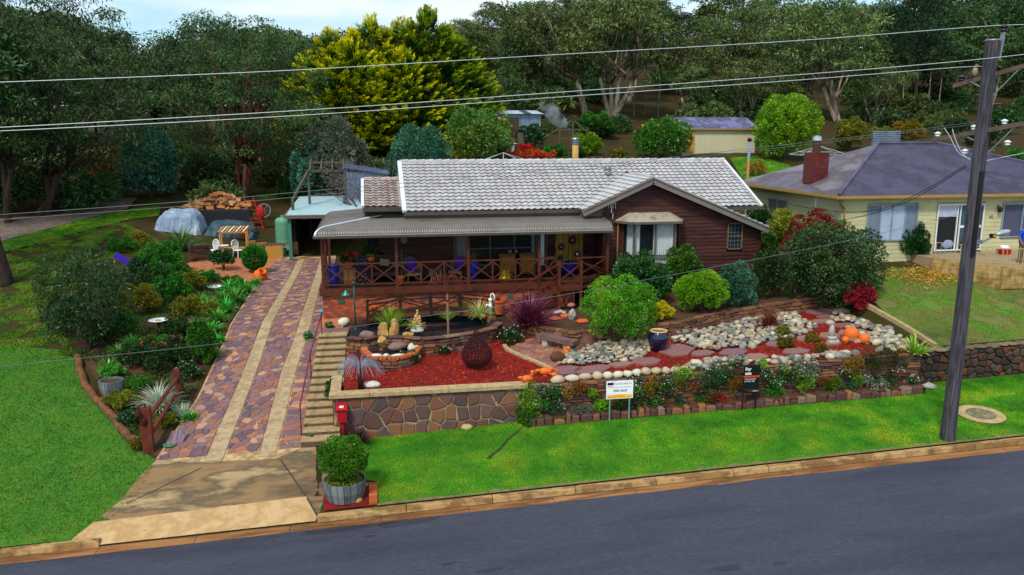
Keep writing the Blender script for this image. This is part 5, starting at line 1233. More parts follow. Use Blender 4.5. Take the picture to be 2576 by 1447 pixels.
wlm = part(MB().lathe([(.05, 0), (.09, .03), (.1, .2), (.04, .26), (0, .3)], 8, (29.75, CY0-.14, 6.28)), 'wall_lantern', flat('black_iron', (.012, .012, .012), .5), cot); part(MB().tube([(29.75, CY0-.02, 6.5), (29.62, CY0-.1, 6.62), (29.75, CY0-.14, 6.56)], .02, 5), 'bracket', MC['black_iron'], wlm)
# ================================================================ SHEDS AND CARPORT
shd = top('cream_shed', 'long cream sheet-metal shed with a purple-grey roof and ochre door', 'shed', (28.7, 66, 8.2))
sy = 63.6; part(MB().box((28.75, 66, 9.2), (6.4, 4.7, 2.45)), 'walls', M('shed_cream', [h('c0b896'), h('cac2a0')], .6, .5, .0, fine=.05), shd)
mb = MB(); x = 25.65
while x < 31.9: mb.box((x, sy+.02, 9.2), (.03, .03, 2.4)); x += .2
part(mb, 'wall_rib', MC['shed_cream'], shd, kind='stuff')
rf_ = part(MB().add([(25.1, sy-.15, 10.42), (32.15, sy-.15, 10.42), (32.15, 65.9, 11.35), (25.1, 65.9, 11.35), (25.1, 68.4, 10.42), (32.15, 68.4, 10.42)], [(0, 1, 2, 3), (3, 2, 5, 4)]), 'roof', M('shed_iron', [h('5c5a80'), h('7a78a0'), h('4c4868'), h('8c8aac')], .7, .4, .2, 20, fine=.12), shd)
mb = MB()
for i in range(70): x = 25.15+.1*i; mb.beam((x, sy-.15, 10.435), (x, 65.9, 11.365), .035, .02)
part(mb, 'corrugation', MC['shed_iron'], rf_, kind='stuff')
part(MB().box((28.6, sy-.18, 10.36), (7.1, .08, .12)), 'gutter', och, shd); part(MB().add([(25.5, sy, 10.4), (25.5, 65.9, 11.25), (25.5, 68.3, 10.4)], [(0, 1, 2)[::-1]]), 'gable_end', MC['shed_cream'], shd)
part(MB().box((26.15, sy-.0, 9.4), (.75, .08, 1.9)), 'door', flat('ochre_door', h('b88c34'), .6), shd); part(MB().box((26.15, sy-.04, 10.37), (.85, .04, .06)).box((25.75, sy-.04, 9.4), (.06, .04, 1.95)), 'door_frame', trim_m, shd)
part(MB().box((28.75, sy-.02, 8.1), (6.5, .15, .18)), 'footing', och, shd)
shd = top('grey_shed', 'weathered grey iron shed with a white skillion roof beyond the red maple', 'shed', (13.5, 72, 10))
gi = M('galv_sheet', [h('6c7c94'), h('7c8ca4'), h('586880')], 1.2, .45, .2, 20, stretch=(6, 6, .6), fine=.1, metal=.3)
part(MB().box((13.2, 73.4, 10.6), (4.3, 2.6, 2.3)), 'walls', gi, shd)
for x in (13.5, 14.3, 15.1): part(MB().box((x+.02, 72.08, 10.5), (.03, .03, 2.1)), 'sheet_seam', trim_m, shd)
part(MB().box((12.6, 72.07, 10.6), (1.5, .05, 1.6)), 'brick_panel', flat('brown_slats', h('4a3830'), .8), shd)
rw = flat('zinc_white', (.55, .62, .68), .4)
rf_ = part(MB().add([(10.6, 71.8, 11.72), (15.6, 71.8, 11.72), (15.45, 74.9, 12.1), (10.9, 74.9, 12.1)], [(0, 1, 2, 3)]), 'roof', rw, shd); mb = MB()
for i in range(48): x = 10.9+.097*i; mb.beam((x, 71.8, 11.735), (x, 74.9, 12.115), .035, .02)
part(mb, 'corrugation', rw, rf_, kind='stuff'); part(MB().box((14.1, 73.3, 11.93), (.62, 3.1, .04), Matrix.Rotation(R(7), 3, 'X')), 'dark_sheet', flat('dark_sheet', (.05, .07, .12), .5), rf_)
shd = top('blue_grey_shed', 'narrow blue-grey iron shed behind the tiled roof with a pergola in front', 'shed', (-.6, 56, 4.4)); zz = H(-.6, 56)
part(MB().box((-.2, 57.2, zz+1.4), (2.9, 2.2, 3.4)), 'walls', gi, shd); mb = MB()
for i in range(15): mb.box((-1.6+.2*i, 56.08, zz+1.4), (.05, .03, 3.3))
part(mb, 'wall_rib', gi, shd, kind='stuff'); part(MB().add([(-1.8, 55.9, zz+3.4), (1.4, 55.9, zz+2.9), (1.4, 58.5, zz+3.1), (-1.8, 58.5, zz+3.6)], [(0, 1, 2, 3)]), 'roof', flat('blue_iron', h('48587c'), .5), shd)
pg = top('pergola', 'grey weathered timber pergola with open rafters beside the blue-grey shed', 'pergola', (-3, 54, 3.4)); wm = M('grey_timber', [h('423c32'), h('565042'), h('342e28')], 3, .85, .5, 30, stretch=(1, 1, .3), fine=.2)
zz = H(-3, 54)
for x in (-3.9, -1.6): part(MB().box((x, 53.6, zz+1.9), (.16, .16, 4.4)), 'post', wm, pg)
for x in (-4.7,): part(MB().box((x, 50.6, zz+1.0), (.18, .18, 3.2)), 'post', wm, pg)
part(MB().beam((-3.9, 53.6, zz+4.1), (-1.4, 53.6, zz+4.1), .12, .16), 'beam', wm, pg); part(MB().beam((-4.7, 50.6, zz+2.5), (-3.9, 53.6, zz+4.1), .12, .16), 'beam', wm, pg)
part(MB().beam((-3.9, 54.8, zz+4.6), (-1.2, 54.8, zz+4.6), .12, .16), 'beam', wm, pg)
for x in (-3.8, -3.1, -2.4, -1.7): part(MB().beam((x, 53.4, zz+4.15), (x, 55.0, zz+4.75), .1, .14), 'rafter', wm, pg)
# carport
cpt = top('carport', 'open carport with a flat white corrugated roof beside the house', 'carport', (-2.7, 50, 2.55)); zz = 2.6
rf_ = part(MB().add([(-4.95, 48.3, 5.32), (.2, 48.3, 5.32), (.2, 58.5, 5.62), (-4.95, 58.5, 5.62), (-4.95, 48.3, 5.26), (.2, 48.3, 5.26)], [(0, 1, 2, 3), (4, 5, 1, 0)]), 'roof', flat('white_iron', (.5, .66, .7), .4), cpt); mb = MB()
for i in range(52): x = -4.9+.1*i; mb.beam((x, 48.3, 5.335), (x, 58.5, 5.635), .04, .02)
part(mb, 'corrugation', MC['white_iron'], rf_, kind='stuff')
part(MB().box((-2.4, 48.25, 5.2), (5.2, .08, .2)).box((-4.95, 53.4, 5.3), (.08, 10.2, .2)), 'fascia', trim_m, cpt)
for x, y in ((-4.75, 48.5), (-4.75, 57.5)): part(MB().box((x, y, 3.95), (.2, .2, 2.5)), 'post', flat('teal_post', h('3c7468'), .6), cpt)
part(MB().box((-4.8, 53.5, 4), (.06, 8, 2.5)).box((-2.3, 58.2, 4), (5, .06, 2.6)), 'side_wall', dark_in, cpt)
# ================================================================ THINGS IN THE GARDEN AND STREET
terra = M('terracotta', [h('b84a20'), h('c85a2c'), h('a03e1a')], 5, .7, .3, 60, fine=.1)
orangec = M('orange_clay', [h('d05a18'), h('e06a20'), h('c04a14')], 4, .5, .15, 60, fine=.08)
cobalt = flat('cobalt_glaze', (.008, .02, .28), .15, spec=.7)
navy = flat('navy_glaze', (.004, .006, .03), .12, spec=.8)
grey_metal = flat('steel_grey', (.22, .23, .25), .4, metal=.5)
whitep = flat('white_plastic', (.78, .78, .76), .4)
blackp = flat('black_plastic', (.01, .01, .012), .4)
RZ = lambda a: Matrix.Rotation(a, 3, 'Z')
def lathe_thing(name, label, cat, loc, prof, mat, n=20, group=None, rot=None): return solo(MB().lathe(prof, n, loc, rot=rot), name, mat, label, cat, loc, group, smooth=True)
# --- power pole
pw = M('pole_wood', [h('3a363e'), h('565058'), h('2c2a32'), h('6a6068')], 1.6, .85, .8, 26, stretch=(6, 6, .35), detail=8, fine=.2)
pb = Vector((17.7, 21.15, H(17.7, 21.15))); pt = aty(2497, 102, 21.15)
pole = top('power_pole', 'tall weathered timber power pole standing on the verge near the kerb', 'power pole', pb)
part(MB().tube([pb-Vector((0, 0, .4)), pb, pb+Vector((0, 0, .8)), pb.lerp(pt, .5), pt], [.26, .235, .215, .2, .185], 18), 'shaft', pw, pole)
part(MB().tube([pt-Vector((0, 0, .01)), pt+Vector((0, 0, .03))], [.2, .19], 14), 'cap', grey_metal, pole)
def onpole(py): t = (aty(2440, py, 21.15).z - pb.z)/(pt.z-pb.z); return pb.lerp(pt, t)
ins_b = flat('brown_porcelain', (.02, .012, .014), .2); ins_w = flat('white_porcelain', (.75, .76, .76), .25)
def insul(p, m, s=1.):
 s *= .68; part(MB().lathe([(.04*s, 0), (.09*s, .03*s), (.1*s, .07*s), (.05*s, .09*s), (.12*s, .12*s), (.13*s, .16*s), (.05*s, .2*s), (0, .22*s)], 12, p), 'insulator', m, pole, smooth=True)
c = onpole(100); part(MB().beam(c+Vector((.2, -.05, -.55)), c+Vector((.28, -.05, .22)), .06, .13), 'top_bracket', grey_metal, pole); insul(c+Vector((.28, -.05, .22)), ins_b, 1.5)
arm = Vector((.42, -1, .26)).normalized(); arm2 = Vector((.42, -1, .2)).normalized()
c = onpole(192); part(MB().beam(c-arm*.95+Vector((0, .1, 0)), c+arm*2.1, .1, .12), 'crossarm', dbark_ := M('crossarm_wood', [h('4c3c34'), h('64524a'), h('362a26')], 3, .85, .6, 30, fine=.2), pole)
insul(c-arm*.72+Vector((0, .1, .06)), ins_b, 1.3); part(MB().beam(c+arm*.9, c+Vector((0, 0, -.75)), .05, .03), 'brace', grey_metal, pole); part(MB().beam(c-arm*.5, c+Vector((0, 0, -.4)), .05, .03), 'brace', grey_metal, pole)
c2 = onpole(330); part(MB().beam(c2-arm2*1.5, c2+arm2*2.2, .11, .13), 'crossarm', dbark_, pole)
for s in (-1.35, -.25, .6, 1.9): insul(c2+arm2*s+Vector((0, 0, .07)), ins_w, 1.1)
for s, dz in ((-.45, -.6), (.75, -.55)): insul(c2+arm2*s+Vector((0, 0, dz)), ins_w, 1.1)
part(MB().beam(c2+arm2*.95, c2+Vector((0, 0, -.9)), .05, .03), 'brace', grey_metal, pole); part(MB().beam(c2-arm2*.6, c2+Vector((0, 0, -.35)), .05, .03), 'brace', grey_metal, pole)
part(MB().beam(onpole(430)+Vector((-.05, -.23, 0)), onpole(640)+Vector((-.05, -.23, 0)), .12, .05), 'cable_cover', blackp, pole)
for py in (262, 380, 520): part(MB().tube([onpole(py), onpole(py)+Vector((.42, -.1, .02))], .012, 4), 'step_bolt', grey_metal, pole)
c = onpole(603); part(MB().tube([c+Vector((.15, -.1, -.05)), c+Vector((.35, -.15, -.04)), c+Vector((.5, -.18, .05)), c+Vector((.62, -.2, .16))], .03, 7), 'lamp_arm', grey_metal, pole)
hd = part(MB().rock(c+Vector((.86, -.25, .22)), (.27, .12, .085), 2, 1, .02, rot=Matrix.Rotation(-.2, 3, 'Y')), 'lamp_head', flat('lamp_grey', (.38, .42, .46), .3, metal=.3), pole, smooth=True)
part(MB().rock(c+Vector((.9, -.25, .17)), (.2, .09, .06), 2, 1, .02), 'lens', glassmat('lamp_lens', (.4, .45, .45), .1, .6), hd, smooth=True); part(MB().box(c+Vector((.56, -.22, .13)), (.12, .12, .12)), 'sensor_box', blackp, hd); part(MB().box(c+Vector((.56, -.29, .14)), (.06, .02, .06)), 'orange_label', flat('amber', h('e08a10'), .4), hd)
part(MB().box(c+Vector((.2, -.12, -.06)), (.2, .1, .12)), 'clamp', grey_metal, pole)
# --- wires
wire_l = flat('bare_wire', (.55, .6, .62), .4); wire_d = flat('dark_wire', (.02, .02, .025), .5); wire_g = flat('grey_wire', (.12, .15, .15), .5)
def wire(pts, y, r, mat, label, ext=None):
 P = [aty(px, py, y if not isinstance(y, list) else y[i]) for i, (px, py) in enumerate(pts)]; Q = []
 for i in range(len(P)-1):
  for k in range(6):
   t = k/6; p0 = P[max(0, i-1)]; p1 = P[i]; p2 = P[i+1]; p3 = P[min(len(P)-1, i+2)]
   Q.append(.5*((2*p1) + (p2-p0)*t + (2*p0-5*p1+4*p2-p3)*t*t + (3*p1-p0-3*p2+p3)*t**3))
 Q.append(P[-1]); solo(MB().tube(Q, r, 5), 'overhead_wire', mat, label, 'wire', P[0])
wire([(-260, 216), (0, 207), (692, 179), (1384, 138.5), (2012, 102), (2515, 64), (2700, 66)], 21.1, .0085, wire_l, 'topmost overhead wire crossing the picture to the pole top')
wire([(-260, 327), (0, 320.6), (755, 278), (1384, 234), (2012, 188), (2441, 151.6), (2700, 122)], 20.4, .0085, wire_l, 'middle overhead wire, upper of the close pair')
wire([(-260, 336), (0, 329.7), (755, 290.5), (1384, 246), (2012, 201.4), (2418, 169), (2490, 172)], 21.4, .0085, wire_l, 'lower of the close pair of overhead wires')
wire([(-260, 552), (0, 540), (566, 500), (755, 483), (1320, 433), (1761, 388), (2012, 360), (2343, 322), (2500, 300)], 21.2, .0065, wire_g, 'thin grey wire running over the tiled roof, upper')
wire([(-260, 572), (0, 553), (566, 511), (755, 495), (1320, 442), (1761, 394), (2012, 366), (2343, 327), (2500, 306)], 21.6, .0065, wire_g, 'thin grey wire running over the tiled roof, lower')
wire([(2430, 420), (2304, 497), (2193, 538), (2097, 552), (2126, 502)], [21.2, 24, 27, 31, 33.2], .014, wire_d, 'black service cable from the pole to the cottage corner, lower')
wire([(2430, 415), (2304, 490), (2193, 531), (2060, 528), (1925, 500)], [21.2, 24, 28, 32, 40], .014, wire_d, 'black service cable from the pole to the cottage, upper')
wire([(2419, 538), (2171, 597), (1950, 643), (1384, 748), (1130, 787), (755, 840), (300, 892), (-200, 940)], 21.25, .0065, wire_g, 'low thin cable crossing in front of the garden from the pole')
wire([(2440, 400), (2412, 385), (2390, 345), (2375, 322)], 21.2, .014, wire_l, 'short white loop cable at the lower crossarm, left')
wire([(2440, 402), (2420, 385), (2403, 350), (2396, 325)], 21.2, .014, wire_l, 'short white loop cable at the lower crossarm, right')
wire([(2445, 412), (2576, 385), (2760, 350)], 21.2, .009, wire_l, 'pale wire leaving the pole to the right')
bp_ = onpole(192)-arm*.33+Vector((0, .1, .1)); bd = top('bird', 'small pale bird perched on the upper crossarm', 'bird', bp_); bmm = flat('kookaburra_buff', h('9c9070'), .8)
part(MB().rock(bp_+Vector((0, 0, .14)), (.07, .09, .14), 2, 1, .05), 'body', bmm, bd, smooth=True); part(MB().rock(bp_+Vector((0, -.03, .3)), (.055, .065, .055), 2, 2, .03).tube([bp_+Vector((.03, -.08, .3)), bp_+Vector((.05, -.17, .29))], [.015, .004], 5), 'head', flat('brown_head', h('7c5c3c'), .8), bd, smooth=True); part(MB().beam(bp_+Vector((0, .05, .06)), bp_+Vector((0, .12, -.14)), .05, .015), 'tail', flat('dark_tail', h('3c3028'), .8), bd)
# --- sale signs
def signxy(px, py): p = gp(px, py); return p
p = gxy(aty(1556, 1047, 24.4).x, 24.4); y0 = p.y; zb = H(p.x, y0); sg = top('sale_sign', 'white and orange FOR SALE board on two green metal legs before the rockery', 'sign', p); sc_ = psc(p)
zt_, zc = aty(1556, 958, y0).z, aty(1556, 1003, y0).z; cx = aty(1559, 980, y0).x; wd = .92; hh = zt_-zc
part(MB().box((cx, y0, (zt_+zc)/2), (wd, .02, hh)), 'board', flat('sign_white', (.85, .85, .85), .4), sg)
for s in (-.33, .35): part(MB().box((cx+s, y0+.02, (zb+zt_)/2+.01), (.045, .025, zt_-zb+.05)), 'leg', flat('sage_metal', h('6c8c78'), .5), sg)
bl_ = flat('sign_navy', (.02, .0, .16), .4); yl = flat('sign_orange', (.85, .42, .0), .4); F = lambda dx, dz: (cx+dx, y0-.013, zc+dz)
part(MB().box(F(0, hh*.14), (wd*.93, .004, hh*.2)), 'orange_band', yl, sg)
part(MB().add([F(-.43, hh*.78), F(-.22, hh*.77), F(-.22, hh*.92), F(-.43, hh*.92)], [(0, 1, 2, 3)]), 'logo_blue', bl_, sg); part(MB().add([F(-.43, hh*.69), F(-.22, hh*.69), F(-.25, hh*.72), F(-.33, hh*.745), F(-.41, hh*.735)], [(0, 1, 2, 3, 4)]), 'logo_sand', yl, sg)
part(MB().box(F(0, hh*.64), (wd*.9, .003, .006)), 'rule', bl_, sg)
text('Stewart Lee & Co.', .082, flat('sign_teal', (.1, .22, .3), .4), sg, F(-.2, hh*.8), (R(90), 0, 0), sx=1.02)
text('FOR SALE', .1, bl_, sg, F(0, hh*.4), (R(90), 0, 0), al='CENTER', shear=.25, sx=1.1, bold=.002)
text('6459 4455', .06, whitep, sg, (cx-.43, y0-.016, zc+hh*.15), (R(90), 0, 0)); text('6455 3888', .06, whitep, sg, (cx+.43, y0-.016, zc+hh*.15), (R(90), 0, 0), al='RIGHT')
p = gxy(aty(1890, 1020, 24.4).x, 24.4); y0 = p.y; zb = H(p.x, y0); sg = top('sale_sign', 'black and red For sale board on two black legs before the rockery', 'sign', p)
zt_, zc = aty(1890, 919, y0).z, aty(1890, 989, y0).z; cx = aty(1890, 955, y0).x; hh = zt_-zc; wd = .58
part(MB().box((cx, y0, (zt_+zc)/2), (wd, .02, hh)), 'board', flat('sign_black', (.008, .009, .012), .35), sg)
for s in (-.27, .2): part(MB().box((cx+s, y0+.02, (zb+zc)/2+.04), (.04, .025, zc-zb+.1)), 'leg', blackp, sg)
redb = flat('sign_red', (.75, .05, .01), .4); part(MB().box(F(0, hh*.6), (wd, .004, hh*.06)), 'red_band', redb, sg); part(MB().box(F(0, hh*.13), (wd*.85, .004, .005)), 'rule', grey_metal, sg)
text('For', .15, whitep, sg, F(-.24, hh*.82), (R(90), 0, 0), bold=.006); text('sale', .15, whitep, sg, F(-.24, hh*.67), (R(90), 0, 0), bold=.006)
text('Craig Schofield', .067, whitep, sg, F(-.25, hh*.49), (R(90), 0, 0)); text('0414 865 922', .067, whitep, sg, F(-.25, hh*.41), (R(90), 0, 0))
text('ONE', .055, redb, sg, F(-.08, hh*.055), (R(90), 0, 0), shear=.2); text('AGENCY', .055, whitep, sg, F(.055, hh*.055), (R(90), 0, 0), shear=.2)
# --- letterbox
p = Vector((-1.12, 24.86, 0)); p.z = H(p.x, p.y); z = aty(858, 1060, p.y).z; lb = top('letterbox', 'red letterbox with a pitched lid and the number 40 before the stone wall', 'letterbox', p); rdm = flat('letterbox_red', h('a01018'), .45)
part(MB().box((p.x, p.y, z+.22), (.3, .24, .44)), 'box', rdm, lb); part(MB().add([(p.x-.18, p.y-.17, z+.43), (p.x+.18, p.y-.17, z+.43), (p.x+.18, p.y+.16, z+.58), (p.x-.18, p.y+.16, z+.58), (p.x-.18, p.y-.17, z+.41), (p.x+.18, p.y-.17, z+.41), (p.x+.18, p.y+.16, z+.56), (p.x-.18, p.y+.16, z+.56)], [(0, 1, 2, 3), (0, 4, 5, 1), (1, 5, 6, 2), (3, 7, 4, 0)]), 'lid', rdm, lb)
part(MB().box((p.x, p.y, (p.z+z)/2), (.09, .09, z-p.z+.05)), 'post', rdm, lb); text('40', .15, whitep, lb, (p.x-.09, p.y-.09, z+.475), (R(24), 0, 0), 'number', bold=.004, ext=.004)
# --- barrels
stv = M('barrel_stave', [h('5c6468'), h('767c7c'), h('4a5054'), h('8c8a80')], 4, .8, .5, 30, stretch=(1, 1, .3), pieces=[h('6a7074'), h('82868a'), h('545a60')], piece=.4, fine=.15); hoop = flat('hoop_iron', (.12, .14, .17), .5, metal=.4)
def barrel(p, r, hh, label, tilt=0.):
 b = top('half_barrel', label, 'planter', p); n = 20; prof = [(r*.84, 0), (r*.98, hh*.5), (r, hh)]
 for k in range(n):
  a0, a1 = 6.283*k/n + .012, 6.283*(k+1)/n - .012; vs = []
  for q, z in prof: vs += [p+Vector((q*math.cos(a0), q*math.sin(a0), z)), p+Vector((q*math.cos(a1), q*math.sin(a1), z))]
  for q, z in prof[::-1]: vs += [p+Vector((q*.92*math.cos(a0), q*.92*math.sin(a0), z)), p+Vector((q*.92*math.cos(a1), q*.92*math.sin(a1), z))]
  part(MB().add(vs, [(0, 1, 3, 2), (2, 3, 5, 4), (4, 5, 7, 6), (6, 7, 9, 8)], rs.random()), 'stave', stv, b)
 for z in (.22, .62): q = r*(.84+.17*z)*1.01; part(MB().lathe([(q, hh*z), (q*1.01, hh*(z+.07))], 24, p), 'hoop', hoop, b)
 part(MB().lathe([(0, hh*.86), (r*.9, hh*.84)], 20, p), 'soil', soil, b); return b
bp0 = Vector((-.98, 21.5, H(-.98, 21.5)+.02)); barrel(bp0, .6, .56, 'grey half-barrel planter holding the round ball bush at the kerb')
sheet('barrel_bed', [(-1.6, 20.88), (-.2, 20.88), (-.15, 22.1), (-1.3, 22.15), (-1.55, 21.7)], mul, .03, .25)
r_ = top('ball_bush', 'dense ball-shaped bush growing in the kerbside half barrel', 'bush', bp0+Vector((0, 0, .5))); bl2 = [((0, 0, .72), (.66, .66, .52))] + [((.56*math.cos(a*2.4)*math.sqrt(max(0, 1-(.9-a/9)**2)), .5*math.sin(a*2.4)*math.sqrt(max(0, 1-(.9-a/9)**2)), .74+.42*(.9-a/9)), (.2, .2, .18)) for a in range(18)]
P, D, tn, u = blobcloud(bl2, 14000, inner=.72, up=.35, rnd=.7, lower=-1); put(leafmesh('foliage', P, D, .062, .036, tn, leafmat('ball_leaf', [h('164a08'), h('2a6c0e'), h('4a961a'), h('78b82c')], .5, .3, .3)), 'foliage', r_)['kind'] = 'stuff'
part2(MB().tube([(0, 0, -.05), (0, 0, .4)], .05, 6), 'stem', MC['bark_brown'], r_)
P, D, tn, u = blobcloud([((0, 0, -.02), (.52, .52, .1))], 900, inner=.8); o = put(leafmesh('ground_leaves', P, D, .07, .04, tn+.2, leafmat('moss_leaf', [h('4c7010'), h('7c9418')])), 'ground_leaves', r_); o['kind'] = 'stuff'
be = top('brick_edging', 'short strip of worn orange bricks laid between barrel and lawn', 'brick edging', (-.15, 21.4, .02))
for k in range(9):
 y = 20.98+.122*k
 for j in range(2 if k == 8 else 1): mb = MB(); mb.box((-.2-.25*j, y, H(-.2, y)+.055), (.23, .11, .07), tone=rs.random()); part(mb, 'brick', brk, be)
def rockat(px, py, w, hp, mat, label, name='rock', amp=.22, dz=0., y=None, dpt=.8, sd=1, cat='rock', rot=None):
 p = gp(px, py) if y is None else aty(px, py, y); s = psc(p); rx, rz_ = w/s/2, hp/s/2
 return solo(MB().rock(p+Vector((0, rx*.3, rz_*.75+dz)), (rx, rx*dpt, rz_), 2, sd, amp, sd*.1 % 1, rz=0), name, mat, label, cat, p, smooth=name != 'slab_rock')
white_r = M('white_rock', [h('b8b0a0'), h('d8d0c0'), h('98907c')], 4, .8, .6, 30, fine=.2); tan_r = M('tan_rock', [h('a07840'), h('b88c50'), h('84602c')], 3, .8, .7, 25, fine=.2)
rockat(900, 1262+4, 22, 16, tan_r, 'small pale stone in front of the half barrel', sd=4)
rockat(1175, 1082, 32, 16, M('buff_rock', [h('a08c5c'), h('b8a474')], 3, .8, .4, 30), 'oval buff stone on the lawn at the foot of the wall', sd=2, amp=.05)
rockat(865, 822, 30, 26, white_r, 'pale layered boulder at the top of the steps', sd=6); rockat(937, 976, 44, 18, white_r, 'white knobbly coral rock beside the silver spray sculpture', sd=8, amp=.3)
rockat(2340, 980, 36, 18, M('pale_grey_rock', [h('98948c'), h('b4b0a4')], 3, .8, .5, 30), 'pale angular rock at the right end of the rockery', sd=9, amp=.3)
for i, (px, py, w, hp, m, lb) in enumerate([(968, 868, 30, 58, tan_r, 'upright tan standing stone in the pond, left'), (992, 862, 28, 62, tan_r, 'upright tan standing stone in the pond, right'), (1022, 862, 36, 26, tan_r, 'slanting tan rock right of the standing stones'), (922, 856, 36, 24, M('mauve_rock', [h('6c5450'), h('8c7068')], 3, .7, .3, 30), 'smooth mauve boulder on the left pond wall'), (945, 862, 18, 16, white_r, 'small pale pebble on the pond wall'), (962, 870, 26, 22, tan_r, 'tan rock where the water spills'), (1000, 882, 48, 22, MC['mauve_rock'], 'flat mauve rock behind the bowl'), (1038, 888, 26, 26, white_r, 'cream rock at the right of the bowl'), (1056, 880, 34, 22, white_r, 'white rounded rock at the right of the bowl')]):
 p = aty(px, py, 29.55 if i not in (5, 6, 7, 8) else 28.9); s = psc(p); solo(MB().rock(p+Vector((0, 0, hp/s/2)), (w/s/2, w/s/2.6, hp/s/2), 2, i*3.3, .28 if m is not tan_r else .45, i*.13), 'rock', m, lb, 'rock', p, smooth=m is not tan_r)
for i, (px, w, lb) in enumerate([(948, 28, 'white shell on the bowl rim, left of three'), (970, 20, 'white shell on the bowl rim, middle'), (1002, 44, 'long white coral piece on the bowl rim')]): p = aty(px, 899, 27.75+.1*i); s = psc(p); solo(MB().rock(p+Vector((0, 0, .06)), (w/s/2, .12, .07), 2, i+20, .25), 'shell', white_r, lb, 'shell', p, smooth=True)
rockat(1404, 912, 40, 32, M('rust_boulder', [h('4a2a1c'), h('6a3c24')], 4, .8, .6, 25, fine=.2), 'round rusty boulder at the corner of the flagged terrace', sd=13, amp=.1)
rockat(1480, 872, 50, 30, M('rust_slab', [h('5a3428'), h('6e4434')], 4, .8, .5, 25), 'dark slab rock leaning by the end of the bench', sd=15, amp=.2); rockat(1455, 885, 44, 22, MC['rust_slab'], 'angular red-brown rock in front of the bench end', sd=17, amp=.2)
# stacked stones and clay balls
st = gp(2097, 868); ss = top('stone_cairn', 'stack of pale standing stones in the red mulch beside the orange balls', 'cairn', st)
for k, (dz, r, rr) in enumerate([(.1, (.26, .2, .13), 0), (.24, (.2, .17, .11), 1), (.5, (.13, .11, .24), 2)]): part(MB().rock(st+Vector((.03-.04*k, .1, dz)), r, 2, k+30, .2, .3*k), 'stone', MC['pale_grey_rock'], ss, smooth=True)
for px, py, rp_, lb in ((2143.7, 844, 19, 'largest orange clay ball in the pebble garden'), (2176, 855, 14, 'second orange clay ball, right of the largest'), (2128, 857, 9.5, 'small orange clay ball at the left of the largest'), (2154, 862, 5.5, 'tiny orange clay ball in front of the others')):
 b = gp(px, py+rp_*.8); r = rp_/psc(b); c = b+Vector((0, r*.3, r*.92)); q = solo(MB().lathe([(r*math.sin(t*math.pi/16), -r*math.cos(t*math.pi/16)) for t in range(17)], 28, c), 'clay_ball', orangec, lb, 'clay ball', c, 'orange clay balls', smooth=True)
# urn
u0 = gp(1661, 889)+Vector((0, .25, 0)); s = psc(u0); w = 54/s/2; hh = 54/s
ur = top('glazed_urn', 'large glossy navy-blue urn with a cream rim standing in the red mulch', 'urn', u0); part(MB().lathe([(w*.55, 0), (w*.62, hh*.04), (w*.86, hh*.35), (w*1.0, hh*.62), (w*.96, hh*.8), (w*.78, hh*.93), (w*.74, hh*.97)], 32, u0), 'body', navy, ur, smooth=True)
part(MB().lathe([(w*.7, hh*.96), (w*.8, hh*.965), (w*.84, hh*1.0), (w*.8, hh*1.03), (w*.68, hh*1.03), (w*.66, hh*.95), (w*.7, hh*.7), (0, hh*.68)], 32, u0), 'rim', flat('cream_glaze', h('c8a468'), .3), ur, smooth=True)
# ducks
def duck(px, py, s, label, face=1, low=False):
 p = gp(px, py) if px > 1340 else aty(px, py, 25.25); d = top('clay_duck', label, 'duck ornament', p, 'terracotta ducks'); mb = MB().rock(p+Vector((0, 0, .13*s)), (.22*s, .12*s, .12*s), 2, 1, .03).tube([p+Vector((-face*.18*s, 0, .16*s)), p+Vector((-face*.32*s, 0, .2*s))], [.08*s, .01], 8)
 hz = .2 if low else .36; mb.tube([p+Vector((face*.12*s, 0, .17*s)), p+Vector((face*.17*s, 0, (hz-.08)*s)), p+Vector((face*.17*s, 0, hz*s))], [.07*s, .05*s, .05*s], 8).rock(p+Vector((face*.18*s, 0, hz*s)), (.075*s, .06*s, .06*s), 2, 2, .02)
 part(mb, 'body', orangec, d, smooth=True); part(MB().rock(p+Vector((face*.28*s, 0, (hz-.01)*s)), (.06*s, .03*s, .015*s), 2, 2, .02), 'beak', orangec, d, smooth=True); part(MB().lathe([(.1*s, 0), (.08*s, .05*s)], 10, p), 'foot', orangec, d)
duck(1326, 962, 1., 'upright terracotta duck on the wall cap'); duck(1372, 945, 1.15, 'terracotta duck with lowered head on the mulch', low=True); duck(1394, 948, .62, 'small terracotta duckling beside the ducks')
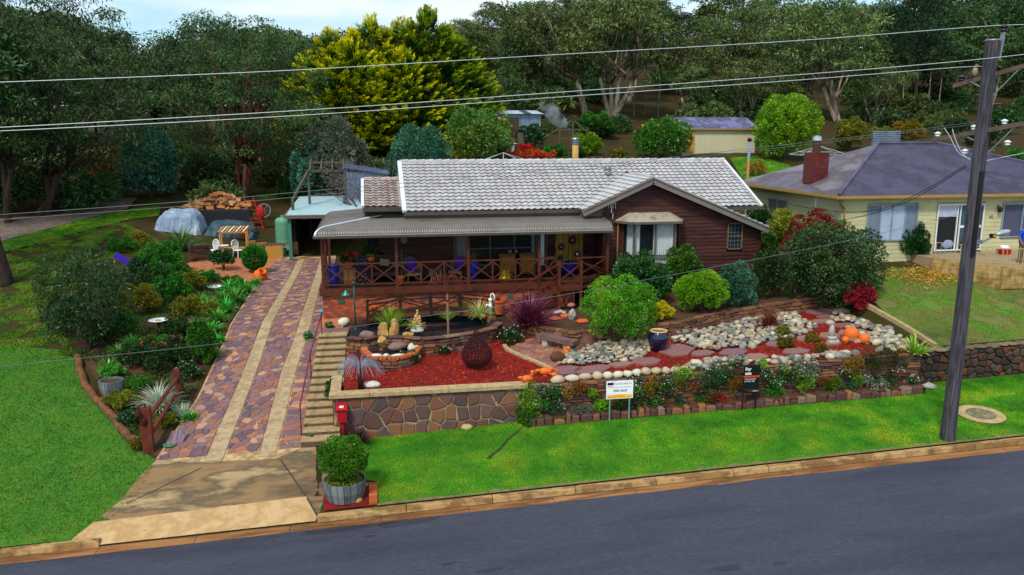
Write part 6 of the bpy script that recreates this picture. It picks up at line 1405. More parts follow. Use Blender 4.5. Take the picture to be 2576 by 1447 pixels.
# stone bench
b0, b1 = gp(1368, 876), gp(1432, 896); b0 = Vector((6.25, 29.5, 0)); b1 = Vector((7.35, 28.55, 0)); b0 = gp(1362, 868); b1 = gp(1438, 886); zb_ = H(b0.x, b0.y); be_ = top('stone_bench', 'heavy stone slab bench on two blocks at the flagged terrace', 'bench', (b0+b1)/2)
a, b = b0+Vector((0, 0, .38)), b1+Vector((0, 0, .38)); d = (b-a).normalized(); part(MB().beam(a-d*.1, b+d*.18, .42, .16), 'seat', M('bench_slate', [h('5c4644'), h('745650'), h('4a3a3c')], 2, .6, .4, 25, fine=.15), be_)
for t in (.18, .88): q = a.lerp(b, t); part(MB().box((q.x, q.y, q.z-.23), (.24, .3, .3), RZ(math.atan2(d.y, d.x))), 'block', tan_r if t > .5 else MC['pale_grey_rock'], be_)
g0 = gp(1425, 898); gg = solo(MB().rock(g0+Vector((0, 0, .14)), (.1, .08, .16), 2, 3, .15).rock(g0+Vector((.06, 0, .33)), (.09, .08, .08), 2, 4, .1).tube([g0+Vector((-.08, 0, .15)), g0+Vector((-.12, 0, 0))], .03, 6).tube([g0+Vector((.06, 0, .12)), g0+Vector((.08, 0, 0))], .03, 6), 'clay_figure', orangec, 'small orange clay animal figure beside the bench', 'figurine', g0, smooth=True)
# gourd of iron rings
g0 = gp(1204, 938)+Vector((0, .45, 0)); gr_ = top('ring_sculpture', 'pear-shaped sculpture of rusty iron rings standing on the red mulch', 'sculpture', g0); ring = MB().tube([(.052*math.cos(a*6.283/9), .052*math.sin(a*6.283/9), 0) for a in range(9)], .013, 4, close=True)
rust = M('rusted_iron', [h('2a0e0c'), h('44181a'), h('1c0a0a')], 6, .7, .3, 40, metal=.3); rme = ring.mesh('ring', rust); profg = lambda t: (.56*math.sin(math.pi*min(1, t/.92)**.8)*(1-.12*t) if t < .62 else lin(t, [.62, .72, .84, 1], [.39, .3, .17, .05])); k = 0
for i in range(17):
 t = (i+.4)/17; r = max(.04, profg(t)); n = max(3, int(2*math.pi*r/.115)); z = 1.42*t
 dr = (profg(min(1, t+.03))-profg(t-.03 if t > .03 else 0))/.06/1.42
 for j in range(n):
  a = 6.283*(j+.5*(i % 2))/n; nr = Vector((math.cos(a), math.sin(a), -dr)).normalized(); o = bpy.data.objects.new('ring', rme); COL.objects.link(o); o.parent = gr_; o.location = (r*math.cos(a), r*math.sin(a), z); o.rotation_mode = 'QUATERNION'; o.rotation_quaternion = nr.to_track_quat('Z', 'Y')
# silver spray sculpture
g0 = gp(908, 984)+Vector((0, .1, 0)); sp = top('spray_sculpture', 'fountain-like silver wire spray on a dark rusted post beside the garden steps', 'sculpture', g0); part(MB().tube([g0, g0+Vector((0, 0, .75))], [.1, .09], 9).tube([g0+Vector((0, 0, .7)), g0+Vector((-.02, 0, 1.35))], [.03, .015], 6), 'post', rust, sp, smooth=True)
mb = MB()
for i in range(120):
 a = rs.random()*6.283; L_ = rs.uniform(.55, .86); z0 = .7+rs.random()*.14; up_ = rs.uniform(.12, .34); pts = [g0+Vector((L_*t*math.cos(a), L_*t*math.sin(a)*.8, z0+up_*math.sin(t*2.4)*1.3-.3*t*t*t)) for t in (0, .25, .5, .75, 1)]; mb.tube(pts, .0036, 3, cap=False)
part(mb, 'wire_spray', flat('silver_wire', (.34, .36, .46), .3, metal=.3), sp, kind='stuff')
# garden lamp
l0 = aty(895, 845, 30.9); l0.z = 2.3; lp = top('garden_lamp', 'green garden lamp post with a small shaded lantern before the brickwork', 'lamp post', l0); gm_ = flat('lamp_green', h('0c4438'), .4); lt = aty(893, 712, 30.9).z
part(MB().tube([l0, Vector((l0.x, l0.y, lt-.02))], .032, 8).lathe([(.11, 0), (.12, .1), (.06, .22), (.035, .3)], 12, l0).lathe([(.07, 0), (.05, .06), (.03, .12)], 10, (l0.x, l0.y, lt-.06)), 'post', gm_, lp, smooth=True)
part(MB().tube([Vector((l0.x, l0.y, lt-.25)), Vector((l0.x-.3, l0.y, lt-.28)), Vector((l0.x-.32, l0.y, lt-.34))], .018, 6), 'arm', gm_, lp)
part(MB().lathe([(.03, .1), (.05, .06), (.15, -.06), (.17, -.1)], 16, (l0.x-.32, l0.y, lt-.38)), 'shade', flat('shade_teal', h('1c7c70'), .25), lp, smooth=True); part(MB().rock((l0.x-.32, l0.y, lt-.44), (.07, .07, .06), 2, 1, .01), 'bulb', whitep, lp, smooth=True)
# timber footbridge over the pond
def bz(t): return 2.62 + .22*math.sin(math.pi*t)
fb = top('footbridge', 'dark timber arched footbridge with cross-braced rails over the pond', 'bridge', (2, 32.6, 2.5)); dt = flat('dark_stain', h('281410'), .6); X0, X1 = aty(925, 790, 32.3).x, aty(1240, 790, 32.3).x
n = 22
for k in range(n): t = (k+.5)/n; x = X0 + (X1-X0)*t; part(MB().box((x, 32.6, bz(t)), ((X1-X0)/n-.015, .8, .05)), 'plank', M('bridge_plank', [h('3c2418'), h('4c2e20')], 3, .7, .3, 30, tonew=.2), fb)
for y in (32.22, 33.0):
 mb = MB()
 for k in range(10): a, b = k/10, (k+1)/10; mb.beam((X0+(X1-X0)*a, y, bz(a)-.1), (X0+(X1-X0)*b, y, bz(b)-.1), .06, .16)
 part(mb, 'side_beam', M('beam_brown', [h('6a3c20'), h('54301c')], 3, .7, .3, 30), fb)
for y in (32.2, 33.0):
 ts = [0, .26, .5, .74, 1]; hp_ = .62
 for t in ts: x = X0+(X1-X0)*t; part(MB().box((x, y, bz(t)+hp_/2-.1), (.1, .09, hp_+.2)), 'post', dt, fb)
 for a, b in zip(ts[:-1], ts[1:]):
  xa, xb = X0+(X1-X0)*a, X0+(X1-X0)*b; part(MB().beam((xa, y, bz(a)+hp_-.06), (xb, y, bz(b)+hp_-.06), .05, .06), 'top_rail', dt, fb)
  lo_a = a in (.26, .74); part(MB().beam((xa, y, bz(a)+(hp_-.1 if lo_a else .06)), (xb, y, bz(b)+(.06 if lo_a else hp_-.1)), .035, .045), 'brace', dt, fb)
  if y < 32.5: part(MB().beam((xa, y+.01, bz(a)+(.06 if lo_a else hp_*.5)), (xb, y+.01, bz(b)+(hp_*.5 if lo_a else .06)), .03, .04), 'brace', dt, fb)
# figure group
s0 = aty(1050, 845, 30.6); s0.z = 2.42; stt = top('garden_statue', 'sandy statue of huddled small figures on a white flared base in the pond', 'statue', s0); sm_ = M('statue_sand', [h('b08450'), h('c89c64'), h('906838')], 6, .8, .4, 40, fine=.15)
part(MB().lathe([(.26, 0), (.27, .04), (.2, .12), (.16, .2), (.18, .24)], 20, s0), 'base', flat('plaster_white', (.6, .56, .54), .7), stt, smooth=True)
mb = MB()
for dx, dz, rr in ((-.07, .34, .1), (.08, .34, .1), (0, .48, .11), (-.06, .56, .07), (.09, .55, .07)): mb.rock(s0+Vector((dx, 0, dz)), (rr*.8, rr, rr*1.2), 2, dx*50, .15)
for dx, dz in ((-.1, .47), (.1, .49), (.02, .8), (-.02, .63)): mb.rock(s0+Vector((dx, -.05, dz)), (.055, .055, .06), 2, 1, .05)
for a, b in (((-.12, .3), (-.16, .2)), ((.12, .3), (.17, .2)), ((-.05, .44), (.1, .36)), ((.04, .6), (-.1, .52)), ((0, .62), (.02, .76))): mb.tube([s0+Vector((a[0], -.06, a[1])), s0+Vector((b[0], -.07, b[1]))], .035, 6)
part(mb, 'figures', sm_, stt, smooth=True)
# hand pump, terracotta pots, little lamp
p = aty(1234, 838, 31.6); p.z = 2.4; pm_ = top('hand_pump', 'white cast hand water pump on a brick base by the big terracotta pot', 'pump', p)
part(MB().lathe([(.05, 0), (.05, .35), (.08, .36), (.08, .42), (.06, .44), (.06, .62), (.09, .64), (.08, .7), (.03, .74)], 12, p+Vector((0, 0, .28))), 'body', whitep, pm_, smooth=True)
zt_ = .98; part(MB().tube([p+Vector((0, 0, zt_)), p+Vector((.02, 0, zt_+.18)), p+Vector((.1, 0, zt_+.22)), p+Vector((.17, 0, zt_+.12)), p+Vector((.15, 0, zt_-.1))], .03, 7), 'handle', whitep, pm_, smooth=True); part(MB().tube([p+Vector((0, 0, .75)), p+Vector((-.16, -.03, .74)), p+Vector((-.2, -.04, .66))], .028, 7), 'spout', whitep, pm_, smooth=True)
for k in range(3): part(MB().box(p+Vector((.02, 0, .05+.08*k)), (.34, .3, .07)), 'brick', brk, pm_)
lathe_thing('water_jar', 'small brown clay jar under the pump spout', 'jar', p+Vector((-.24, -.05, .15)), [(.07, 0), (.11, .1), (.09, .2), (.05, .24), (.06, .28)], M('brown_clay', [h('8a4c34'), h('70402c')], 4, .6))
def pot(p, r, hh, mat, label, name='terracotta_pot', n=20, taper=.72): return solo(MB().lathe([(r*taper, 0), (r*.95, hh*.82), (r*1.06, hh*.84), (r*1.06, hh), (r*.9, hh), (r*.88, hh*.85), (0, hh*.83)], n, p), name, mat, label, 'pot', p, smooth=False)
p = aty(1252, 790, 33.4); p.z = 2.35; pot(p, .33, .62, terra, 'big straight terracotta pot against the brickwork'); r_ = top('potted_succulent', 'dark red succulent in the big terracotta pot', 'plant', p+Vector((0, 0, .5))); blades('leaves', r_, (0, 0, 0), 40, .26, .05, leafmat('dark_red_leaf', [h('40140c'), h('7c2414')]), 1, .4, 3, 2, .15)
p = aty(938, 795, 33.5); p.z = 2.35; pot(p, .2, .5, terra, 'small terracotta pot at the left end of the bridge')
# weeping standard maple with its stake
m0 = Vector(((aty(1128, 838, 30.3)).x, 30.3, 2.2)); mt_ = top('weeping_maple', 'young weeping maple with bare red twigs on a tall brown stem in the pond garden', 'tree', m0); tz = aty(1127, 740, 30.3).z
part(MB().tube([m0, Vector((m0.x-.02, m0.y, tz))], [.05, .045], 7), 'stem', M('maple_bark', [h('7c5444'), h('94705c')], 3, .8, .4, 30), mt_); part(MB().tube([Vector((m0.x-.03, m0.y+.02, tz-.1)), Vector((m0.x-.05, m0.y+.02, aty(1127, 650, 30.3).z))], .012, 5).box((m0.x, m0.y, tz-.25), (.13, .13, .05)), 'stake', dt, mt_)
mb = MB()
for i in range(46):
 a = rs.random()*6.283; L_ = rs.uniform(.45, .95); b = Vector((m0.x-.04, m0.y, tz+.55)); pts = [b+Vector((L_*t*math.cos(a), L_*t*math.sin(a)*.8, .3*math.sin(t*2.8)*rs.uniform(.6, 1.1)-.38*t*t)) for t in (0, .3, .6, .85, 1)]; mb.tube(pts, [.012, .009, .007, .005, .003], 3, cap=False)
 q = pts[2]; mb.tube([q, q+Vector((rs.uniform(-.2, .2), rs.uniform(-.2, .2), -.25))], [.006, .002], 3, cap=False)
mb.tube([Vector((m0.x-.02, m0.y, tz)), Vector((m0.x-.04, m0.y, tz+.56))], [.03, .02], 5); part(mb, 'twigs', flat('red_twig', h('5c1c1c'), .6), mt_)
# concrete manhole in the verge, rut in the lawn
mp_ = gp(2467, 1045); mh = top('manhole_cover', 'round concrete manhole ring set in the verge right of the pole', 'manhole', mp_); r0 = 55/psc(mp_)
def disc(r1, r2, dz, n=36):
 mb = MB(); vs = []
 for k in range(n):
  a = 6.283*k/n
  for r in (r1, r2): x, y = mp_.x+r*math.cos(a), mp_.y+r*math.sin(a); vs.append((x, y, H(x, y)+dz))
 return mb.add(vs, [(2*k, 2*((k+1) % n), 2*((k+1) % n)+1, 2*k+1)[::-1] for k in range(n)])
part(disc(r0*.62, r0, .05), 'ring', cap_m, mh); part(disc(.001, r0*.6, .04), 'lid', M('lid_stone', [h('8c7864'), h('6a5a4c'), h('a08c74')], 3, .9, .5, 20), mh)
a, b = gp(1312, 1078), gp(1222, 1158); sheet('lawn_rut', [(a.x, a.y), (a.x+.05, a.y-.02), (a.x*.6+b.x*.4+.02, a.y*.6+b.y*.4), (a.x*.35+b.x*.65+.13, a.y*.35+b.y*.65), (b.x+.12, b.y), (b.x, b.y+.03), (a.x*.35+b.x*.65+.06, a.y*.35+b.y*.65+.03), (a.x*.6+b.x*.4-.04, a.y*.6+b.y*.4+.03)], M('rut_earth', [h('24300e'), h('3a2c18')], 6, .95), .045, .25)
# flamingo and clutter below the landing
p = aty(1437, 768, 33.4); fl_ = top('hanging_flamingo', 'pink metal flamingo ornament hanging below the stair landing', 'ornament', p); pk = flat('flamingo_pink', h('b4685c'), .6)
part(MB().rock(p, (.2, .1, .11), 2, 3, .05), 'body', pk, fl_, smooth=True); part(MB().tube([p+Vector((-.14, 0, .03)), p+Vector((-.24, 0, .12)), p+Vector((-.2, 0, .3)), p+Vector((-.12, 0, .42))], .02, 6).rock(p+Vector((-.1, 0, .43)), (.06, .03, .035), 2, 1, .02), 'neck', pk, fl_, smooth=True)
for i, (px, py, w, m, lb) in enumerate([(1398, 806, 30, terra, 'red clay slab under the stairs, left'), (1425, 798, 30, terra, 'red clay slab under the stairs, middle'), (1466, 812, 36, terra, 'red clay slab under the stairs, right'), (1440, 805, 18, MC['pale_grey_rock'], 'upright grey stone under the landing'), (1410, 790, 36, MC['pale_grey_rock'], 'flat grey stone under the landing'), (1360, 792, 22, orangec, 'orange-brown stone beside the burgundy cordyline')]): rockat(px, py, w, 9 if i != 3 else 30, m, lb, 'slab_rock', sd=40+i, amp=.4)
# --- left border things
lm_ = M('log_bark', [h('4a2c1c'), h('6e4428'), h('7c5434')], 3, .85, .6, 22, stretch=(1, 1, 1), fine=.2); lg = top('log_edging', 'curved line of brown logs edging the left lawn', 'log edging', gp(240, 1005)); q = [gp(*c_) for c_ in ((196, 905), (200, 935), (214, 975), (240, 1010), (275, 1045), (305, 1085), (325, 1110), (354, 1120))]
for i in range(len(q)-1): a, b = q[i]+Vector((0, 0, .1)), q[i+1]+Vector((0, 0, .1)); part(MB().tube([a, a.lerp(b, .5)+Vector((.03, 0, .02)), b-(b-a)*.03], [.13, .125, .12], 9), 'log', lm_, lg, smooth=False)
pf = top('rail_fence', 'short rustic post-and-rail fence of red-brown timber at the drive entrance', 'fence', gp(376, 1138)); ft = M('rustic_timber', [h('4c1c12'), h('6a2c1c'), h('381410')], 3, .7, .6, 22, stretch=(1, 1, .4), fine=.2); a = gp(376, 1138); b = gp(455, 1008)
ta, tb_ = aty(370, 1025, a.y).z, aty(445, 928, b.y).z
part(MB().beam(a-Vector((0, 0, .1)), Vector((a.x-.02, a.y, ta)), .3, .24, upv=(0, 1, 0)), 'post', ft, pf); part(MB().beam(b-Vector((0, 0, .1)), Vector((b.x-.08, b.y, tb_)), .2, .18, upv=(0, 1, 0)), 'post', ft, pf)
for t1, t2 in ((.72, .78), (.32, .42)): part(MB().tube([Vector((a.x, a.y+.1, a.z+(ta-a.z)*t1)), Vector((b.x, b.y, b.z+(tb_-b.z)*t2))], [.075, .065], 8), 'rail', ft, pf)
bl3 = top('iron_bell', 'dark iron ship bell mounted on the thick gate post', 'bell', Vector((a.x, a.y, ta))); part(MB().lathe([(.13, -.2), (.1, -.14), (.07, -.04), (.04, .02), (.02, .04)], 12, (a.x-.18, a.y-.12, ta-.03)), 'bell', rust, bl3, smooth=True); part(MB().tube([(a.x, a.y, ta-.02), (a.x-.02, a.y, ta+.12), (a.x-.14, a.y-.1, ta+.1), (a.x-.18, a.y-.12, ta)], .03, 6), 'bracket', rust, bl3); part(MB().rock((a.x-.05, a.y-.13, ta-.42), (.1, .07, .14), 2, 4, .2), 'plaque', rust, bl3, smooth=True)
p = gp(283, 990); barrel(p, .4, .5, 'old grey half barrel tilted among the left border plants')
p = gp(402, 850); bb = top('bird_bath', 'white round bird bath dish on a dark pedestal in the left border', 'bird bath', p); zt_ = aty(402, 806, p.y).z; r0 = 24/psc(p)
part(MB().lathe([(0, -.05), (r0*.6, -.04), (r0, .02), (r0*.97, .035), (r0*.7, 0), (0, -.01)], 24, (p.x, p.y, zt_)), 'dish', whitep, bb, smooth=True); part(MB().lathe([(.18, 0), (.08, .08), (.07, zt_-p.z-.1), (.12, zt_-p.z-.02)], 12, p), 'pedestal', dt, bb); part(MB().lathe([(.12, 0), (.12, .02), (0, .03)], 12, (p.x, p.y, zt_)), 'stone', tan_r, bb)
p = gp(438, 1118); mb = MB(); n = 9
for i in range(n):
 for j in range(n): u_, v_ = i/(n-1), j/(n-1); mb.v.append(p+Vector(((u_-.5)*.5+.12*v_, .35*v_-.05, .03+.34*v_*(1-.3*abs(u_-.5))+.03*math.sin(u_*19)))); mb.t.append(u_)
for i in range(n-1):
 for j in range(n-1): mb.f.append((i*n+j, (i+1)*n+j, (i+1)*n+j+1, i*n+j+1)); mb.m.append(0)
solo(mb, 'striped_cloth', M('striped_cloth', [h('6c5c7c'), h('8c6c6c'), h('504868'), h('9c8c9c')], 12, .9, stretch=(1, .1, .1)), 'crumpled striped cloth lying at the drive entrance', 'cloth', p, smooth=True); p = gp(427, 1124); solo(MB().lathe([(.1, 0), (.19, .06), (.2, .09), (.17, .09), (.1, .03), (0, .03)], 18, p), 'green_bowl', flat('green_plastic', h('0c8c5c'), .4), 'green bowl beside the striped cloth', 'bowl', p, smooth=True)
p = gp(655, 708); c = p+Vector((0, .1, .3)); rj = Matrix.Rotation(R(28), 3, 'Y') @ Matrix.Rotation(R(35), 3, 'X')
solo(MB().lathe([(.05, -.38), (.2, -.34), (.34, -.12), (.36, .02), (.28, .2), (.16, .28), (.15, .33), (.22, .38), (.2, .4), (.13, .34), (.12, .2), (0, 0)], 22, c, rot=rj), 'terracotta_jug', orangec, 'big orange terracotta jug lying on its side by the driveway', 'jug', c, smooth=True)
p = gp(447, 694); pot(p, .3, .38, terra, 'terracotta bowl pot at the edge of the salmon path', taper=.6)
p = gp(540, 728); pot(p, .34, .16, whitep, 'low white bowl of red flowers in the left border', 'white_bowl', taper=.7)
# white chairs and table
def cast_chair(p, rz, label):
 c_ = top('garden_chair', label, 'chair', p, 'white cast garden chairs'); M_ = RZ(rz); q = lambda x, y, z: p + M_ @ Vector((x, y, z))
 mb = MB(); prof = [(-.16, .42), (-.2, .6), (-.26, .78), (-.2, .95), (-.08, 1.02), (.08, 1.02), (.2, .95), (.26, .78), (.2, .6), (.16, .42)]; mb.tube([q(x, .2+.1*(z-.4), z) for x, z in prof], .028, 5, close=True)
 for x in (-.12, -.04, .04, .12): mb.tube([q(x, .2, .42), q(x*1.2, .27, .98)], .018, 4)
 for z in (.55, .68, .82): mb.tube([q(-.2, .24, z), q(.2, .24, z)], .018, 4)
 part(mb, 'backrest', whitep, c_); part(MB().lathe([(0, .42), (.24, .42), (.26, .44), (.24, .46), (0, .46)], 14, q(0, 0, 0)), 'seat', whitep, c_)
 for x, y in ((-.18, -.17), (.18, -.17), (-.18, .18), (.18, .18)): part(MB().tube([q(x, y, .44), q(x*1.2, y*1.25, 0)], .025, 5), 'leg', whitep, c_)
p1 = gp(537, 648); p2 = gp(600, 648); cast_chair(p1, -.7, 'white cast garden chair, left of the small table'); cast_chair(p2, .9, 'white cast garden chair, right of the small table')
p = gp(560, 648)+Vector((0, .2, 0)); tb3 = top('garden_table', 'small white round garden table between the white chairs', 'table', p); part(MB().lathe([(0, .66), (.36, .66), (.38, .69), (0, .7)], 18, p), 'top', whitep, tb3); part(MB().tube([p, p+Vector((0, 0, .67))], .04, 6), 'leg', whitep, tb3)
for a in (0, 2.1, 4.2): part(MB().tube([p+Vector((0, 0, .2)), p+Vector((.25*math.cos(a), .25*math.sin(a), 0))], .025, 5), 'leg', whitep, tb3)
p = gp(585, 650)+Vector((0, .9, 0)); pn = flat('pale_pine', h('b88048'), .6); ab = top('timber_arbour', 'pale slatted timber seat with a sloping slatted top behind the white chairs', 'arbour', p)
for x, y in ((-.75, -.3), (.75, -.3), (-.75, .3), (.75, .3)): part(MB().box(p+Vector((x, y, .75 if y < 0 else .85)), (.08, .08, 1.5 if y < 0 else 1.7)), 'post', pn, ab)
for k in range(8): x = -.7+.2*k; part(MB().beam(p+Vector((x-.1, -.42, 1.5)), p+Vector((x+.1, .42, 1.74)), .09, .03), 'slat', flat('bleached_pine', h('d8c8a8'), .6) if k % 2 else pn, ab)
part(MB().beam(p+Vector((-.8, -.35, 1.45)), p+Vector((.8, -.35, 1.45)), .05, .08), 'beam', pn, ab); part(MB().beam(p+Vector((-.8, .35, 1.68)), p+Vector((.8, .35, 1.68)), .05, .08), 'beam', pn, ab); part(MB().box(p+Vector((0, 0, .5)), (1.5, .55, .05)), 'seat', pn, ab)
# water tank, bucket, board, trough
p = gp(716, 628)+Vector((0, .5, 0)); s = psc(p); r0 = 22/s; hh = 66/s; wt = top('water_tank', 'pale green rainwater tank beside the carport', 'water tank', p); part(MB().lathe([(r0, 0), (r0, .02)] + [(r0*(1+.012*math.sin(k*1.9)), hh*(k+1)/14) for k in range(13)] + [(r0*.85, hh*1.0), (r0*.3, hh*1.06), (0, hh*1.07)], 26, p+Vector((0, 0, .25))), 'tank', flat('tank_green', h('5c9474'), .45), wt, smooth=True); part(MB().lathe([(.2, 0), (.2, .1), (0, .11)], 14, p+Vector((0, 0, hh*1.06+.25))), 'lid', flat('tank_lid', h('4c8468'), .5), wt); part(MB().box(p+Vector((0, 0, .12)), (1.3, 1.2, .26)), 'stand', cap_m, wt)
p = gp(714, 634)-Vector((0, .5, 0)); p.z = H(p.x, p.y); solo(MB().lathe([(.18, 0), (.24, .42), (.27, .44), (.22, .42), (0, .3)], 16, p), 'bucket', flat('teal_bucket', h('1c8c78'), .4), 'teal bucket in front of the water tank', 'bucket', p)
p = gp(690, 652); solo(MB().box(p+Vector((0, .1, .4)), (1.0, .05, .75), Matrix.Rotation(R(-8), 3, 'X')), 'ochre_board', flat('ochre_board', h('a87830'), .8), 'sheet of ochre board leaning by the salmon path', 'board', p)
p = gp(740, 640); cb_ = top('block_stack', 'short stack of concrete blocks under the teal carport post', 'blocks', p)
for k in range(4): part(MB().box(p+Vector((0, 0, .1+.2*k)), (.5, .4, .19), tone=.2*k), 'block', blk, cb_)
rw_ = top('yard_retaining_wall', 'low wall of stacked dark stones and sleepers behind the topiary ball', 'wall', gp(640, 640)); a, b = gp(625, 625), gp(720, 636)
coursed(rw_, [(a.x, a.y), (b.x, b.y)], lambda x, y: H(x, y), lambda x: H(x, a.y)+.55, .16, .5, .2, brown_st, limit=60)
sw2 = top('shade_stone_wall', 'stack of grey rocks left of the white chairs', 'rock stack', gp(505, 655)); a, b = gp(478, 660), gp(530, 655); coursed(sw2, [(a.x, a.y), (b.x, b.y)], lambda x, y: H(x, y), lambda x: H(x, a.y)+1.0, .2, .5, .2, drk, limit=60)
# woodpile, tarps, ladder, wheel
def tarp(name, px, py, wp, hp, dp, mat, label, seed):
 p = gp(px, py); s = psc(p); w, hh = wp/s, hp/s; mb = MB(); n, m = 18, 10; q = Vector((p.x, p.y+dp/2, H(p.x, p.y+dp/2)))
 for i in range(n+1):
  for j in range(m+1):
   u_, v_ = i/n*2-1, j/m*2-1; e = max(abs(u_)**3, abs(v_)**3); z = hh*(1-e**2.6)*(.78+.22*math.cos(u_*1.5-.5)) + .12*noise.noise(Vector((u_*3, v_*3, seed)))*hh*2*(1-e)
   g_ = .05*noise.noise(Vector((u_*6, v_*5, seed+4))); x, y = q.x+u_*w/2*(1+g_*2), q.y+v_*dp/2*(1+g_*3); mb.v.append(Vector((x, y, H(x, y)+.03+max(0, z)))); mb.t.append(0)
 for i in range(n):
  for j in range(m): mb.f.append((i*(m+1)+j, (i+1)*(m+1)+j, (i+1)*(m+1)+j+1, i*(m+1)+j+1)); mb.m.append(0)
 return solo(mb, name, mat, label, 'tarpaulin', p)
tarp('tarpaulin', 446, 588, 112, 46, 2.4, M('silver_tarp', [h('6c7c94'), h('8494ac'), h('b0bcc8')], 1.5, .5, .5, 6, fine=.05), 'silver-blue tarpaulin draped over a heap at the left of the firewood', 1); tarp('tarpaulin', 578, 600, 122, 30, 2., M('teal_tarp', [h('1c3440'), h('2c4c58'), h('3c6068')], 1.5, .5, .5, 6), 'dark teal tarpaulin over a low heap in front of the firewood crate', 5)
p = gp(560, 572)+Vector((0, .4, 0)); s = psc(p); cw, chh = 128/s, 46/s; cr_ = top('firewood_crate', 'large dark lattice crate holding the firewood', 'crate', p); lat = flat('lattice_dark', h('2c3440'), .7)
for k in range(21): x = -cw/2+cw*k/20; part(MB().box(p+Vector((x, 0, chh/2)), (.035, .03, chh)), 'upright', lat, cr_)
for k in range(8): part(MB().box(p+Vector((0, -.03, chh*(k+.5)/8)), (cw, .02, .035)), 'crosspiece', lat, cr_)
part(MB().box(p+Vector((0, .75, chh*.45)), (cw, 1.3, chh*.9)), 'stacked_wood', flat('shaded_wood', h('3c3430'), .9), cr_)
wp_ = top('firewood_pile', 'heap of freshly split orange firewood on top of the lattice crate', 'firewood', p+Vector((0, .8, chh*.8))); fw = M('split_wood', [h('b87038'), h('d09050'), h('8c4c24')], 4, .8, .3, 30, pieces=[h('c88048'), h('a86030'), h('d8a870'), h('6a4028'), h('b46c34')], piece=.7, fine=.2)
for i in range(230):
 t = rs.uniform(-1.05, 1); x = t*cw*.62-.5; hpk = max(.2, 1.25-abs(t-.1)*.95); z = chh*.85+rs.random()*hpk; y = .8+rs.uniform(-.5, .5); an = rs.random()*6.28; dr_ = Vector((math.cos(an), math.sin(an)*.6, rs.uniform(-.35, .35)))*.24
 part(MB().beam(p+Vector((x, y, z))-dr_, p+Vector((x, y, z))+dr_, rs.uniform(.15, .24), rs.uniform(.12, .19), rs.random()), 'log', fw, wp_)
a, b = gp(640, 578), aty(612, 495, gp(640, 578).y+.9); ld = top('ladder', 'red metal ladder leaning against the big tree beside the woodpile', 'ladder', a); lr_ = flat('ladder_red', h('a81c18'), .5); off = Vector((.62, 0, -.05))
for o_ in (Vector(), off): part(MB().beam(a+o_, b+o_, .06, .04), 'stile', lr_, ld)
for k in range(7): t = (k+.6)/7.4; part(MB().tube([a.lerp(b, t), a.lerp(b, t)+off], .02, 5), 'rung', lr_, ld)
part(MB().rock(a.lerp(b, .55)+Vector((.75, .1, -.1)), (.3, .1, .5), 2, 3, .08), 'red_panel', lr_, ld)
p = gp(665, 548); wh = top('cart_wheel', 'old grey cart wheel and scrap leaning right of the ladder', 'wheel', p); c = p+Vector((0, 0, .5)); part(MB().tube([c+Vector((.45*math.cos(a*6.283/18), .12*math.sin(a*6.283/18), .45*math.sin(a*6.283/18))) for a in range(18)], .05, 6, close=True), 'rim', grey_metal, wh)
for k in range(6): a = k*6.283/6; part(MB().tube([c, c+Vector((.44*math.cos(a), .1*math.sin(a), .44*math.sin(a)))], .02, 4), 'spoke', grey_metal, wh)
p = gp(318, 672); solo(MB().box(p+Vector((0, 0, .3)), (1.3, .06, .34), Matrix.Rotation(R(38), 3, 'Y')), 'purple_board', flat('purple_paint', h('3c20a0'), .5), 'bright purple board tilted in the yard grass', 'board', p)
p = gp(737, 488); bx_ = top('beehive_box', 'weathered grey wooden box on the grass behind the carport', 'box', p); part(MB().box(p+Vector((0, 0, .4)), (.8, .6, .8)), 'box', wm, bx_); part(MB().box(p+Vector((0, 0, .83)), (1.05, .8, .07)), 'lid', wm, bx_)
p = gp(838, 500); wmil = top('garden_windmill', 'small white garden windmill ornament near the pergola', 'ornament', p)
part(MB().tube([p+Vector((-.2, 0, 0)), p+Vector((0, 0, 1.2))], .03, 4).tube([p+Vector((.2, 0, 0)), p+Vector((0, 0, 1.2))], .03, 4), 'tower', wm, wmil); c = p+Vector((0, -.05, 1.2))
for k in range(8): a = k*.785; part(MB().beam(c, c+Vector((.32*math.cos(a), 0, .32*math.sin(a))), .1, .01, upv=(0, 1, 0)), 'blade', whitep, wmil)
rub = gp(258, 480); mb = MB()
for i in range(150): mb.rock((rub.x+rs.gauss(0, 1.6), rub.y+rs.gauss(0, 1.3), H(rub.x, rub.y)+rs.random()*.5), (rs.uniform(.1, .32), .2, .1), 1, i, .3, rs.random())
tag(solo(mb, 'rubble_heap', M('rubble_grey', [h('6c6868'), h('8c8684')], 4, .9, pieces=[h('74706c'), h('98928c'), h('5c5854'), h('b4b0a8')], piece=.7), 'grey rubble heap at the end of the gravel track', 'rubble', rub), kind='stuff')
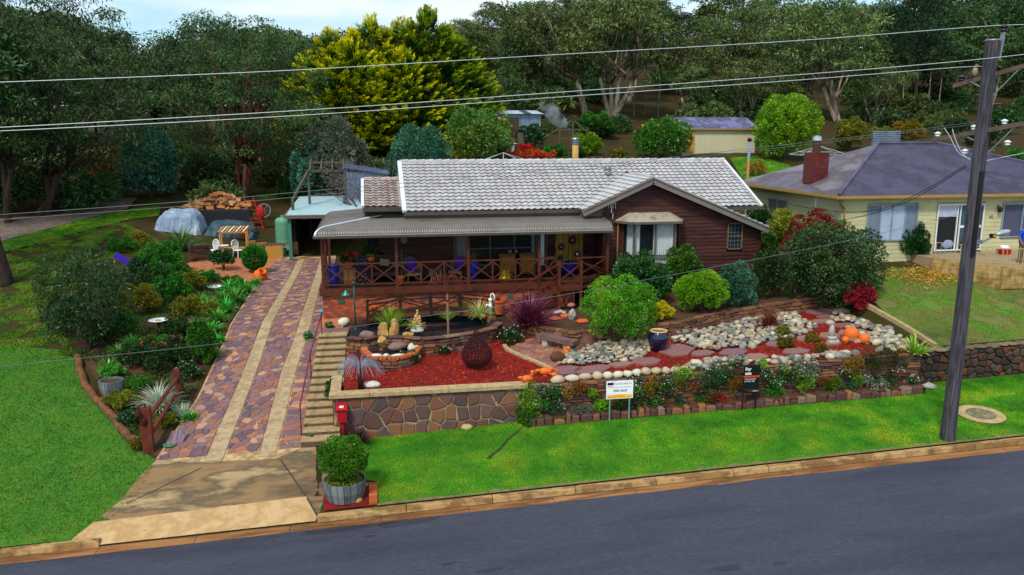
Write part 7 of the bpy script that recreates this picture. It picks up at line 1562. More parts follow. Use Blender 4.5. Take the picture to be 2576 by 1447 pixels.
# --- behind the house: clotheslines, post, bird bath, swing frame, fence
def hoist(c, r, hh, label, zt):
 t_ = top('clothesline', label, 'clothesline', c); m_ = flat('galvanised', (.5, .6, .58), .4, metal=.4); ctr = Vector((c.x, c.y, zt)); part(MB().tube([c, ctr], .035, 6), 'mast', m_, t_)
 E_ = [ctr+Vector((r*math.cos(a), r*math.sin(a), -hh)) for a in (.5, 2.07, 3.64, 5.21)]
 for e in E_: part(MB().tube([ctr, e], .022, 4), 'arm', m_, t_)
 for f in (1., .7):
  for i in range(4): part(MB().tube([ctr.lerp(E_[i], f), ctr.lerp(E_[(i+1) % 4], f)], .012, 3), 'line', m_, t_)
c = gxy(8.6, 52); hoist(c, 2.9, .75, 'silver rotary clothesline just above the tiled roof ridge', aty(1300, 384, 52).z)
c = gxy(aty(2062, 380, 48).x, 48); hoist(c, 2.2, .55, 'silver rotary clothesline behind the cottage chimney', aty(2062, 368, 48).z)
yb_ = 44.8; p = gxy(aty(1880, 460, yb_).x, yb_); zt_ = aty(1882, 356, yb_).z; po = top('finial_post', 'slim pole, ochre below and pale blue above, with a knob finial between the houses', 'post', p); zm = aty(1881, 400, yb_).z
part(MB().tube([p-Vector((0, 0, 1.)), Vector((p.x, p.y, zm))], .09, 8), 'lower_pole', flat('ochre_pole', h('b08c50'), .6), po); part(MB().tube([Vector((p.x, p.y, zm)), Vector((p.x, p.y, zt_))], .08, 8), 'upper_pole', flat('pale_blue_pole', h('8c9cbc'), .6), po); part(MB().rock((p.x, p.y, zt_+.08), (.14, .14, .13), 2, 1, .2), 'finial', rust, po)
p = gp(1290, 392); bb = top('bird_bath', 'white pedestal bird bath in the back garden', 'bird bath', p); part(MB().lathe([(.22, 0), (.14, .1), (.12, .8), (.16, .88)], 12, p), 'pedestal', whitep, bb); part(MB().lathe([(.16, .88), (.36, .95), (.36, 1.0), (0, .97)], 14, p), 'dish', whitep, bb)
p = gp(1440, 385); s = psc(p); fr_ = top('swing_frame', 'weathered timber A-frame swing structure in front of the leaning gum', 'frame', p); w = 75/s; hh = 82/s
part(MB().beam(p+Vector((-w, 0, hh*.45)), p+Vector((0, 0, hh)), .12, .12).beam(p+Vector((0, 0, hh)), p+Vector((w*.6, 0, hh*.55)), .12, .12), 'rafter', wm, fr_); part(MB().beam(p+Vector((-w*.5, 0, hh*.7)), p+Vector((w*.5, 0, hh*.7)), .1, .1).beam(p+Vector((-w*.4, 0, hh*.45)), p+Vector((w*.5, 0, hh*.45)), .1, .1), 'tie_beam', wm, fr_)
for x in (-.45, 0, .5): part(MB().beam(p+Vector((x*w, 0, 0)), p+Vector((x*w, 0, hh*(.75 if x else 1))), .12, .12), 'post', wm, fr_)
st2 = top('tree_stump', 'grey tree stump with an orange top in the back garden', 'stump', gp(1312, 378)); part(MB().tube([gp(1312, 378), gp(1312, 378)+Vector((-.1, 0, 1.4))], [.35, .28], 9), 'trunk', wm, st2)
a, b = aty(2192, 360, 58), aty(2300, 362, 58); fz_ = H(a.x, 58); lf_ = top('slat_screen', 'grey corrugated slat screen beyond the cottage roof', 'fence', Vector((a.x, 58, fz_))); ztf = aty(2200, 328, 58).z
for k in range(9): z = ztf-.1-.16*k; part(MB().box(((a.x+b.x)/2-.6, 58, z), (2.4, .04, .11)), 'slat', gi, lf_)
for x in (a.x, a.x+1.3, a.x+2.4): part(MB().box((x, 58.05, ztf-.7), (.1, .1, 1.6)), 'post', wm, lf_)
# smoke from the flue
sm = bpy.data.materials.new('smoke_vapour'); sm.use_nodes = True; t = sm.node_tree; t.nodes.remove(t.nodes['Principled BSDF']); pv = t.nodes.new('ShaderNodeVolumePrincipled'); pv.inputs['Color'].default_value = (.85, .88, .92, 1); pv.inputs['Anisotropy'].default_value = .2
tcx = t.nodes.new('ShaderNodeTexCoord'); nzz = t.nodes.new('ShaderNodeTexNoise'); nzz.inputs['Scale'].default_value = 1.6; nzz.inputs['Detail'].default_value = 4; rpp = t.nodes.new('ShaderNodeMapRange'); rpp.inputs[1].default_value = .45; rpp.inputs[2].default_value = .75; rpp.inputs[3].default_value = 0; rpp.inputs[4].default_value = 3.2
t.links.new(tcx.outputs['Object'], nzz.inputs[0]); t.links.new(nzz.outputs[0], rpp.inputs[0]); t.links.new(rpp.outputs[0], pv.inputs['Density']); t.links.new(pv.outputs[0], t.nodes['Material Output'].inputs['Volume'])
mb = MB().tube([FLUE+Vector((0, 0, 0)), FLUE+Vector((-.35, 0, .2)), FLUE+Vector((-.75, 0, .75)), FLUE+Vector((-1.3, .1, 1.25)), FLUE+Vector((-1.7, .2, 1.9))], [.08, .18, .34, .5, .3], 10); tag(solo(mb, 'chimney_smoke', sm, 'thin pale smoke drifting left from the ochre flue', 'smoke', FLUE, smooth=True), kind='stuff')
# --- verandah furniture
ZD = 3.57; cane = M('cane', [h('6a5638'), h('84704c'), h('503f28')], 10, .7, .5, 60, fine=.2); purc = flat('purple_cloth', h('4c28a0'), .8)
def vpt(px, y): return Vector((aty(px, 700, y).x, y, ZD))
def armchair(p, rz, label, clabel):
 c_ = top('cane_armchair', label, 'armchair', p, 'cane armchairs on the verandah'); M_ = RZ(rz); q = lambda x, y, z: p + M_ @ Vector((x, y, z)); mb = MB(); vs = []
 n = 13
 for k in range(n):
  a = math.pi*(-.08+1.16*k/(n-1)); hz = .62+.42*math.sin(max(0, min(math.pi, a)))**1.5
  for z in (.36, (hz+.36)/2, hz): r = .36+.06*(z-.36); vs.append(q(r*math.cos(a), r*math.sin(a)-.02, z))
 fs = [(3*k+j, 3*k+3+j, 3*k+4+j, 3*k+1+j) for k in range(n-1) for j in range(2)]; mb.add(vs, fs + [f[::-1] for f in []]); mb.tube([vs[3*k+2] for k in range(n)], .035, 6); part(mb, 'back', cane, c_, smooth=True)
 part(MB().box(q(0, -.05, .38), (.62, .6, .12), M_), 'seat', cane, c_)
 for x, y in ((-.27, -.3), (.27, -.3), (-.24, .24), (.24, .24)): part(MB().tube([q(x, y, .36), q(x*1.1, y*1.1, 0)], .025, 5), 'leg', cane, c_)
 solo(MB().rock(q(0, .16, .74), (.27, .1, .3), 2, 4, .08, rz=rz).rock(q(0, -.05, .48), (.27, .26, .07), 2, 6, .05, rz=rz), 'purple_cushion', purc, clabel, 'cushion', p, smooth=True)
armchair(vpt(1037, 35.0), .25, 'cane armchair with purple cushions, left of the low table', 'purple cushion on the left cane armchair'); armchair(vpt(1152, 35.2), -.5, 'cane armchair with purple cushions, right of the low table', 'purple cushion on the right cane armchair')
p = vpt(1096, 35.1); t3 = top('cane_table', 'round cane table between the two armchairs', 'table', p); part(MB().lathe([(0, .5), (.34, .5), (.36, .53), (0, .55)], 18, p), 'top', cane, t3)
for k in range(8): a = k*.785; part(MB().tube([p+Vector((.28*math.cos(a), .28*math.sin(a), .5)), p+Vector((.2*math.cos(a+.3), .2*math.sin(a+.3), 0))], .016, 4), 'leg', flat('pale_cane', h('b8a878'), .6), t3)
def tallpot(px, y, r, hh, label): p = vpt(px, y); return lathe_thing('blue_pot', label, 'pot', p, [(r*.7, 0), (r*.85, hh*.3), (r, hh*.8), (r*1.08, hh*.98), (r*1.08, hh), (r*.85, hh), (r*.8, hh*.9), (0, hh*.88)], cobalt, 24)
tallpot(840, 34.5, .25, .95, 'tall cobalt-blue pot in the left corner of the verandah'); tallpot(1190, 34.6, .26, .95, 'tall cobalt-blue pot behind the middle verandah post'); tallpot(1432, 35.6, .34, .6, 'wide cobalt-blue pot in front of the bamboo screen')
r_ = top('potted_grass', 'grassy spidery plant in the middle blue pot', 'plant', vpt(1192, 34.6)+Vector((0, 0, .9))); blades('leaves', r_, (0, 0, 0), 60, .75, .012, leafmat('dry_blade', [h('3c4428'), h('847c58')]), 1, .6, 4, 3, .08)
p = vpt(1006, 34.6); pot(p, .17, .32, orangec, 'orange plastic pot by the second verandah post', 'orange_pot'); solo(MB().tube([p+Vector((-.06, 0, .2)), p+Vector((-.1, 0, 1.5))], .008, 4).tube([p+Vector((.08, 0, .2)), p+Vector((.1, 0, 1.5))], .008, 4), 'bamboo_stakes', flat('bamboo', h('8c8048'), .6), 'thin bamboo stakes in the orange pot', 'stakes', p)
# stone column with geraniums
p = vpt(903, 35.0); scn = top('stone_column', 'round column of rough purple-grey stones inside the verandah', 'column', p); items = []
for k in range(9):
 for j in range(11): a = 6.283*(j+.5*(k % 2))/11; part(MB().rock(p+Vector((.38*math.cos(a), .38*math.sin(a), .07+.13*k)), (.12, .1, .065), 1, k*11+j, .25, rs.random(), rz=a), 'stone', M('column_stone', [h('3c3440'), h('544858')], 5, .7, .4, 40, pieces=[h('443c48'), h('5c5060'), h('342c38')], piece=.6), scn)
part(MB().lathe([(.36, 0), (.36, 1.2)], 14, p), 'core', flat('column_core', h('2c2830'), .9), scn); part(MB().box(p+Vector((.35, 0, 1.24)), (1.5, .8, .06)), 'bench_top', blackp, scn)
for px, lb in ((880, 'geranium with magenta blooms on the left of the verandah'), (935, 'darker red geranium beside the stone column')):
 q = vpt(px, 34.8)+Vector((0, 0, 1.0 if px == 880 else 1.3)); r_ = top('geranium', lb, 'plant', q); P, D, tn, u = blobcloud([((0, 0, .12), (.36, .25, .2))], 700, inner=.5); put(leafmesh('foliage', P, D, .1, .08, tn, leafmat('geranium_leaf', [h('0c2c0c'), h('1c4c14'), h('3c7424')])), 'foliage', r_)['kind'] = 'stuff'
 m_ = leafmat('magenta_bloom' if px == 880 else 'deep_red_bloom', [h('b00c34'), h('e8204c')] if px == 880 else [h('6c0814'), h('a0101c')]); P = [];
 for k in range(10 if px == 880 else 5): c = np.array([rs.uniform(-.36, .36), rs.uniform(-.25, 0), .22+rs.uniform(-.1, .14)]); P.append(c+RNG.normal(size=(40, 3))*.035)
 P = np.vstack(P); put(leafmesh('flowers', P, unit(len(P)), .05, .045, RNG.random(len(P)), m_), 'flowers', r_)['kind'] = 'stuff'; pot(q-Vector((0, 0, .28)), .2, .3, terra, 'pot of the ' + lb.split(' on ')[0].split(' beside ')[0])
solo(MB().box(vpt(880, 34.8)+Vector((0, 0, .35)), (.5, .4, .7)), 'timber_stand', flat('honey_timber', h('8c5c28'), .6), 'honey timber stand below the magenta geranium', 'stand', vpt(880, 34.8))
p = vpt(975, 35.3); bn = top('iron_bench', 'low iron bench with scrolled ends and lattice apron on the verandah', 'bench', p); im = flat('iron_grey', (.1, .1, .11), .5); part(MB().box(p+Vector((0, 0, .42)), (1.5, .4, .04)), 'seat', timber, bn); mb = MB()
for k in range(16): x = -.72+.096*k; mb.beam(p+Vector((x, -.2, .26)), p+Vector((x+.09, -.2, .4)), .012, .012).beam(p+Vector((x+.09, -.2, .26)), p+Vector((x, -.2, .4)), .012, .012)
part(mb, 'apron', im, bn)
for s in (-.74, .74): part(MB().tube([p+Vector((s, -.15, 0)), p+Vector((s, -.15, .42)), p+Vector((s*1.03, -.15, .66)), p+Vector((s*1.12, -.15, .74)), p+Vector((s*1.16, -.15, .66)), p+Vector((s*1.1, -.15, .6))], .018, 5), 'leg', im, bn)
p = vpt(985, 36.1); dy = top('day_bed', 'cushioned day bed against the dark wall at the left of the verandah', 'sofa', p); part(MB().box(p+Vector((0, 0, .3)), (1.6, .7, .35)), 'base', flat('cane_dark', h('3c3024'), .8), dy); part(MB().box(p+Vector((0, .28, .75)), (1.5, .12, .6), Matrix.Rotation(R(-10), 3, 'X')), 'backrest', flat('taupe_cloth', h('4c4034'), .9), dy)
solo(MB().box(p+Vector((-.3, -.05, .72)), (.42, .12, .3), Matrix.Rotation(R(-25), 3, 'X') @ Matrix.Rotation(R(8), 3, 'Y')), 'striped_pillow', flat('pillow_cream', h('b0a890'), .9), 'cream striped pillow on the day bed', 'pillow', p); solo(MB().rock(p+Vector((.15, 0, .6)), (.12, .1, .12), 2, 3, .2).rock(p+Vector((.4, 0, .56)), (.14, .1, .08), 2, 5, .2), 'blue_ornaments', flat('pale_blue', h('6c90a8'), .6), 'pale blue ornaments beside the pillow', 'ornament', p)
p = vpt(1432, 36.4); sc2 = top('bamboo_screen', 'golden bamboo screen hung on the wall at the right of the verandah', 'screen', p); bm_ = M('bamboo_gold', [h('a87828'), h('c89440'), h('7c5418')], 6, .6, .3, 40, pieces=[h('b88430'), h('94641c'), h('d0a04c'), h('6c4814')], piece=.6, stretch=(1, 1, .2)); x0_, x1_ = aty(1398, 600, 36.4).x, aty(1466, 600, 36.4).x; k = 0; x = x0_
while x < x1_: part(MB().tube([(x, 36.38, ZD+.3-.25*rs.random()), (x, 36.38, 5.75)], .016, 4, rs.random()), 'cane', bm_, sc2); x += .036
def sunflower(px, py, r, label, mc):
 c = aty(px, py, 36.3); f_ = top('metal_sunflower', label, 'wall ornament', c, 'metal sunflowers on the bamboo screen')
 mb = MB()
 for k in range(14): a = k*6.283/14; mb.beam(c+Vector((r*.4*math.cos(a), 0, r*.4*math.sin(a))), c+Vector((r*math.cos(a), -.03, r*math.sin(a))), .05*r/.2, .01, upv=(0, 1, 0))
 part(mb, 'petals', rust, f_); part(MB().lathe([(0, 0), (r*.42, 0), (r*.38, .03), (0, .04)], 14, c, rot=Matrix.Rotation(R(90), 3, 'X')), 'centre', mc, f_)
gr1 = flat('dull_grey_disc', h('6c6468'), .5); sunflower(1440, 604, .21, 'largest metal sunflower at the top of the bamboo screen', gr1); sunflower(1412, 621, .17, 'metal sunflower at the left of the bamboo screen', gr1); sunflower(1452, 639, .16, 'metal sunflower with a white centre on the bamboo screen', whitep); sunflower(1410, 648, .12, 'smallest metal sunflower, low on the screen', gr1)
mb = MB().tube([(aty(1440, 610, 36.32).x, 36.32, aty(1440, 610, 36.32).z), (aty(1424, 650, 36.32).x, 36.32, aty(1424, 650, 36.32).z)], .012, 4); solo(mb, 'vine_ornament', rust, 'curved metal stem joining the sunflowers', 'ornament', vpt(1430, 36.3))
for px, lb in ((1387, 'rusty gear wheel on the wall left of the screen'), (1477, 'rusty spoked wheel on the wall right of the screen')):
 c = aty(px, 630 if px < 1400 else 626, 36.38); g_ = top('gear_ornament', lb, 'wall ornament', c); part(MB().tube([c+Vector((.2*math.cos(a*.4488), 0, .2*math.sin(a*.4488))) for a in range(14)], .03, 5, close=True), 'rim', rust, g_)
 for k in range(5): a = k*1.2566; part(MB().tube([c, c+Vector((.2*math.cos(a), 0, .2*math.sin(a)))], .02, 4), 'spoke', rust, g_)
for px, y, lb in ((1388, 36.0, 'small timber stool left of the bamboo screen'), (1275, 36.2, 'ochre cabinet behind the basket planter'), (1325, 36.2, 'ochre cane chair inside the verandah')):
 p = vpt(px, y)
 if px == 1388: t4 = top('wall_shelf', lb, 'stool', p); part(MB().box(p+Vector((0, 0, .8)), (.6, .3, .04)), 'top', cane, t4); [part(MB().tube([p+Vector((x, 0, .8)), p+Vector((x*1.2, 0, 0))], .02, 4), 'leg', cane, t4) for x in (-.22, .22)]
 else: q_ = top('cabinet' if px == 1275 else 'cane_chair', lb, 'furniture', p); part(MB().box(p+Vector((0, 0, .5)), (.75, .4, .95)), 'body', flat('ochre_varnish', h('6c4818'), .5), q_); part(MB().box(p+Vector((0, -.21, .5)), (.6, .02, .7)), 'panel', flat('ochre_varnish2', h('8c6020'), .5), q_)
for px, lb in ((1283, 'left glass ball on the verandah window sill'), (1298, 'right glass ball on the verandah window sill')): c = aty(px, 633, 36.3); solo(MB().rock(c, (.1, .1, .1), 2, 1, .01), 'glass_ball', flat('pale_glass', h('6c7c84'), .2), lb, 'ball', c, smooth=True)
p = vpt(1270, 34.9); bk = top('gold_basket', 'golden rope-like basket planter on the verandah floor', 'basket', p); gd = flat('gold_paint', h('a88418'), .4, metal=.3); part(MB().lathe([(.27, 0), (.25, .05), (.17, .12), (.16, .2), (.22, .42), (.2, .44), (0, .4)], 16, p), 'bowl', gd, bk, smooth=True); [part(MB().tube([p+Vector((.25*math.cos(a*.785), .25*math.sin(a*.785), .02)), p+Vector((.19*math.cos(a*.785), .19*math.sin(a*.785), .25)), p+Vector((.22*math.cos(a*.785), .22*math.sin(a*.785), .5))], .035, 5), 'strand', gd, bk) for a in range(8)]
c = aty(1016, 604, 34.6); solo(MB().lathe([(0, 0), (.15, 0), (.15, .03), (0, .03)], 18, c, rot=Matrix.Rotation(R(90), 3, 'X')), 'wall_clock', flat('pale_dial', h('585c60'), .5), 'round pale clock face hanging in the verandah', 'clock', c)
# --- the man and the things on the cottage patio
def man(p, face):
 J = {'pel': (0, 0, .94), 'w': (0, .0, 1.08), 'ch': (0, 0, 1.33), 'nk': (0, 0, 1.5), 'hb': (0, -.01, 1.6), 'ht': (0, 0, 1.72), 'ls': (.19, 0, 1.43), 'le': (.29, .02, 1.16), 'lw': (.23, -.1, .94), 'lh': (.2, -.14, .87), 'rs': (-.19, 0, 1.43), 're': (-.3, .02, 1.17), 'rw': (-.25, -.08, .93), 'rh': (-.22, -.12, .86),
   'lp': (.1, 0, .88), 'lk': (.12, -.01, .5), 'la': (.12, .02, .09), 'lt': (.14, -.15, .04), 'rp': (-.1, 0, .88), 'rk': (-.13, -.01, .5), 'ra': (-.14, .02, .09), 'rt': (-.17, -.15, .04)}
 E_ = [('pel', 'w'), ('w', 'ch'), ('ch', 'nk'), ('nk', 'hb'), ('hb', 'ht'), ('ch', 'ls'), ('ls', 'le'), ('le', 'lw'), ('lw', 'lh'), ('ch', 'rs'), ('rs', 're'), ('re', 'rw'), ('rw', 'rh'), ('pel', 'lp'), ('lp', 'lk'), ('lk', 'la'), ('la', 'lt'), ('pel', 'rp'), ('rp', 'rk'), ('rk', 'ra'), ('ra', 'rt')]
 Rr = {'pel': .18, 'w': .2, 'ch': .18, 'nk': .065, 'hb': .1, 'ht': .085, 'ls': .085, 'le': .055, 'lw': .036, 'lh': .04, 'rs': .085, 're': .055, 'rw': .036, 'rh': .04, 'lp': .11, 'lk': .085, 'la': .055, 'lt': .045, 'rp': .11, 'rk': .085, 'ra': .055, 'rt': .045}
 ks = list(J); me = bpy.data.meshes.new('person'); me.from_pydata([J[k] for k in ks], [(ks.index(a), ks.index(b)) for a, b in E_], []); o = bpy.data.objects.new('t', me); COL.objects.link(o); m1 = o.modifiers.new('s', 'SKIN'); m2 = o.modifiers.new('u', 'SUBSURF'); m2.levels = 2
 for i, k in enumerate(ks): v = me.skin_vertices[0].data[i]; v.radius = (Rr[k], Rr[k]*(.8 if k in ('ch', 'ls', 'rs') else 1)); v.use_root = (k == 'pel')
 dg = bpy.context.evaluated_depsgraph_get(); dg.update(); m3 = bpy.data.meshes.new_from_object(o.evaluated_get(dg)); bpy.data.objects.remove(o); m3.materials.clear()
 for m_ in (flat('skin', h('9c5c40'), .6), flat('blue_shirt', h('0848b8'), .8), flat('khaki_trousers', h('6c6048'), .9), flat('black_shoe', (.01, .01, .01), .5), flat('dark_hair', h('241c18'), .8)): m3.materials.append(m_)
 for f in m3.polygons:
  c = f.center; x, y, z = c.x, c.y, c.z; arm_ = abs(x) > .2 and z < 1.48
  f.material_index = 3 if z < .1 else 2 if (z < .98 and abs(x) < .24 and not (abs(x) > .17 and y < -.06 and z > .8)) else (0 if (arm_ and z < 1.22) else 1) if z < 1.5 else (4 if (z > 1.66 and y > -.05) or z > 1.73 else 0); f.use_smooth = True
 t_ = put(m3, 'person', None, p); t_.rotation_euler = (0, 0, face); tag(t_, 'man in a blue polo shirt and khaki trousers standing on the cottage patio', 'person')
 hd_ = MB();
 for s in (-1, 1): hd_.rock((.035*s, -.1, 1.66), (.012, .008, .009), 2, 1, .0)
 part2(hd_, 'eyes', blackp, t_); part2(MB().tube([(0, -.1, 1.655), (0, -.125, 1.625), (0, -.1, 1.615)], [.01, .016, .01], 6), 'nose', MC['skin'], t_, smooth=True); part2(MB().box((0, -.098, 1.585), (.05, .01, .01)), 'mouth', flat('lip', h('7c3c34'), .6), t_); part2(MB().rock((.1, 0, 1.64), (.015, .025, .035), 2, 1, .0).rock((-.1, 0, 1.64), (.015, .025, .035), 2, 1, .0), 'ears', MC['skin'], t_)
 for s in (-1, 1):
  for k in range(4): b_ = Vector((.21*s+(k-1.5)*.02, -.13, .86)); part2(MB().tube([b_, b_+Vector((-.01*s, -.01, -.05)), b_+Vector((-.02*s, -.005, -.085+.008*abs(k-1.5)))], [.012, .011, .008], 5), 'finger', MC['skin'], t_, smooth=True)
  part2(MB().tube([(.19*s, -.15, .89), (.165*s, -.17, .85), (.16*s, -.17, .82)], [.013, .012, .009], 5), 'thumb', MC['skin'], t_, smooth=True)
mp = atz(2568, 662, pz); man(mp, .25)
p = atz(2525, 640, pz); solo(MB().add([(p.x-.22, p.y-.16, pz), (p.x+.22, p.y-.16, pz), (p.x+.22, p.y+.16, pz), (p.x-.22, p.y+.16, pz), (p.x-.28, p.y-.2, pz+.24), (p.x+.28, p.y-.2, pz+.24), (p.x+.28, p.y+.2, pz+.24), (p.x-.28, p.y+.2, pz+.24)], [(0, 1, 5, 4), (1, 2, 6, 5), (2, 3, 7, 6), (3, 0, 4, 7), (4, 5, 6, 7)]), 'red_tub', flat('tub_red', h('b01818'), .4), 'red plastic tub on the cottage patio', 'tub', p)
solo(MB().rock(p+Vector((0, 0, .33)), (.24, .15, .12), 2, 5, .35), 'plastic_bags', whitep, 'crumpled white bags piled in the red tub', 'bag', p+Vector((0, 0, .3)))
p = atz(2450, 640, pz)+Vector((0, .6, 0)); wk = top('metal_frame_stand', 'brown metal folding stand beside the cottage wall', 'stand', p)
for x in (-.32, 0.02, .3): part(MB().tube([p+Vector((x, 0, 0)), p+Vector((x, 0, .5)), p+Vector((x+.05, .15, .54)), p+Vector((x+.05, .5, .5)), p+Vector((x+.05, .5, 0))], .02, 5), 'leg', rust, wk)
part(MB().tube([p+Vector((-.32, 0, .5)), p+Vector((.3, 0, .5))], .02, 5), 'rail', rust, wk)
p = atz(2362, 640, pz); solo(MB().box(p+Vector((.3, .5, .1)), (.7, .4, .2)), 'doormat_box', grey_metal, 'low grey box by the sliding door', 'box', p)
sp_ = gp(2330, 697); n = 1600; P = np.stack([sp_.x+RNG.normal(size=n)*.85, sp_.y+RNG.normal(size=n)*.5, np.zeros(n)], 1)
for i in range(n): P[i, 2] = H(P[i, 0], P[i, 1]) + .03 + .12*RNG.random()
D = unit(n); D[:, 2] *= .25; tag(put(leafmesh('clippings', P, D, .16, .035, RNG.random(n), leafmat('straw', [h('8c6c24'), h('b88c30'), h('d8b060')], .8, .1, .1)), 'clippings'), 'dry golden clippings heaped on the lawn before the cottage patio', 'clippings', kind='stuff')
# yellow fallen leaves under the round tree, litter on the ground
t0 = gp(1545, 880); n = 260; P = np.stack([t0.x+RNG.normal(size=n)*.9, t0.y+RNG.normal(size=n)*.45, np.zeros(n)], 1)
for i in range(n): P[i, 2] = H(P[i, 0], P[i, 1]) + .14
D = unit(n); D[:, 2] *= .2; tag(put(leafmesh('fallen_leaves', P, D, .07, .05, RNG.random(n), leafmat('yellow_litter', [h('b87c10'), h('d8a020')], .8, .1, .1)), 'fallen_leaves'), 'yellow fallen leaves scattered on the pebbles under the round tree', 'leaves', kind='stuff')
# ================================================================ TREES AND PLANTS
gumleaf = leafmat('gum_leaf', [h('26361a'), h('3c4e22'), h('586a30'), h('7c8448')], .5, .2, .3)
gumdark = leafmat('dark_gum_leaf', [h('172c14'), h('26421a'), h('3a5a26'), h('567036')], .5, .2, .3)
pineleaf = leafmat('pine_leaf', [h('081a0c'), h('0e2a12'), h('18381a')], .6, .1, .2)
goldleaf = leafmat('golden_cypress_leaf', [h('0a2404'), h('1a4404'), h('5c8004'), h('b8b206'), h('e0d00c')], .6, .2, .2)
greyleaf = leafmat('grey_green_leaf', [h('3a4a3a'), h('556450'), h('748068'), h('8a8c70')], .6, .2, .25)
blueleaf = leafmat('blue_green_leaf', [h('164030'), h('2a5a44'), h('44785c'), h('649478')], .6, .2, .25)
brtleaf = leafmat('bright_leaf', [h('1e5a08'), h('357f0c'), h('58a414'), h('92c828')], .45, .3, .35)
midleaf = leafmat('mid_leaf', [h('16420c'), h('245a12'), h('3a7a1c'), h('5c9a2c')], .5, .25, .3)
drkleaf = leafmat('dark_leaf', [h('0e2a0c'), h('183c12'), h('265218'), h('3e6c28')], .4, .2, .45)
limeleaf = leafmat('lime_leaf', [h('2c6a06'), h('4c8a0a'), h('74aa12'), h('9cc41e')], .5, .3, .3)
yelleaf = leafmat('yellow_leaf', [h('7a8008'), h('a8a00c'), h('ccb812'), h('e4d02a')], .5, .3, .3)
camleaf = leafmat('camellia_leaf', [h('0c2a10'), h('163a18'), h('284c22'), h('48602c'), h('7c7850')], .5, .15, .3)
redleaf = leafmat('red_leaf', [h('6a1014'), h('98181c'), h('b82c20'), h('7c5420')], .5, .3, .3)
olvleaf = leafmat('olive_leaf', [h('3a4a14'), h('586014'), h('7c7418'), h('a08a20')], .6, .25, .25)
ambleaf = leafmat('amber_leaf', [h('2c4410'), h('5c5a10'), h('96600c'), h('c07010')], .6, .25, .25)
purpleaf = leafmat('purple_blade', [h('2c0c1c'), h('50182c'), h('742c44'), h('a8607c')], .4, .2, .4)
brnleaf = leafmat('brown_blade', [h('3c1c10'), h('6a3820'), h('8c5030'), h('a4744c')], .6, .2, .3)
strap = leafmat('strap_leaf', [h('18560c'), h('28781a'), h('44a02c'), h('86c850')], .4, .25, .4)
flax = leafmat('flax_leaf', [h('1c3c14'), h('34581c'), h('5c7a30'), h('9cac60')], .45, .2, .4)
vary = leafmat('cream_striped_blade', [h('4a7a1c'), h('8aa83c'), h('ccc878'), h('e8e4b0')], .5, .25, .3)
silv = leafmat('silver_leaf', [h('6c7a68'), h('8c9a84'), h('b0baa0'), h('c8ccb4')], .6, .2, .3)
fl_white = leafmat('white_flower', [(.6, .58, .55), (.8, .76, .74)], .6, .3, .2); fl_red = leafmat('red_flower', [h('c0182c'), h('e83848')], .5, .3, .2)
fl_pink = leafmat('pink_flower', [h('c4707c'), h('e0a0a4')], .5, .3, .2); fl_mag = leafmat('violet_flower', [h('4428a0'), h('6c48c8')], .5, .3, .2); fl_or = leafmat('orange_flower', [h('c8641c'), h('e0902c')], .5, .3, .2)
fl_yel = leafmat('yellow_flower', [h('d0a818'), h('e8c830')], .5, .3, .2); fl_mg = leafmat('magenta_flower', [h('c0143c'), h('e83060')], .5, .3, .2)
gbark = M('gum_bark', [h('6a5c50'), h('a08c78'), h('5a4a40'), h('c0ae98'), h('7c5c44')], 1.0, .8, .4, 18, stretch=(1.5, 1.5, .35), detail=7)
dbark = M('dark_bark', [h('2c2018'), h('42322a'), h('221812')], 2, .9, .7, 18, stretch=(1.5, 1.5, .35), detail=7)
rbark = M('red_bark', [h('4c2a20'), h('6a4030'), h('382018')], 2, .9, .6, 18, stretch=(1.5, 1.5, .35), detail=7)
MC['bark_brown']
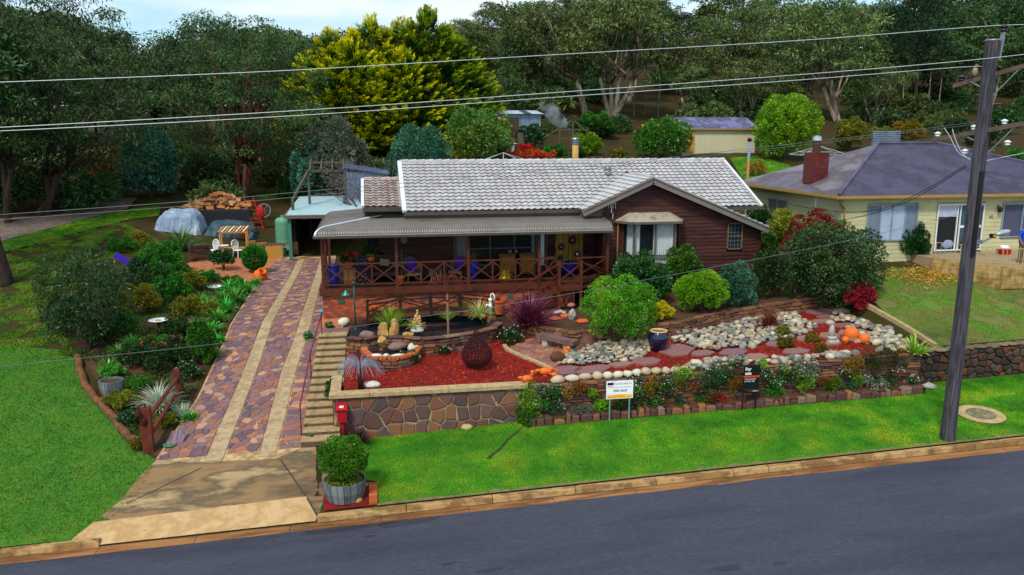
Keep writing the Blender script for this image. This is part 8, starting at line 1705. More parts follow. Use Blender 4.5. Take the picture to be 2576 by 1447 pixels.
def treeproto(name, seed, hh, w, nleaf, mat, bark, trunks=1, fork=.35, lean=(0, 0), k=26, ll=.42, lw=.15, rad=.22, droop=.75, blob=.21, lowc=.33, flat_=.55, spread0=.0, top_sharp=0.):
 rs = random.Random(seed); root = top(name, None, None, (0, 0, 0)); mb = MB(); bl = []; cz = hh*(lowc + (1-lowc)/2); rz = hh*(1-lowc)/2
 for i in range(k):
  a = i*2.39996 + rs.random(); t = (i+.5)/k; z = .97 - 1.65*t; r = math.sqrt(max(0, 1-z*z))*(.55+.5*rs.random()); s = blob*w*(.65+.7*rs.random())
  if top_sharp: r *= 1 - .5*max(0, z)*top_sharp
  bl.append(((w*.42*r*math.cos(a) + lean[0]*(cz+rz*z)/hh, w*.42*r*math.sin(a) + lean[1]*(cz+rz*z)/hh, cz + rz*.95*z), (s, s, s*flat_*(.8+.4*rs.random()))))
 ends = sorted(bl, key=lambda b: rs.random())[:max(8, k//2)]; per = max(1, len(ends)//trunks)
 for t in range(trunks):
  a = t*6.283/trunks + seed; b0 = Vector((math.cos(a)*rad*(.6 if trunks > 1 else 0), math.sin(a)*rad*(.6 if trunks > 1 else 0), -.3)); grp = ends[t*per:(t+1)*per]
  c = sum((Vector(e[0]) for e in grp), Vector())/len(grp); f = hh*fork*(.8+.4*rs.random()); fp = Vector((c.x*(.25+.3*(trunks > 1)) + spread0*math.cos(a), c.y*(.25+.3*(trunks > 1)) + spread0*math.sin(a), f))
  md = b0.lerp(fp, .5) + Vector((rs.uniform(-.1, .1), rs.uniform(-.1, .1), 0))*hh*.12; r0 = rad*(1 if trunks == 1 else .72)
  mb.tube([b0, b0+Vector((0, 0, .5)), md, fp], [r0*1.35, r0, r0*.82, r0*.7], 8)
  for e in grp:
   q = Vector(e[0]); mid = fp.lerp(q, .5) + Vector((rs.uniform(-1, 1), rs.uniform(-1, 1), rs.uniform(-.2, .8)))*w*.05
   mb.tube([fp, fp.lerp(mid, .6), mid, q], [r0*.5, r0*.36, r0*.24, r0*.08], 6)
   for _ in range(2): q2 = q + Vector((rs.uniform(-1, 1), rs.uniform(-1, 1), rs.uniform(-.3, .9)))*w*.1; mb.tube([mid, mid.lerp(q2, .6), q2], [r0*.18, r0*.1, r0*.03], 4)
 part2(mb, 'trunk', bark, root, smooth=True)
 # every blob breaks into small clumps so that the crown keeps gaps
 cl = []
 for c, r in bl:
  for _ in range(7):
   d = Vector((rs.gauss(0, 1), rs.gauss(0, 1), rs.gauss(.25, .8))).normalized(); q = .42*(.7+.6*rs.random())
   cl.append(((c[0]+d.x*r[0]*.75, c[1]+d.y*r[1]*.75, c[2]+d.z*r[2]*.8), (r[0]*q, r[1]*q, r[2]*q*1.1)))
 P, D, tn, u = blobcloud(cl, nleaf, inner=.25, up=.25-droop, out=.7, rnd=.45, lower=-.6, tonespread=.6)
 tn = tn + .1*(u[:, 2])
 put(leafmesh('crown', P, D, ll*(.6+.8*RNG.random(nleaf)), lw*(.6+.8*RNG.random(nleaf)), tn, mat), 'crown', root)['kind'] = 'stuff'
 return root
used = set()
def place(proto, label, cat, loc, rz=0., s=1., group=None):
 if proto.name not in used:
  used.add(proto.name); o = proto; o.location = loc; o.rotation_euler = (0, 0, rz); o.scale = (s,)*3 if isinstance(s, (int, float)) else s
 else: o = dup(proto, loc, rz, s)
 tag(o, label, cat, group); return o
ORD = ['first', 'second', 'third', 'fourth', 'fifth', 'sixth', 'seventh', 'eighth', 'ninth', 'tenth', 'eleventh', 'twelfth', 'thirteenth', 'fourteenth', 'fifteenth', 'sixteenth', 'seventeenth', 'eighteenth', 'nineteenth', 'twentieth']
def ordw(i): return ORD[i] if i < 20 else ['twenty', 'thirty', 'forty', 'fifty', 'sixty', 'seventy', 'eighty', 'ninety', 'hundred'][i//10 - 2 + (1 if i % 10 == 9 else 0)] + (('-' + ORD[i % 10]) if i % 10 != 9 else 'th')
def number(lst, fmt):
 for i, o in enumerate(sorted(lst, key=lambda o: Vector((o.location.x, o.location.y, 0)).dot(RT)/Vector((o.location.x, o.location.y, 0)).dot(FW))): o['label'] = fmt % ordw(i)
def topz(px, py, y): return aty(px, py, y).z
# --- six gums for the hillside, then every tree of the wood
gums = [treeproto('gum_tree', 3, 12, 7.5, 6500, gumleaf, gbark, 1, .4, rad=.2), treeproto('gum_tree', 5, 12, 8.5, 6500, gumleaf, gbark, 2, .38, lean=(.8, 0), rad=.22),
  treeproto('gum_tree', 8, 12, 6.5, 5500, gumleaf, gbark, 1, .5, lean=(-.8, 0), rad=.16, lowc=.5), treeproto('gum_tree', 13, 12, 9, 7000, gumleaf, gbark, 3, .3, rad=.24, spread0=.8),
  treeproto('gum_tree', 17, 12, 7, 6000, gumdark, dbark, 1, .42, rad=.2), treeproto('gum_tree', 19, 12, 8, 6500, gumdark, gbark, 2, .4, rad=.2, lowc=.35)]
pine = treeproto('pine_tree', 23, 12, 6, 6500, pineleaf, dbark, 1, .5, rad=.2, droop=-.2, blob=.17, lowc=.25, ll=.34, lw=.09, k=34, flat_=.4)
rs = random.Random(77)
def wood(px, tpy, Y_, kind, label, grp, wmul=1., base=None):
 p = aty(px, tpy, Y_); x = p.x; z0 = H(x, Y_); hh = max(4, p.z - z0); g = kind if not isinstance(kind, int) else gums[kind]; s = hh/12
 return place(g, label, 'tree', (x, Y_, z0-.1), rs.random()*6.28, (s*wmul, s*wmul, s), grp)
GRP = 'gum trees of the wood on the hillside'
rowsW = []
for x in range(1150, 2700, 88): rowsW.append((x + rs.uniform(-25, 25), lin(x, [1150, 1290, 1400, 1790, 1830, 2130, 2190, 2300, 2700], [52, 12, -12, 12, -22, 16, 20, -40, -60]) + rs.uniform(-10, 12), rs.uniform(118, 135), 1.2))
for x in range(1130, 2700, 92): rowsW.append((x + rs.uniform(-30, 30), lin(x, [1130, 1250, 1400, 2130, 2250, 2350, 2700], [90, 60, 25, 40, 45, 0, -30]) + rs.uniform(-20, 25), rs.uniform(98, 112), 1.1))
for x in range(1300, 2700, 108): rowsW.append((x + rs.uniform(-35, 35), lin(x, [1300, 1500, 2200, 2350, 2700], [110, 70, 90, 20, 0]) + rs.uniform(-30, 30), rs.uniform(84, 94), 1.))
for x in range(1290, 2700, 118): rowsW.append((x + rs.uniform(-35, 35), lin(x, [1300, 1500, 2200, 2350, 2700], [170, 130, 150, 70, 60]) + rs.uniform(-30, 30), rs.uniform(78, 83), 1.25))
sets = {0: [], 1: [], 2: []}
for i, (px, tp, Y_, wm) in enumerate(rowsW):
 if Y_ < 95 and (1395 < px < 1665 or 2050 < px < 2160 or 2375 < px < 2450): continue
 far = Y_ > 115
 lab = ('gum tree on the skyline of the wooded hill' if far else 'gum tree in the middle of the hillside wood') if Y_ > 96 else 'gum tree at the near edge of the hillside wood'
 k = rs.choice([0, 1, 2, 3, 5] if px < 2280 else [4, 5, 4, 5]); sets[0 if far else 1 if Y_ > 96 else 2].append(wood(px, tp, Y_, k, lab, GRP + (', skyline' if far else (', middle' if Y_ > 96 else ', near edge')), wm))
for q_, f_ in ((0, 'gum tree on the skyline of the hillside wood, %s from the left'), (1, 'gum tree in the middle depth of the hillside wood, %s from the left'), (2, 'gum tree at the near edge of the hillside wood, %s from the left')): number(sets[q_], f_)
for px, tp, Y_ in ((2330, -40, 80), (2250, 20, 92), (1720, 30, 112)): wood(px, tp, Y_, pine, 'dark pine standing out among the gums ' + ('behind the power pole' if px == 2330 else 'right of the sky gap' if px == 2250 else 'above the cream shed'), 'dark pines in the wood', .9)
# understorey of the wood
us = [shrub('understorey_shrub', None, None, (0, 0, 0), 4, 2.6, gumdark, 1500, .4, .14, k=9, up=.1), shrub('understorey_shrub', None, None, (0, 0, 0), 4.5, 2.2, gumleaf, 1500, .4, .14, k=9, up=.1, seed=5)]
us_l = []
for i in range(66):
 px = rs.uniform(1130, 2650); Y_ = rs.uniform(76, 112); p = aty(px, 300, Y_); g = us[i % 2]
 if Y_ < 90 and (1400 < px < 1640 or 2060 < px < 2150): continue
 us_l.append(place(g, 'dark scrubby bush under the gums of the hillside', 'bush', (p.x, Y_, H(p.x, Y_)-.1), rs.random()*6, rs.uniform(.8, 1.5), 'scrub under the hillside gums'))
for i in range(26):
 px = rs.uniform(2130, 2640) if i < 15 else rs.uniform(1240, 1700); Y_ = rs.uniform(66, 76) if i < 15 else rs.uniform(75, 80); p = aty(px, 300, Y_)
 us_l.append(place(us[i % 2], 'b', 'bush', (p.x, Y_, H(p.x, Y_)-.1), rs.random()*6, rs.uniform(.45, .85), 'scrub under the hillside gums'))
number(us_l, 'dark scrubby bush under the hillside gums, %s from the left'); us_l = []
for i in range(30):
 px = rs.uniform(-80, 1150); Y_ = rs.uniform(62, 100); p = aty(px, 300, Y_)
 us_l.append(place(us[i % 2], 'dark scrubby bush below the trees left of the golden cypress', 'bush', (p.x, Y_, H(p.x, Y_)-.1), rs.random()*6, rs.uniform(.7, 1.5), 'scrub under the left-hand trees'))
for i in range(20):
 px = rs.uniform(-60, 760); Y_ = rs.uniform(57, 72); p = aty(px, 300, Y_)
 if -10 < p.x < -5: continue
 us_l.append(place(us[i % 2], 'b', 'bush', (p.x, Y_, H(p.x, Y_)-.1), rs.random()*6, rs.uniform(.6, 1.1), 'scrub under the left-hand trees'))
number(us_l, 'dark scrubby bush below the left-hand trees, %s from the left')
# left wood
lw_ = []
for i in range(15):
 px = -120 + i*92 + rs.uniform(-20, 20); tp = lin(px, [-120, 0, 100, 250, 330, 385, 470, 560, 700, 850, 1000, 1150], [0, 20, 30, 90, 110, 150, 92, 75, 75, 82, 78, 80]) + rs.uniform(-8, 12)
 lw_.append(wood(px, tp, rs.uniform(96, 112), rs.choice([0, 1, 5, 2]), 'gum tree in the back row of the left-hand wood', 'gum trees behind the left yard', 1.25))
number(lw_, 'gum tree in the back row of the left-hand wood, %s from the left'); lw_ = []
for i in range(11):
 px = -100 + i*95 + rs.uniform(-20, 20); tp = lin(px, [-100, 60, 200, 330, 385, 450, 560, 700, 850], [50, 70, 130, 170, 180, 120, 95, 105, 120]) + rs.uniform(-10, 20)
 lw_.append(wood(px, tp, rs.uniform(74, 86), rs.choice([4, 5, 4]), 'dark gum tree in the front row of the left-hand wood', 'dark gums behind the left yard', 1.2))
number(lw_, 'dark gum tree in the front row of the left-hand wood, %s from the left')
for px, tp, Y_ in ((215, 58, 84), (300, 78, 88), (420, 100, 92)): wood(px, tp, Y_, pine, 'dark pine on the left skyline, ' + {215: 'tallest of three', 300: 'flat-topped, by the sky gap', 420: 'right of the sky gap'}[px], 'pines on the left skyline', .8)
# the individual big trees
sap_l = []
def big(px, py, tpx, tpy, label, seed, w_m, nleaf, mat, bark, name='gum_tree', **k):
 p = gp(px, py); top_ = aty(tpx, tpy, p.y); hh = top_.z - p.z; pr = treeproto(name, seed, hh, w_m, nleaf, mat, bark, lean=(top_.x-p.x, 0), **k)
 pr.location = p; used.add(pr.name); return tag(pr, label, 'tree')
big(1540, 298, 1550, -8, 'great gum with several pale trunks forking from one base above the clothesline', 31, 13.5, 15000, gumleaf, gbark, trunks=4, fork=.3, rad=.42, k=40, spread0=1.6, blob=.15)
big(1475, 300, 1330, 30, 'leaning gum with a thick pale trunk slanting left beyond the timber swing frame', 33, 9.5, 9000, gumleaf, gbark, trunks=1, fork=.35, rad=.42, k=28, spread0=0)
big(2105, 305, 2080, 10, 'gum with a stout grey trunk behind the lime-green bush', 35, 10, 9500, gumleaf, gbark, trunks=2, fork=.35, rad=.4, k=30)
big(2405, 285, 2430, 20, 'pale slender gum with a forked trunk left of the power pole top', 37, 8, 7500, gumdark, gbark, trunks=2, fork=.45, rad=.22, k=24)
big(110, 545, 150, 5, 'large dark gum with a forked grey trunk beside the gravel track', 41, 14, 32000, gumdark, dbark, trunks=2, fork=.2, rad=.34, k=54, lowc=.1, droop=1., ll=.24, lw=.075, blob=.15)
big(615, 500, 580, 45, 'big drooping dark tree with reddish trunks over the woodpile', 43, 12.5, 36000, gumdark, rbark, trunks=3, fork=.22, rad=.3, k=66, lowc=.06, droop=1., ll=.23, lw=.07, blob=.14, spread0=.6)
big(8, 715, -420, -60, 'thick dark trunk of a tree cut by the left edge of the photo', 45, 7, 5000, gumdark, dbark, trunks=1, fork=.4, rad=.5, k=16, lowc=.6)
big(20, 560, -10, 60, 'dark gum at the far left beyond the track', 46, 9, 8000, gumdark, dbark, trunks=2, fork=.3, rad=.3, k=26, lowc=.25)
# slender saplings, bare trunks seen against the dark wood
sap = treeproto('sapling', 51, 12, 3, 1500, gumleaf, gbark, 1, .75, rad=.11, lowc=.7, k=9)
for i, (px, py, tp) in enumerate([(1595, 292, 120), (1622, 290, 90), (1655, 296, 110), (1780, 288, 100), (1850, 290, 80), (1895, 284, 120), (1975, 270, 90), (2010, 275, 110), (2165, 300, 120), (2200, 310, 100), (2265, 300, 130), (1360, 285, 110), (1320, 290, 140), (1700, 292, 95), (2330, 300, 120), (2360, 300, 140), (500, 300, 120), (300, 330, 120)]):
 p = gp(px, min(py, 300));
 if p.y > 120: p = gxy(aty(px, 300, 82).x, 82)
 s = (aty(px, tp, p.y).z - p.z)/12; sap_l.append(place(sap, 'thin pale sapling trunk among the gums at the wood edge', 'tree', p, rs.random()*6, (max(.3, s),)*3, 'saplings along the wood edge'))
number(sap_l, 'thin pale sapling trunk at the edge of the wood, %s from the left')
# --- golden cypress: three merged cones of upswept sprays
rt_ = gxy(3.2, 72); gold = top('golden_cypress', 'huge golden cypress with yellow-tipped layered sprays behind the carport', 'tree', rt_)
cones = []
for (px, tpy, bty, wpx, dy) in ((1075, 46, 395, 250, 0), (935, 66, 380, 230, .5), (830, 98, 360, 210, 1), (760, 190, 370, 120, 1), (1160, 120, 370, 170, 0), (880, 130, 390, 260, -1.5), (1010, 150, 395, 250, -1.8), (1010, 72, 390, 260, .6), (885, 104, 385, 250, .8), (1120, 90, 380, 210, .4)):
 a = aty(px, tpy, 72+dy); b = aty(px, bty, 72+dy); cones.append((a.x, 72+dy, b.z, a.z, wpx/psc((a.x, 72+dy, 10))/2*1.05))
rg = np.random.default_rng(9); Ps = []; Ds = []; Ts = []; Ls = []
for cx, cy, z0, z1, rr in cones:
 ns = int(175*rr/3.5*(z1-z0)/10*1.9)
 for i in range(ns):
  t = rg.random()**1.1; z = z0 + (z1-z0)*t; prof = (1-t**2.5)**.8*(.62+.38*min(1, t*3.2)); a = rg.random()*6.283; r = rr*prof*rg.uniform(.72, 1.06)
  b = np.array([cx + r*math.cos(a), cy + r*math.sin(a), z]); out = np.array([math.cos(a)+.22, math.sin(a), .12 + .5*t*t + rg.normal()*.14]); out /= np.linalg.norm(out)
  if t > .94: out = np.array([out[0]*.5, out[1]*.5, 1.]);
  L_ = rg.uniform(1.2, 2.2)*(.8+.3*(1-t)); m = 66; s = rg.random(m)**.8; side = np.cross(out, [0, 0, 1.]); side /= np.linalg.norm(side); upv = np.cross(side, out)
  lat = rg.normal(size=m)*.3*(1.1-s)*L_*.7; ver = rg.normal(size=m)*.05 - .16*np.abs(lat) + .3*s*s*L_*.6
  base = b - out*L_*.45
  Ps.append(base + out*(s*L_)[:, None] + side*lat[:, None] + upv*ver[:, None]); d = out*1. + side*(np.sign(lat)*.35)[:, None] + rg.normal(size=(m, 3))*.14; d[:, 2] += .2
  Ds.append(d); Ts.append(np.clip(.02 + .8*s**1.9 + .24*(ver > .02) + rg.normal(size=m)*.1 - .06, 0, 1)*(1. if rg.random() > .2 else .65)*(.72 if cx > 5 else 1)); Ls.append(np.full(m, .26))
Ps = np.vstack(Ps); Ds = np.vstack(Ds); Ts = np.concatenate(Ts); Ls = np.concatenate(Ls)
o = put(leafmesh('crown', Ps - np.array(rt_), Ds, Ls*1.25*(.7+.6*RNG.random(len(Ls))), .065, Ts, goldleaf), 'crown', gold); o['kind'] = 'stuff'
mb = MB()
for cx, cy, z0, z1, rr in cones[:4]: mb.tube([rt_+Vector((cx-2.2, 0, -.3))*.3, Vector((cx, cy, z0+1)), Vector((cx, cy, z1-.6))], [.4, .3, .05], 8)
part(mb, 'trunk', rbark, gold)
inn = MB()
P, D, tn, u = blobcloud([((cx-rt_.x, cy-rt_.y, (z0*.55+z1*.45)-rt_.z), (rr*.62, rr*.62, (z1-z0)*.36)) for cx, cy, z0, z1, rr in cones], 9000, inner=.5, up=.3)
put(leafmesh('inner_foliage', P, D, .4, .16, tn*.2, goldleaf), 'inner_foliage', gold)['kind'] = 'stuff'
# --- garden shrubs, each read off the photograph: base pixel, width and height in its pixels
def sh(px, py, wp, hp, mat, label, cat='shrub', name='shrub', dens=1., ll=None, dd=.85, k=14, size=.17, shift=.3, yy=None, **kw):
 p = gp(px, py); s = psc(p); w, hh = wp/s, hp/s; q = gxy(p.x, p.y + w*shift); s2 = psc(q); w, hh = wp/s2, hp/s2
 if yy: q = gxy(aty(px, py, yy).x, yy); w = wp/psc(q); hh = aty(px, py-hp, yy).z - q.z
 ll = ll or max(.055, 2.0*2.516/s2)
 n = int(dens*min(13000, max(350, 4.4*(w*hh*2.2)/(ll*ll*.42))))
 lift = kw.pop('lift', 0.)
 return shrub(name, label, cat, q, w, hh - lift, mat, n, ll, kw.pop('lw', ll*.55), k, size, d=w*dd, lift=lift, seed=int(px+py), **kw)
sh(1545, 862, 196, 178, brtleaf, 'bright green round-headed little tree between bench and blue urn', 'tree', 'round_tree', shift=-.12, lift=.12, stem=.06, dens=1.35, k=20, size=.16)
sh(1622, 775, 160, 135, drkleaf, 'glossy dark rhododendron in front of the bay window', ll=.13, k=16, shift=.35)
sh(1725, 745, 100, 120, midleaf, 'upright magnolia bush with bronze tips under the bay window', ll=.13, k=12, shift=.3)
sh(1665, 812, 78, 50, yelleaf, 'low golden-yellow conifer beside the terrace wall', k=10, up=.6, rnd=.5)
sh(1782, 808, 142, 104, limeleaf, 'rounded feathery lime-green conifer above the pebble bed', k=18, dens=1.2, up=.5)
sh(1862, 790, 104, 108, blueleaf, 'grey-green daisy bush right of the lime conifer', k=14)
sh(1937, 755, 90, 122, drkleaf, 'tall dark green bush at the corner of the timber house', k=14)
sh(1928, 668, 80, 84, midleaf, 'bush filling the gap between the two houses', k=10, lift=0)
sh(1915, 600, 64, 78, drkleaf, 'dark leafy tree top between the tiled roof and the cottage', k=9, lift=.3)
sh(2120, 795, 262, 222, camleaf, 'massive dark camellia bush with glossy grey-green leaves left of the cottage lawn', 'bush', 'camellia_bush', k=30, ll=.13, dens=1.3, size=.15, shift=.25, flowers=(fl_pink, 24, .12))
sh(2050, 690, 150, 150, leafmat('photinia_leaf', [h('1e4416'), h('4c4818'), h('8c2018'), h('b0281c'), h('6c4c1c')]), 'red-leaved photinia behind the camellia', k=14, ll=.12, flowers=(leafmat('green_tuft', [h('2c5a1c'), h('4c7a2c')]), 400, .12), shift=.2)
sh(2010, 620, 110, 84, leafmat('yellow_green_leaf', [h('5c7414'), h('8c9a20'), h('b8b030')]), 'yellow-green privet against the cottage side wall', k=12, ll=.11, shift=.4)
sh(2175, 790, 80, 70, redleaf, 'low red-tinted shrub at the foot of the camellia', k=9, ll=.1)
sh(2308, 662, 82, 98, drkleaf, 'dense dark box bush in front of the cottage by the patio', k=14, dens=1.5, size=.15)
sh(2150, 382, 84, 78, olvleaf, 'golden-brown domed bush behind the cottage roof', k=12, dens=1.2)
sh(2000, 410, 172, 156, limeleaf, 'large lime-green bush right of the cream shed', 'bush', 'bush', k=26, ll=.2, dens=1.2, up=.5)
sh(1682, 408, 150, 96, midleaf, 'spiky green conifer bush with yellow blooms before the cream shed', k=24, ll=.2, up=.8, flowers=(fl_yel, 30, .25))
sh(1512, 356, 118, 68, midleaf, 'spreading dark green tree beside the smoking flue', k=14, ll=.2, lift=.8, stem=.08)
sh(1482, 400, 84, 58, limeleaf, 'lime leafy shrub right of the flue', k=9, ll=.18)
sh(1340, 378, 74, 58, drkleaf, 'round dark bush in front of the grey shed', k=10, ll=.18)
sh(1205, 400, 178, 124, leafmat('fig_leaf', [h('24501c'), h('3c6c28'), h('6c8430'), h('b8a020')]), 'leafy fig with yellowing leaves left of the grey shed', 'tree', 'fig_tree', yy=62, k=18, ll=.26, lift=.5, stem=.07, dens=.75)
sh(1062, 418, 150, 102, blueleaf, 'domed blue-green wattle behind the ridge of the tiled roof', yy=57, k=18, ll=.18)
sh(836, 415, 178, 122, greyleaf, 'broad grey-green olive bush under the golden cypress', yy=61, k=20, ll=.2)
sh(780, 430, 100, 90, blueleaf, 'blue-green bush left of the pergola', yy=61, k=12, ll=.2)
sh(372, 508, 138, 178, blueleaf, 'tall layered blue-green wattle beside the gravel track', 'tree', 'wattle_tree', k=30, ll=.2, size=.15, dens=1.2)
sh(252, 462, 122, 94, ambleaf, 'amber and green bush at the end of the gravel track', k=16, ll=.22)
sh(1850, 468, 40, 30, greyleaf, 'small grey bush on the grass beyond the tiled roof', k=6)
sh(1908, 448, 60, 42, leafmat('sparse_yellow', [h('7c6a20'), h('b09a28'), h('94802c')]), 'sparse yellowing bush on the bank behind the cottage', k=7, ll=.16, dens=.5)
sh(1330, 402, 170, 26, redleaf, 'crimson maple hedge showing over the roof ridge', k=14, ll=.16, shift=0)
sh(1160, 408, 90, 30, yelleaf, 'yellow-green shrubs just over the roof ridge', k=8, ll=.16, shift=0)
sh(1325, 388, 44, 22, leafmat('orange_red', [h('a83418'), h('d85020')]), 'orange-red flowering bush behind the clothesline', k=6, ll=.15)
sh(1400, 398, 70, 30, midleaf, 'low green shrubs left of the flue', k=7, ll=.16)
sh(1455, 402, 40, 26, drkleaf, 'small dark bush hidden behind the flue', k=6, ll=.16)
for i, (px, py, wp, hp, mt, lb) in enumerate([(1260, 388, 60, 26, drkleaf, 'dark low shrub beside the bird bath'), (1560, 400, 60, 22, olvleaf, 'yellowish shrub left of the spiky conifer'), (2230, 356, 70, 34, olvleaf, 'mottled shrub behind the cottage roof, left'), (2300, 352, 90, 44, ambleaf, 'reddish rose bushes behind the cottage roof ridge'), (2490, 372, 90, 54, drkleaf, 'dark shrub right of the pole behind the cottage'), (2540, 340, 80, 60, drkleaf, 'dark shrub at the right edge above the cottage'), (2420, 340, 70, 40, gumdark, 'dim bush behind the power pole'), (2560, 425, 46, 44, midleaf, 'round green bush at the right edge beyond the roof')]):
 sh(px, py, wp, hp, mt, lb, k=8, ll=.2)
# cypress-like and border plants on the left of the driveway
sh(205, 912, 225, 262, drkleaf, 'large open dark bottlebrush with many bare stems on the left bank', 'shrub', 'bottlebrush', k=26, ll=.13, lw=.035, lift=.3, stem=.05, dens=1.1, size=.14, trunkm=dbark)
for i, (px, py, wp, hp, mt, lb, kw) in enumerate([
 (300, 640, 80, 36, midleaf, 'low green clump in the yard grass', {}), (365, 628, 44, 26, olvleaf, 'yellowish leafy clump in the yard', {}), (350, 605, 30, 18, ambleaf, 'small orange-tinged tuft in the yard', {}),
 (405, 700, 100, 90, midleaf, 'leafy shrub behind the terracotta pot', {}), (345, 800, 110, 78, olvleaf, 'olive shrub in the middle of the left border', {}), (420, 770, 110, 70, midleaf, 'fresh green shrub in the left border', {}), (300, 850, 80, 60, midleaf, 'shrub behind the white bird bath', {}), (470, 740, 90, 55, olvleaf, 'feathery olive shrub near the salmon path', {}),
 (560, 684, 62, 50, drkleaf, 'small standard tree with dark leaves before the white chairs', dict(lift=.25, stem=.03)), (505, 925, 72, 108, midleaf, 'clipped green column hedge at the drive edge', dict(dens=2.2, size=.13, k=24)), (440, 858, 90, 48, drkleaf, 'dark mound right of the bird bath', {}),
 (400, 950, 150, 88, drkleaf, 'rose bush with pink-red flowers above the gate post', dict(flowers=(fl_red, 70, .1))), (470, 965, 60, 50, drkleaf, 'white-speckled daisy clump beside the post', dict(flowers=(fl_white, 60, .05))), (520, 800, 70, 34, olvleaf, 'grey speckled cushion at the drive edge', {}),
 (415, 1085, 60, 36, olvleaf, 'grassy tuft by the fallen rag', {}), (345, 1140, 44, 30, olvleaf, 'grassy tuft at the foot of the gate post', {}), (330, 1080, 70, 40, drkleaf, 'white-flowered cushion beside the log edging', dict(flowers=(fl_white, 50, .05))), (300, 1040, 90, 44, olvleaf, 'mossy mound behind the log edging', {}), (345, 990, 60, 34, midleaf, 'green mound right of the barrel', {}),
 (385, 735, 90, 60, drkleaf, 'dark leafy mound above the white bird bath', {}), (440, 720, 80, 56, midleaf, 'leafy green mound left of the white flower bowl', {}), (300, 760, 100, 66, drkleaf, 'dark mound at the upper edge of the left border', {}), (360, 700, 80, 50, drkleaf, 'dark ferny shrub near the purple board', {}), (470, 800, 80, 52, olvleaf, 'olive-green mound by the agapanthus', {}), (395, 900, 80, 46, midleaf, 'green mound above the rose bush', {}), (330, 930, 90, 56, drkleaf, 'dark mound below the bird bath', {}), (250, 885, 80, 70, drkleaf, 'dense dark shrub at the foot of the bottlebrush', {}), (160, 850, 110, 90, drkleaf, 'dark spreading shrub left of the bottlebrush', {}), (430, 1010, 70, 36, drkleaf, 'dark mound behind the rail fence', {}), (510, 870, 50, 40, midleaf, 'green mound above the clipped column hedge', {}), (585, 720, 60, 24, midleaf, 'low plants round the standard tree', {}), (520, 715, 70, 30, midleaf, 'low green plants before the salmon path', {}), (450, 690, 40, 30, midleaf, 'leafy clump above the terracotta pot', {}), (280, 960, 70, 34, strap, 'strappy green clump above the barrel', {})]):
 if wp > 2: sh(px, py, wp, hp, mt, lb, k=kw.pop('k', 10), **kw)
tb = gp(640, 690); rr_ = 30/psc(tb); tb2 = gxy(tb.x, tb.y + .3)
r_ = top('topiary_ball', 'big clipped topiary ball on a short stem by the salmon path', 'topiary', tb2); P, D, tn, u = blobcloud([((0, 0, rr_*1.35), (rr_, rr_, rr_*1.02))], 5200, inner=.9, up=.2, rnd=.5, lower=-2); put(leafmesh('foliage', P, D, .09, .05, tn + .12*u[:, 2], midleaf), 'foliage', r_)['kind'] = 'stuff'
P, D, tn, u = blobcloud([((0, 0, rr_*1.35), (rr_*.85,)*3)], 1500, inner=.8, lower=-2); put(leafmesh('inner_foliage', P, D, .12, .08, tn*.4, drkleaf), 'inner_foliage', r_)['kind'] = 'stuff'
part2(MB().tube([(0, 0, -.1), (0, 0, rr_)], .07, 6), 'stem', dbark, r_)
# agapanthus clumps along the drive
ag1, ag2 = [], []
for i, (px, py, wp) in enumerate([(612, 742, 62), (590, 765, 66), (566, 790, 64), (600, 725, 50), (545, 815, 60), (520, 790, 60), (500, 770, 50), (555, 765, 56), (575, 735, 50), (490, 840, 50), (530, 845, 56), (545, 870, 44), (535, 905, 40), (300, 905, 60), (330, 885, 60), (270, 940, 50), (370, 880, 46), (475, 1065, 36), (640, 722, 36)]):
 p = gp(px, py); s = wp/psc(p); r_ = top('agapanthus', 'strappy green agapanthus clump ' + ('along the left edge of the driveway' if px > 480 and py < 1000 else 'in the left border away from the drive'), 'plant', gxy(p.x, p.y + .2), 'agapanthus edging the driveway' if px > 480 and py < 1000 else 'agapanthus in the left border'); blades('leaves', r_, (0, 0, 0), 85, s*.8, .06, strap, 1.0, .75, 4, i, .12); (ag1 if px > 480 and py < 1000 else ag2).append(r_)
for lst, f_ in ((ag1, 'strappy agapanthus clump on the left driveway edge, %s up from the street'), (ag2, 'strappy agapanthus clump away from the drive, %s up from the street')):
 for i, o in enumerate(sorted(lst, key=lambda o: o.location.y)): o['label'] = f_ % ordw(i)
# flax and grasses
def fx(px, py, wp, mat, label, n=90, w=.05, droop=.35, spread=1., name='flax_plant', ln=None, up0=1., seg=4, cat='plant', dz=0.):
 p = gp(px, py); s = wp/psc(p); r_ = top(name, label, cat, gxy(p.x, p.y + .15, dz)); blades('leaves', r_, (0, 0, 0), n, ln or s*.72, w, mat, spread, droop, seg, int(px), .1, up0=up0); return r_
fx(1335, 842, 128, purpleaf, 'burgundy cordyline with arching purple straps beside the bench', 420, .05, .5, ln=1.75)
fx(1938, 832, 96, brnleaf, 'rusty brown spiky flax at the edge of the pebbles', 300, .022, .25)
fx(893, 1132, 88, leafmat('dark_bronze_blade', [h('1c0c0c'), h('341414'), h('502420'), h('744440')]), 'dark bronze flax at the corner of the stone wall', 170, .04, .15)
fx(455, 632, 110, flax, 'large variegated green flax in front of the white tarpaulin', 110, .09, .6)
fx(610, 606, 80, brnleaf, 'brownish flax behind the timber arbour', 60, .06, .3)
fx(330, 685, 44, flax, 'thin upright flax by the purple board in the yard', 26, .06, .15)
fx(2300, 972, 100, leafmat('lily_blade', [h('3c7a14'), h('5c9a20'), h('94c034'), h('c4d860')]), 'bright green lily clump at the right end of the rockery', 60, .07, .5)
fx(1208, 832, 84, vary, 'cream and green striped grass spilling over the pond wall', 190, .022, .8, dz=.5)
fx(1165, 810, 60, limeleaf, 'green grass clump behind the striped grass', 120, .02, .7, dz=.5)
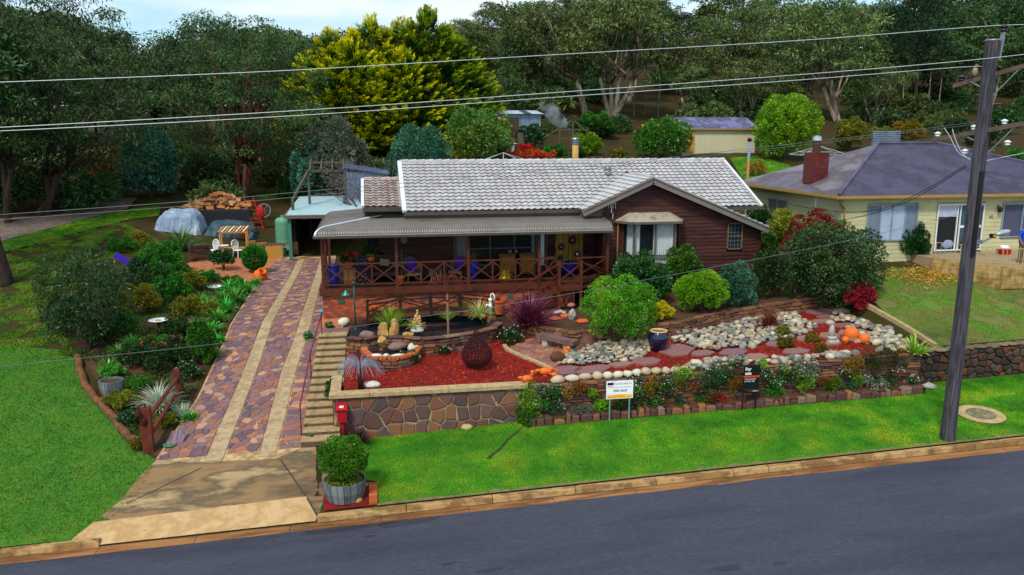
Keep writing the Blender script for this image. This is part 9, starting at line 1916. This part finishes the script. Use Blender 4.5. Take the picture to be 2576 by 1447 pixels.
fx(1130, 838, 44, limeleaf, 'small grass tuft on the pond coping', 100, .015, .6, dz=.5)
fx(1045, 862, 50, vary, 'variegated grass at the spill bowl', 90, .02, .7, dz=.5)
fx(985, 852, 66, limeleaf, 'tall bright reeds standing in the fish pond', 220, .02, .15, ln=1.15, dz=.3)
fx(895, 850, 48, brnleaf, 'rusty sedge at the foot of the green lamp', 130, .015, .5, dz=.3); fx(930, 835, 40, brnleaf, 'rusty sedge left of the timber bridge', 110, .015, .5, dz=.3)
fx(400, 1040, 120, silv, 'silvery weeping bush behind the rail fence', 420, .02, .7); fx(455, 1055, 60, silv, 'smaller silver tuft right of the rail fence', 160, .02, .6)
# small flowering cushions
cush = [(1030, 918, 60, 34, 'daisy cushion under the pond wall', fl_white, drkleaf), (1112, 893, 46, 26, 'small daisy cushion right of the spill bowl', fl_white, drkleaf), (1285, 868, 74, 42, 'wide daisy mat beside the burgundy cordyline', fl_white, drkleaf), (1235, 830, 40, 44, 'daisies below the white hand pump', fl_white, drkleaf), (832, 1022, 28, 66, 'white daisies beside the letterbox', fl_white, drkleaf), (815, 905, 20, 26, 'weeds on the steps', fl_white, midleaf), (780, 1108, 44, 18, 'green tuft at the bottom of the steps', fl_white, midleaf), (850, 965, 24, 26, 'leafy tuft beside the upper steps', fl_white, midleaf), (795, 952, 30, 14, 'moss on a middle step', fl_white, midleaf), (828, 830, 24, 18, 'weed at the top landing', fl_white, midleaf),
 (775, 855, 24, 20, 'weed by the driveway edge', fl_white, midleaf), (1328, 1070, 64, 44, 'orange-dotted bushy cushion at the corner of the two walls', fl_or, midleaf)]
for px, py, wp, hp, lb, fm, lm in cush: sh(px, py, wp, hp, lm, lb, 'plant', 'cushion_plant', k=8, shift=.15, ll=.05, flowers=(fm, int(wp*1.1), .05))
# plants hanging on the dry-stone wall: (px, py centre, width, height)
wall_pl = [(1330, 1000, 50, 60, limeleaf, None, 'sedum cascade at the left end of the dry wall'), (1385, 990, 66, 40, drkleaf, fl_white, 'daisy mat below the terracotta ducks'), (1398, 1030, 36, 50, drkleaf, fl_white, 'hanging daisies above the edging, leftmost'), (1455, 1035, 40, 24, greyleaf, None, 'grey tuft left of the white sign'), (1490, 990, 22, 20, limeleaf, None, 'lime sedum just left of the white sign'), (1545, 1030, 60, 30, midleaf, None, 'green mound between the legs of the white sign'), (1600, 1000, 50, 80, drkleaf, fl_white, 'daisy cascade right of the white sign'), (1640, 975, 34, 50, ambleaf, None, 'amber sedum right of the white sign'), (1672, 985, 50, 60, drkleaf, fl_white, 'white-flowered mat in the middle of the dry wall'), (1722, 940, 44, 36, limeleaf, None, 'yellow sedum crown on the wall top'), (1640, 1025, 60, 26, midleaf, fl_pink, 'pink-flowered cushion above the edging'), (1712, 1012, 20, 16, midleaf, fl_mag, 'violet flowers above the edging'), (1790, 955, 90, 70, drkleaf, fl_white, 'broad daisy mat left of the black sign'), (1800, 1005, 56, 30, redleaf, None, 'red heather under the daisy mat'), (1845, 965, 36, 44, ambleaf, None, 'amber heather beside the black sign'), (1790, 1020, 50, 24, drkleaf, None, 'dark tuft low on the wall'), (1856, 915, 44, 30, drkleaf, fl_white, 'daisies on top of the wall over the black sign'), (1918, 915, 26, 22, limeleaf, None, 'lime tuft on the wall right of the black sign'), (1945, 985, 52, 34, midleaf, None, 'green mound right of the black sign'), (1985, 945, 52, 48, drkleaf, None, 'dark green trailing plant mid wall'), (2030, 925, 50, 40, greyleaf, fl_white, 'grey lavender bush on the wall'), (2025, 965, 44, 40, limeleaf, None, 'ferny lime plant low on the wall'), (2095, 970, 60, 34, midleaf, None, 'bushy green cushion left of the purple flowers'), (2145, 968, 26, 20, midleaf, fl_mag, 'purple flowering mat'), (2150, 920, 46, 56, ambleaf, None, 'rust-red heather on the wall'), (2225, 905, 120, 64, leafmat('cotoneaster', [h('1c2c10'), h('343c18'), h('5c5428')]), None, 'dense dark cotoneaster sheet over the wall end'), (2205, 965, 50, 28, silv, None, 'pale variegated tuft near the wall end'), (1575, 1048, 22, 12, midleaf, fl_mag, 'tiny blue cushion by the sign leg'), (1870, 870, 1, 1, None, None, '')]
wrs = random.Random(12); extra = []
for i in range(34): px = 1340 + i*29 + wrs.uniform(-9, 9); py = lin(px, [1340, 2330], [1015, 935]) + wrs.uniform(-34, 26); wall_pl.append((px, py, wrs.uniform(24, 40), wrs.uniform(16, 28), wrs.choice([limeleaf, midleaf, drkleaf, greyleaf, olvleaf, ambleaf]), wrs.choice([None, None, fl_white, fl_pink]), '#'))
for px, py, wp, hp, lm, fm, lb in wall_pl:
 if wp < 3: continue
 wp *= 1.2; hp *= 1.15
 p = aty(px, py, 24.86); s = psc(p); w, hh = wp/s, hp/s; zb = max(p.z - hh/2, lawnz(p.x)+.05)
 r_ = shrub('rockery_plant', lb + ' on the rockery', 'plant', (p.x, 24.9, zb), w, hh, lm, int(280 + 900*w*hh*1.6), .055, .028, 8, .2, up=.1, d=.34, flowers=(fm, int(70*w+20), .05) if fm else None, seed=int(px), stem=None)
 if lb == '#': extra.append(r_)
number(extra, 'small tuft growing from the joints of the dry-stone wall, %s from the left')
for px, py, wp, hp, lb in ((1978, 878, 48, 30, 'bushy tuft with orange flowers in the path, lower left of three'), (2045, 862, 46, 22, 'tuft in the pebbles before the stacked stones'), (1970, 848, 36, 30, 'yellowish tuft at the upper edge of the path'), (2068, 888, 40, 22, 'brownish tuft in the front pebbles'), (1712, 862, 12, 10, 'small green sprout in the pebbles')): sh(px, py, wp, hp, olvleaf, lb, 'plant', 'cushion_plant', k=7, ll=.06, shift=.1, flowers=(fl_yel, 8, .05))
# bare plum tree
pb = gp(930, 470); pb = gxy(-.2, 52.5); r_ = top('bare_tree', 'leafless grey-brown plum tree with a tangle of twigs behind the low roof', 'tree', pb); mb = MB(); rs2 = random.Random(4)
def twig(p, d, L_, r, k):
 q = p + d*L_; mb.tube([p, p.lerp(q, .5)+Vector((rs2.uniform(-.06, .06),)*3)*L_, q], [r, r*.75, r*.5], 5 if k > 2 else 3)
 if k == 0: return
 for _ in range(3 if k > 1 else 4):
  nd = (d + Vector((rs2.gauss(0, .6), rs2.gauss(0, .6), rs2.gauss(.05, .38)))).normalized(); twig(p.lerp(q, rs2.uniform(.55, 1)), nd, L_*rs2.uniform(.6, .85), r*.5, k-1)
for a in range(6): twig(Vector(pb)+Vector((0, 0, 1.2)), Vector((math.cos(a), math.sin(a)*.6, .8)).normalized(), 2.0, .09, 4)
mb.tube([pb, pb+Vector((0, 0, 1.3))], [.16, .12], 7); part(mb, 'branches', M('twig_bark', [h('4c4448'), h('64585c'), h('3c343a')], 3, .9), r_)
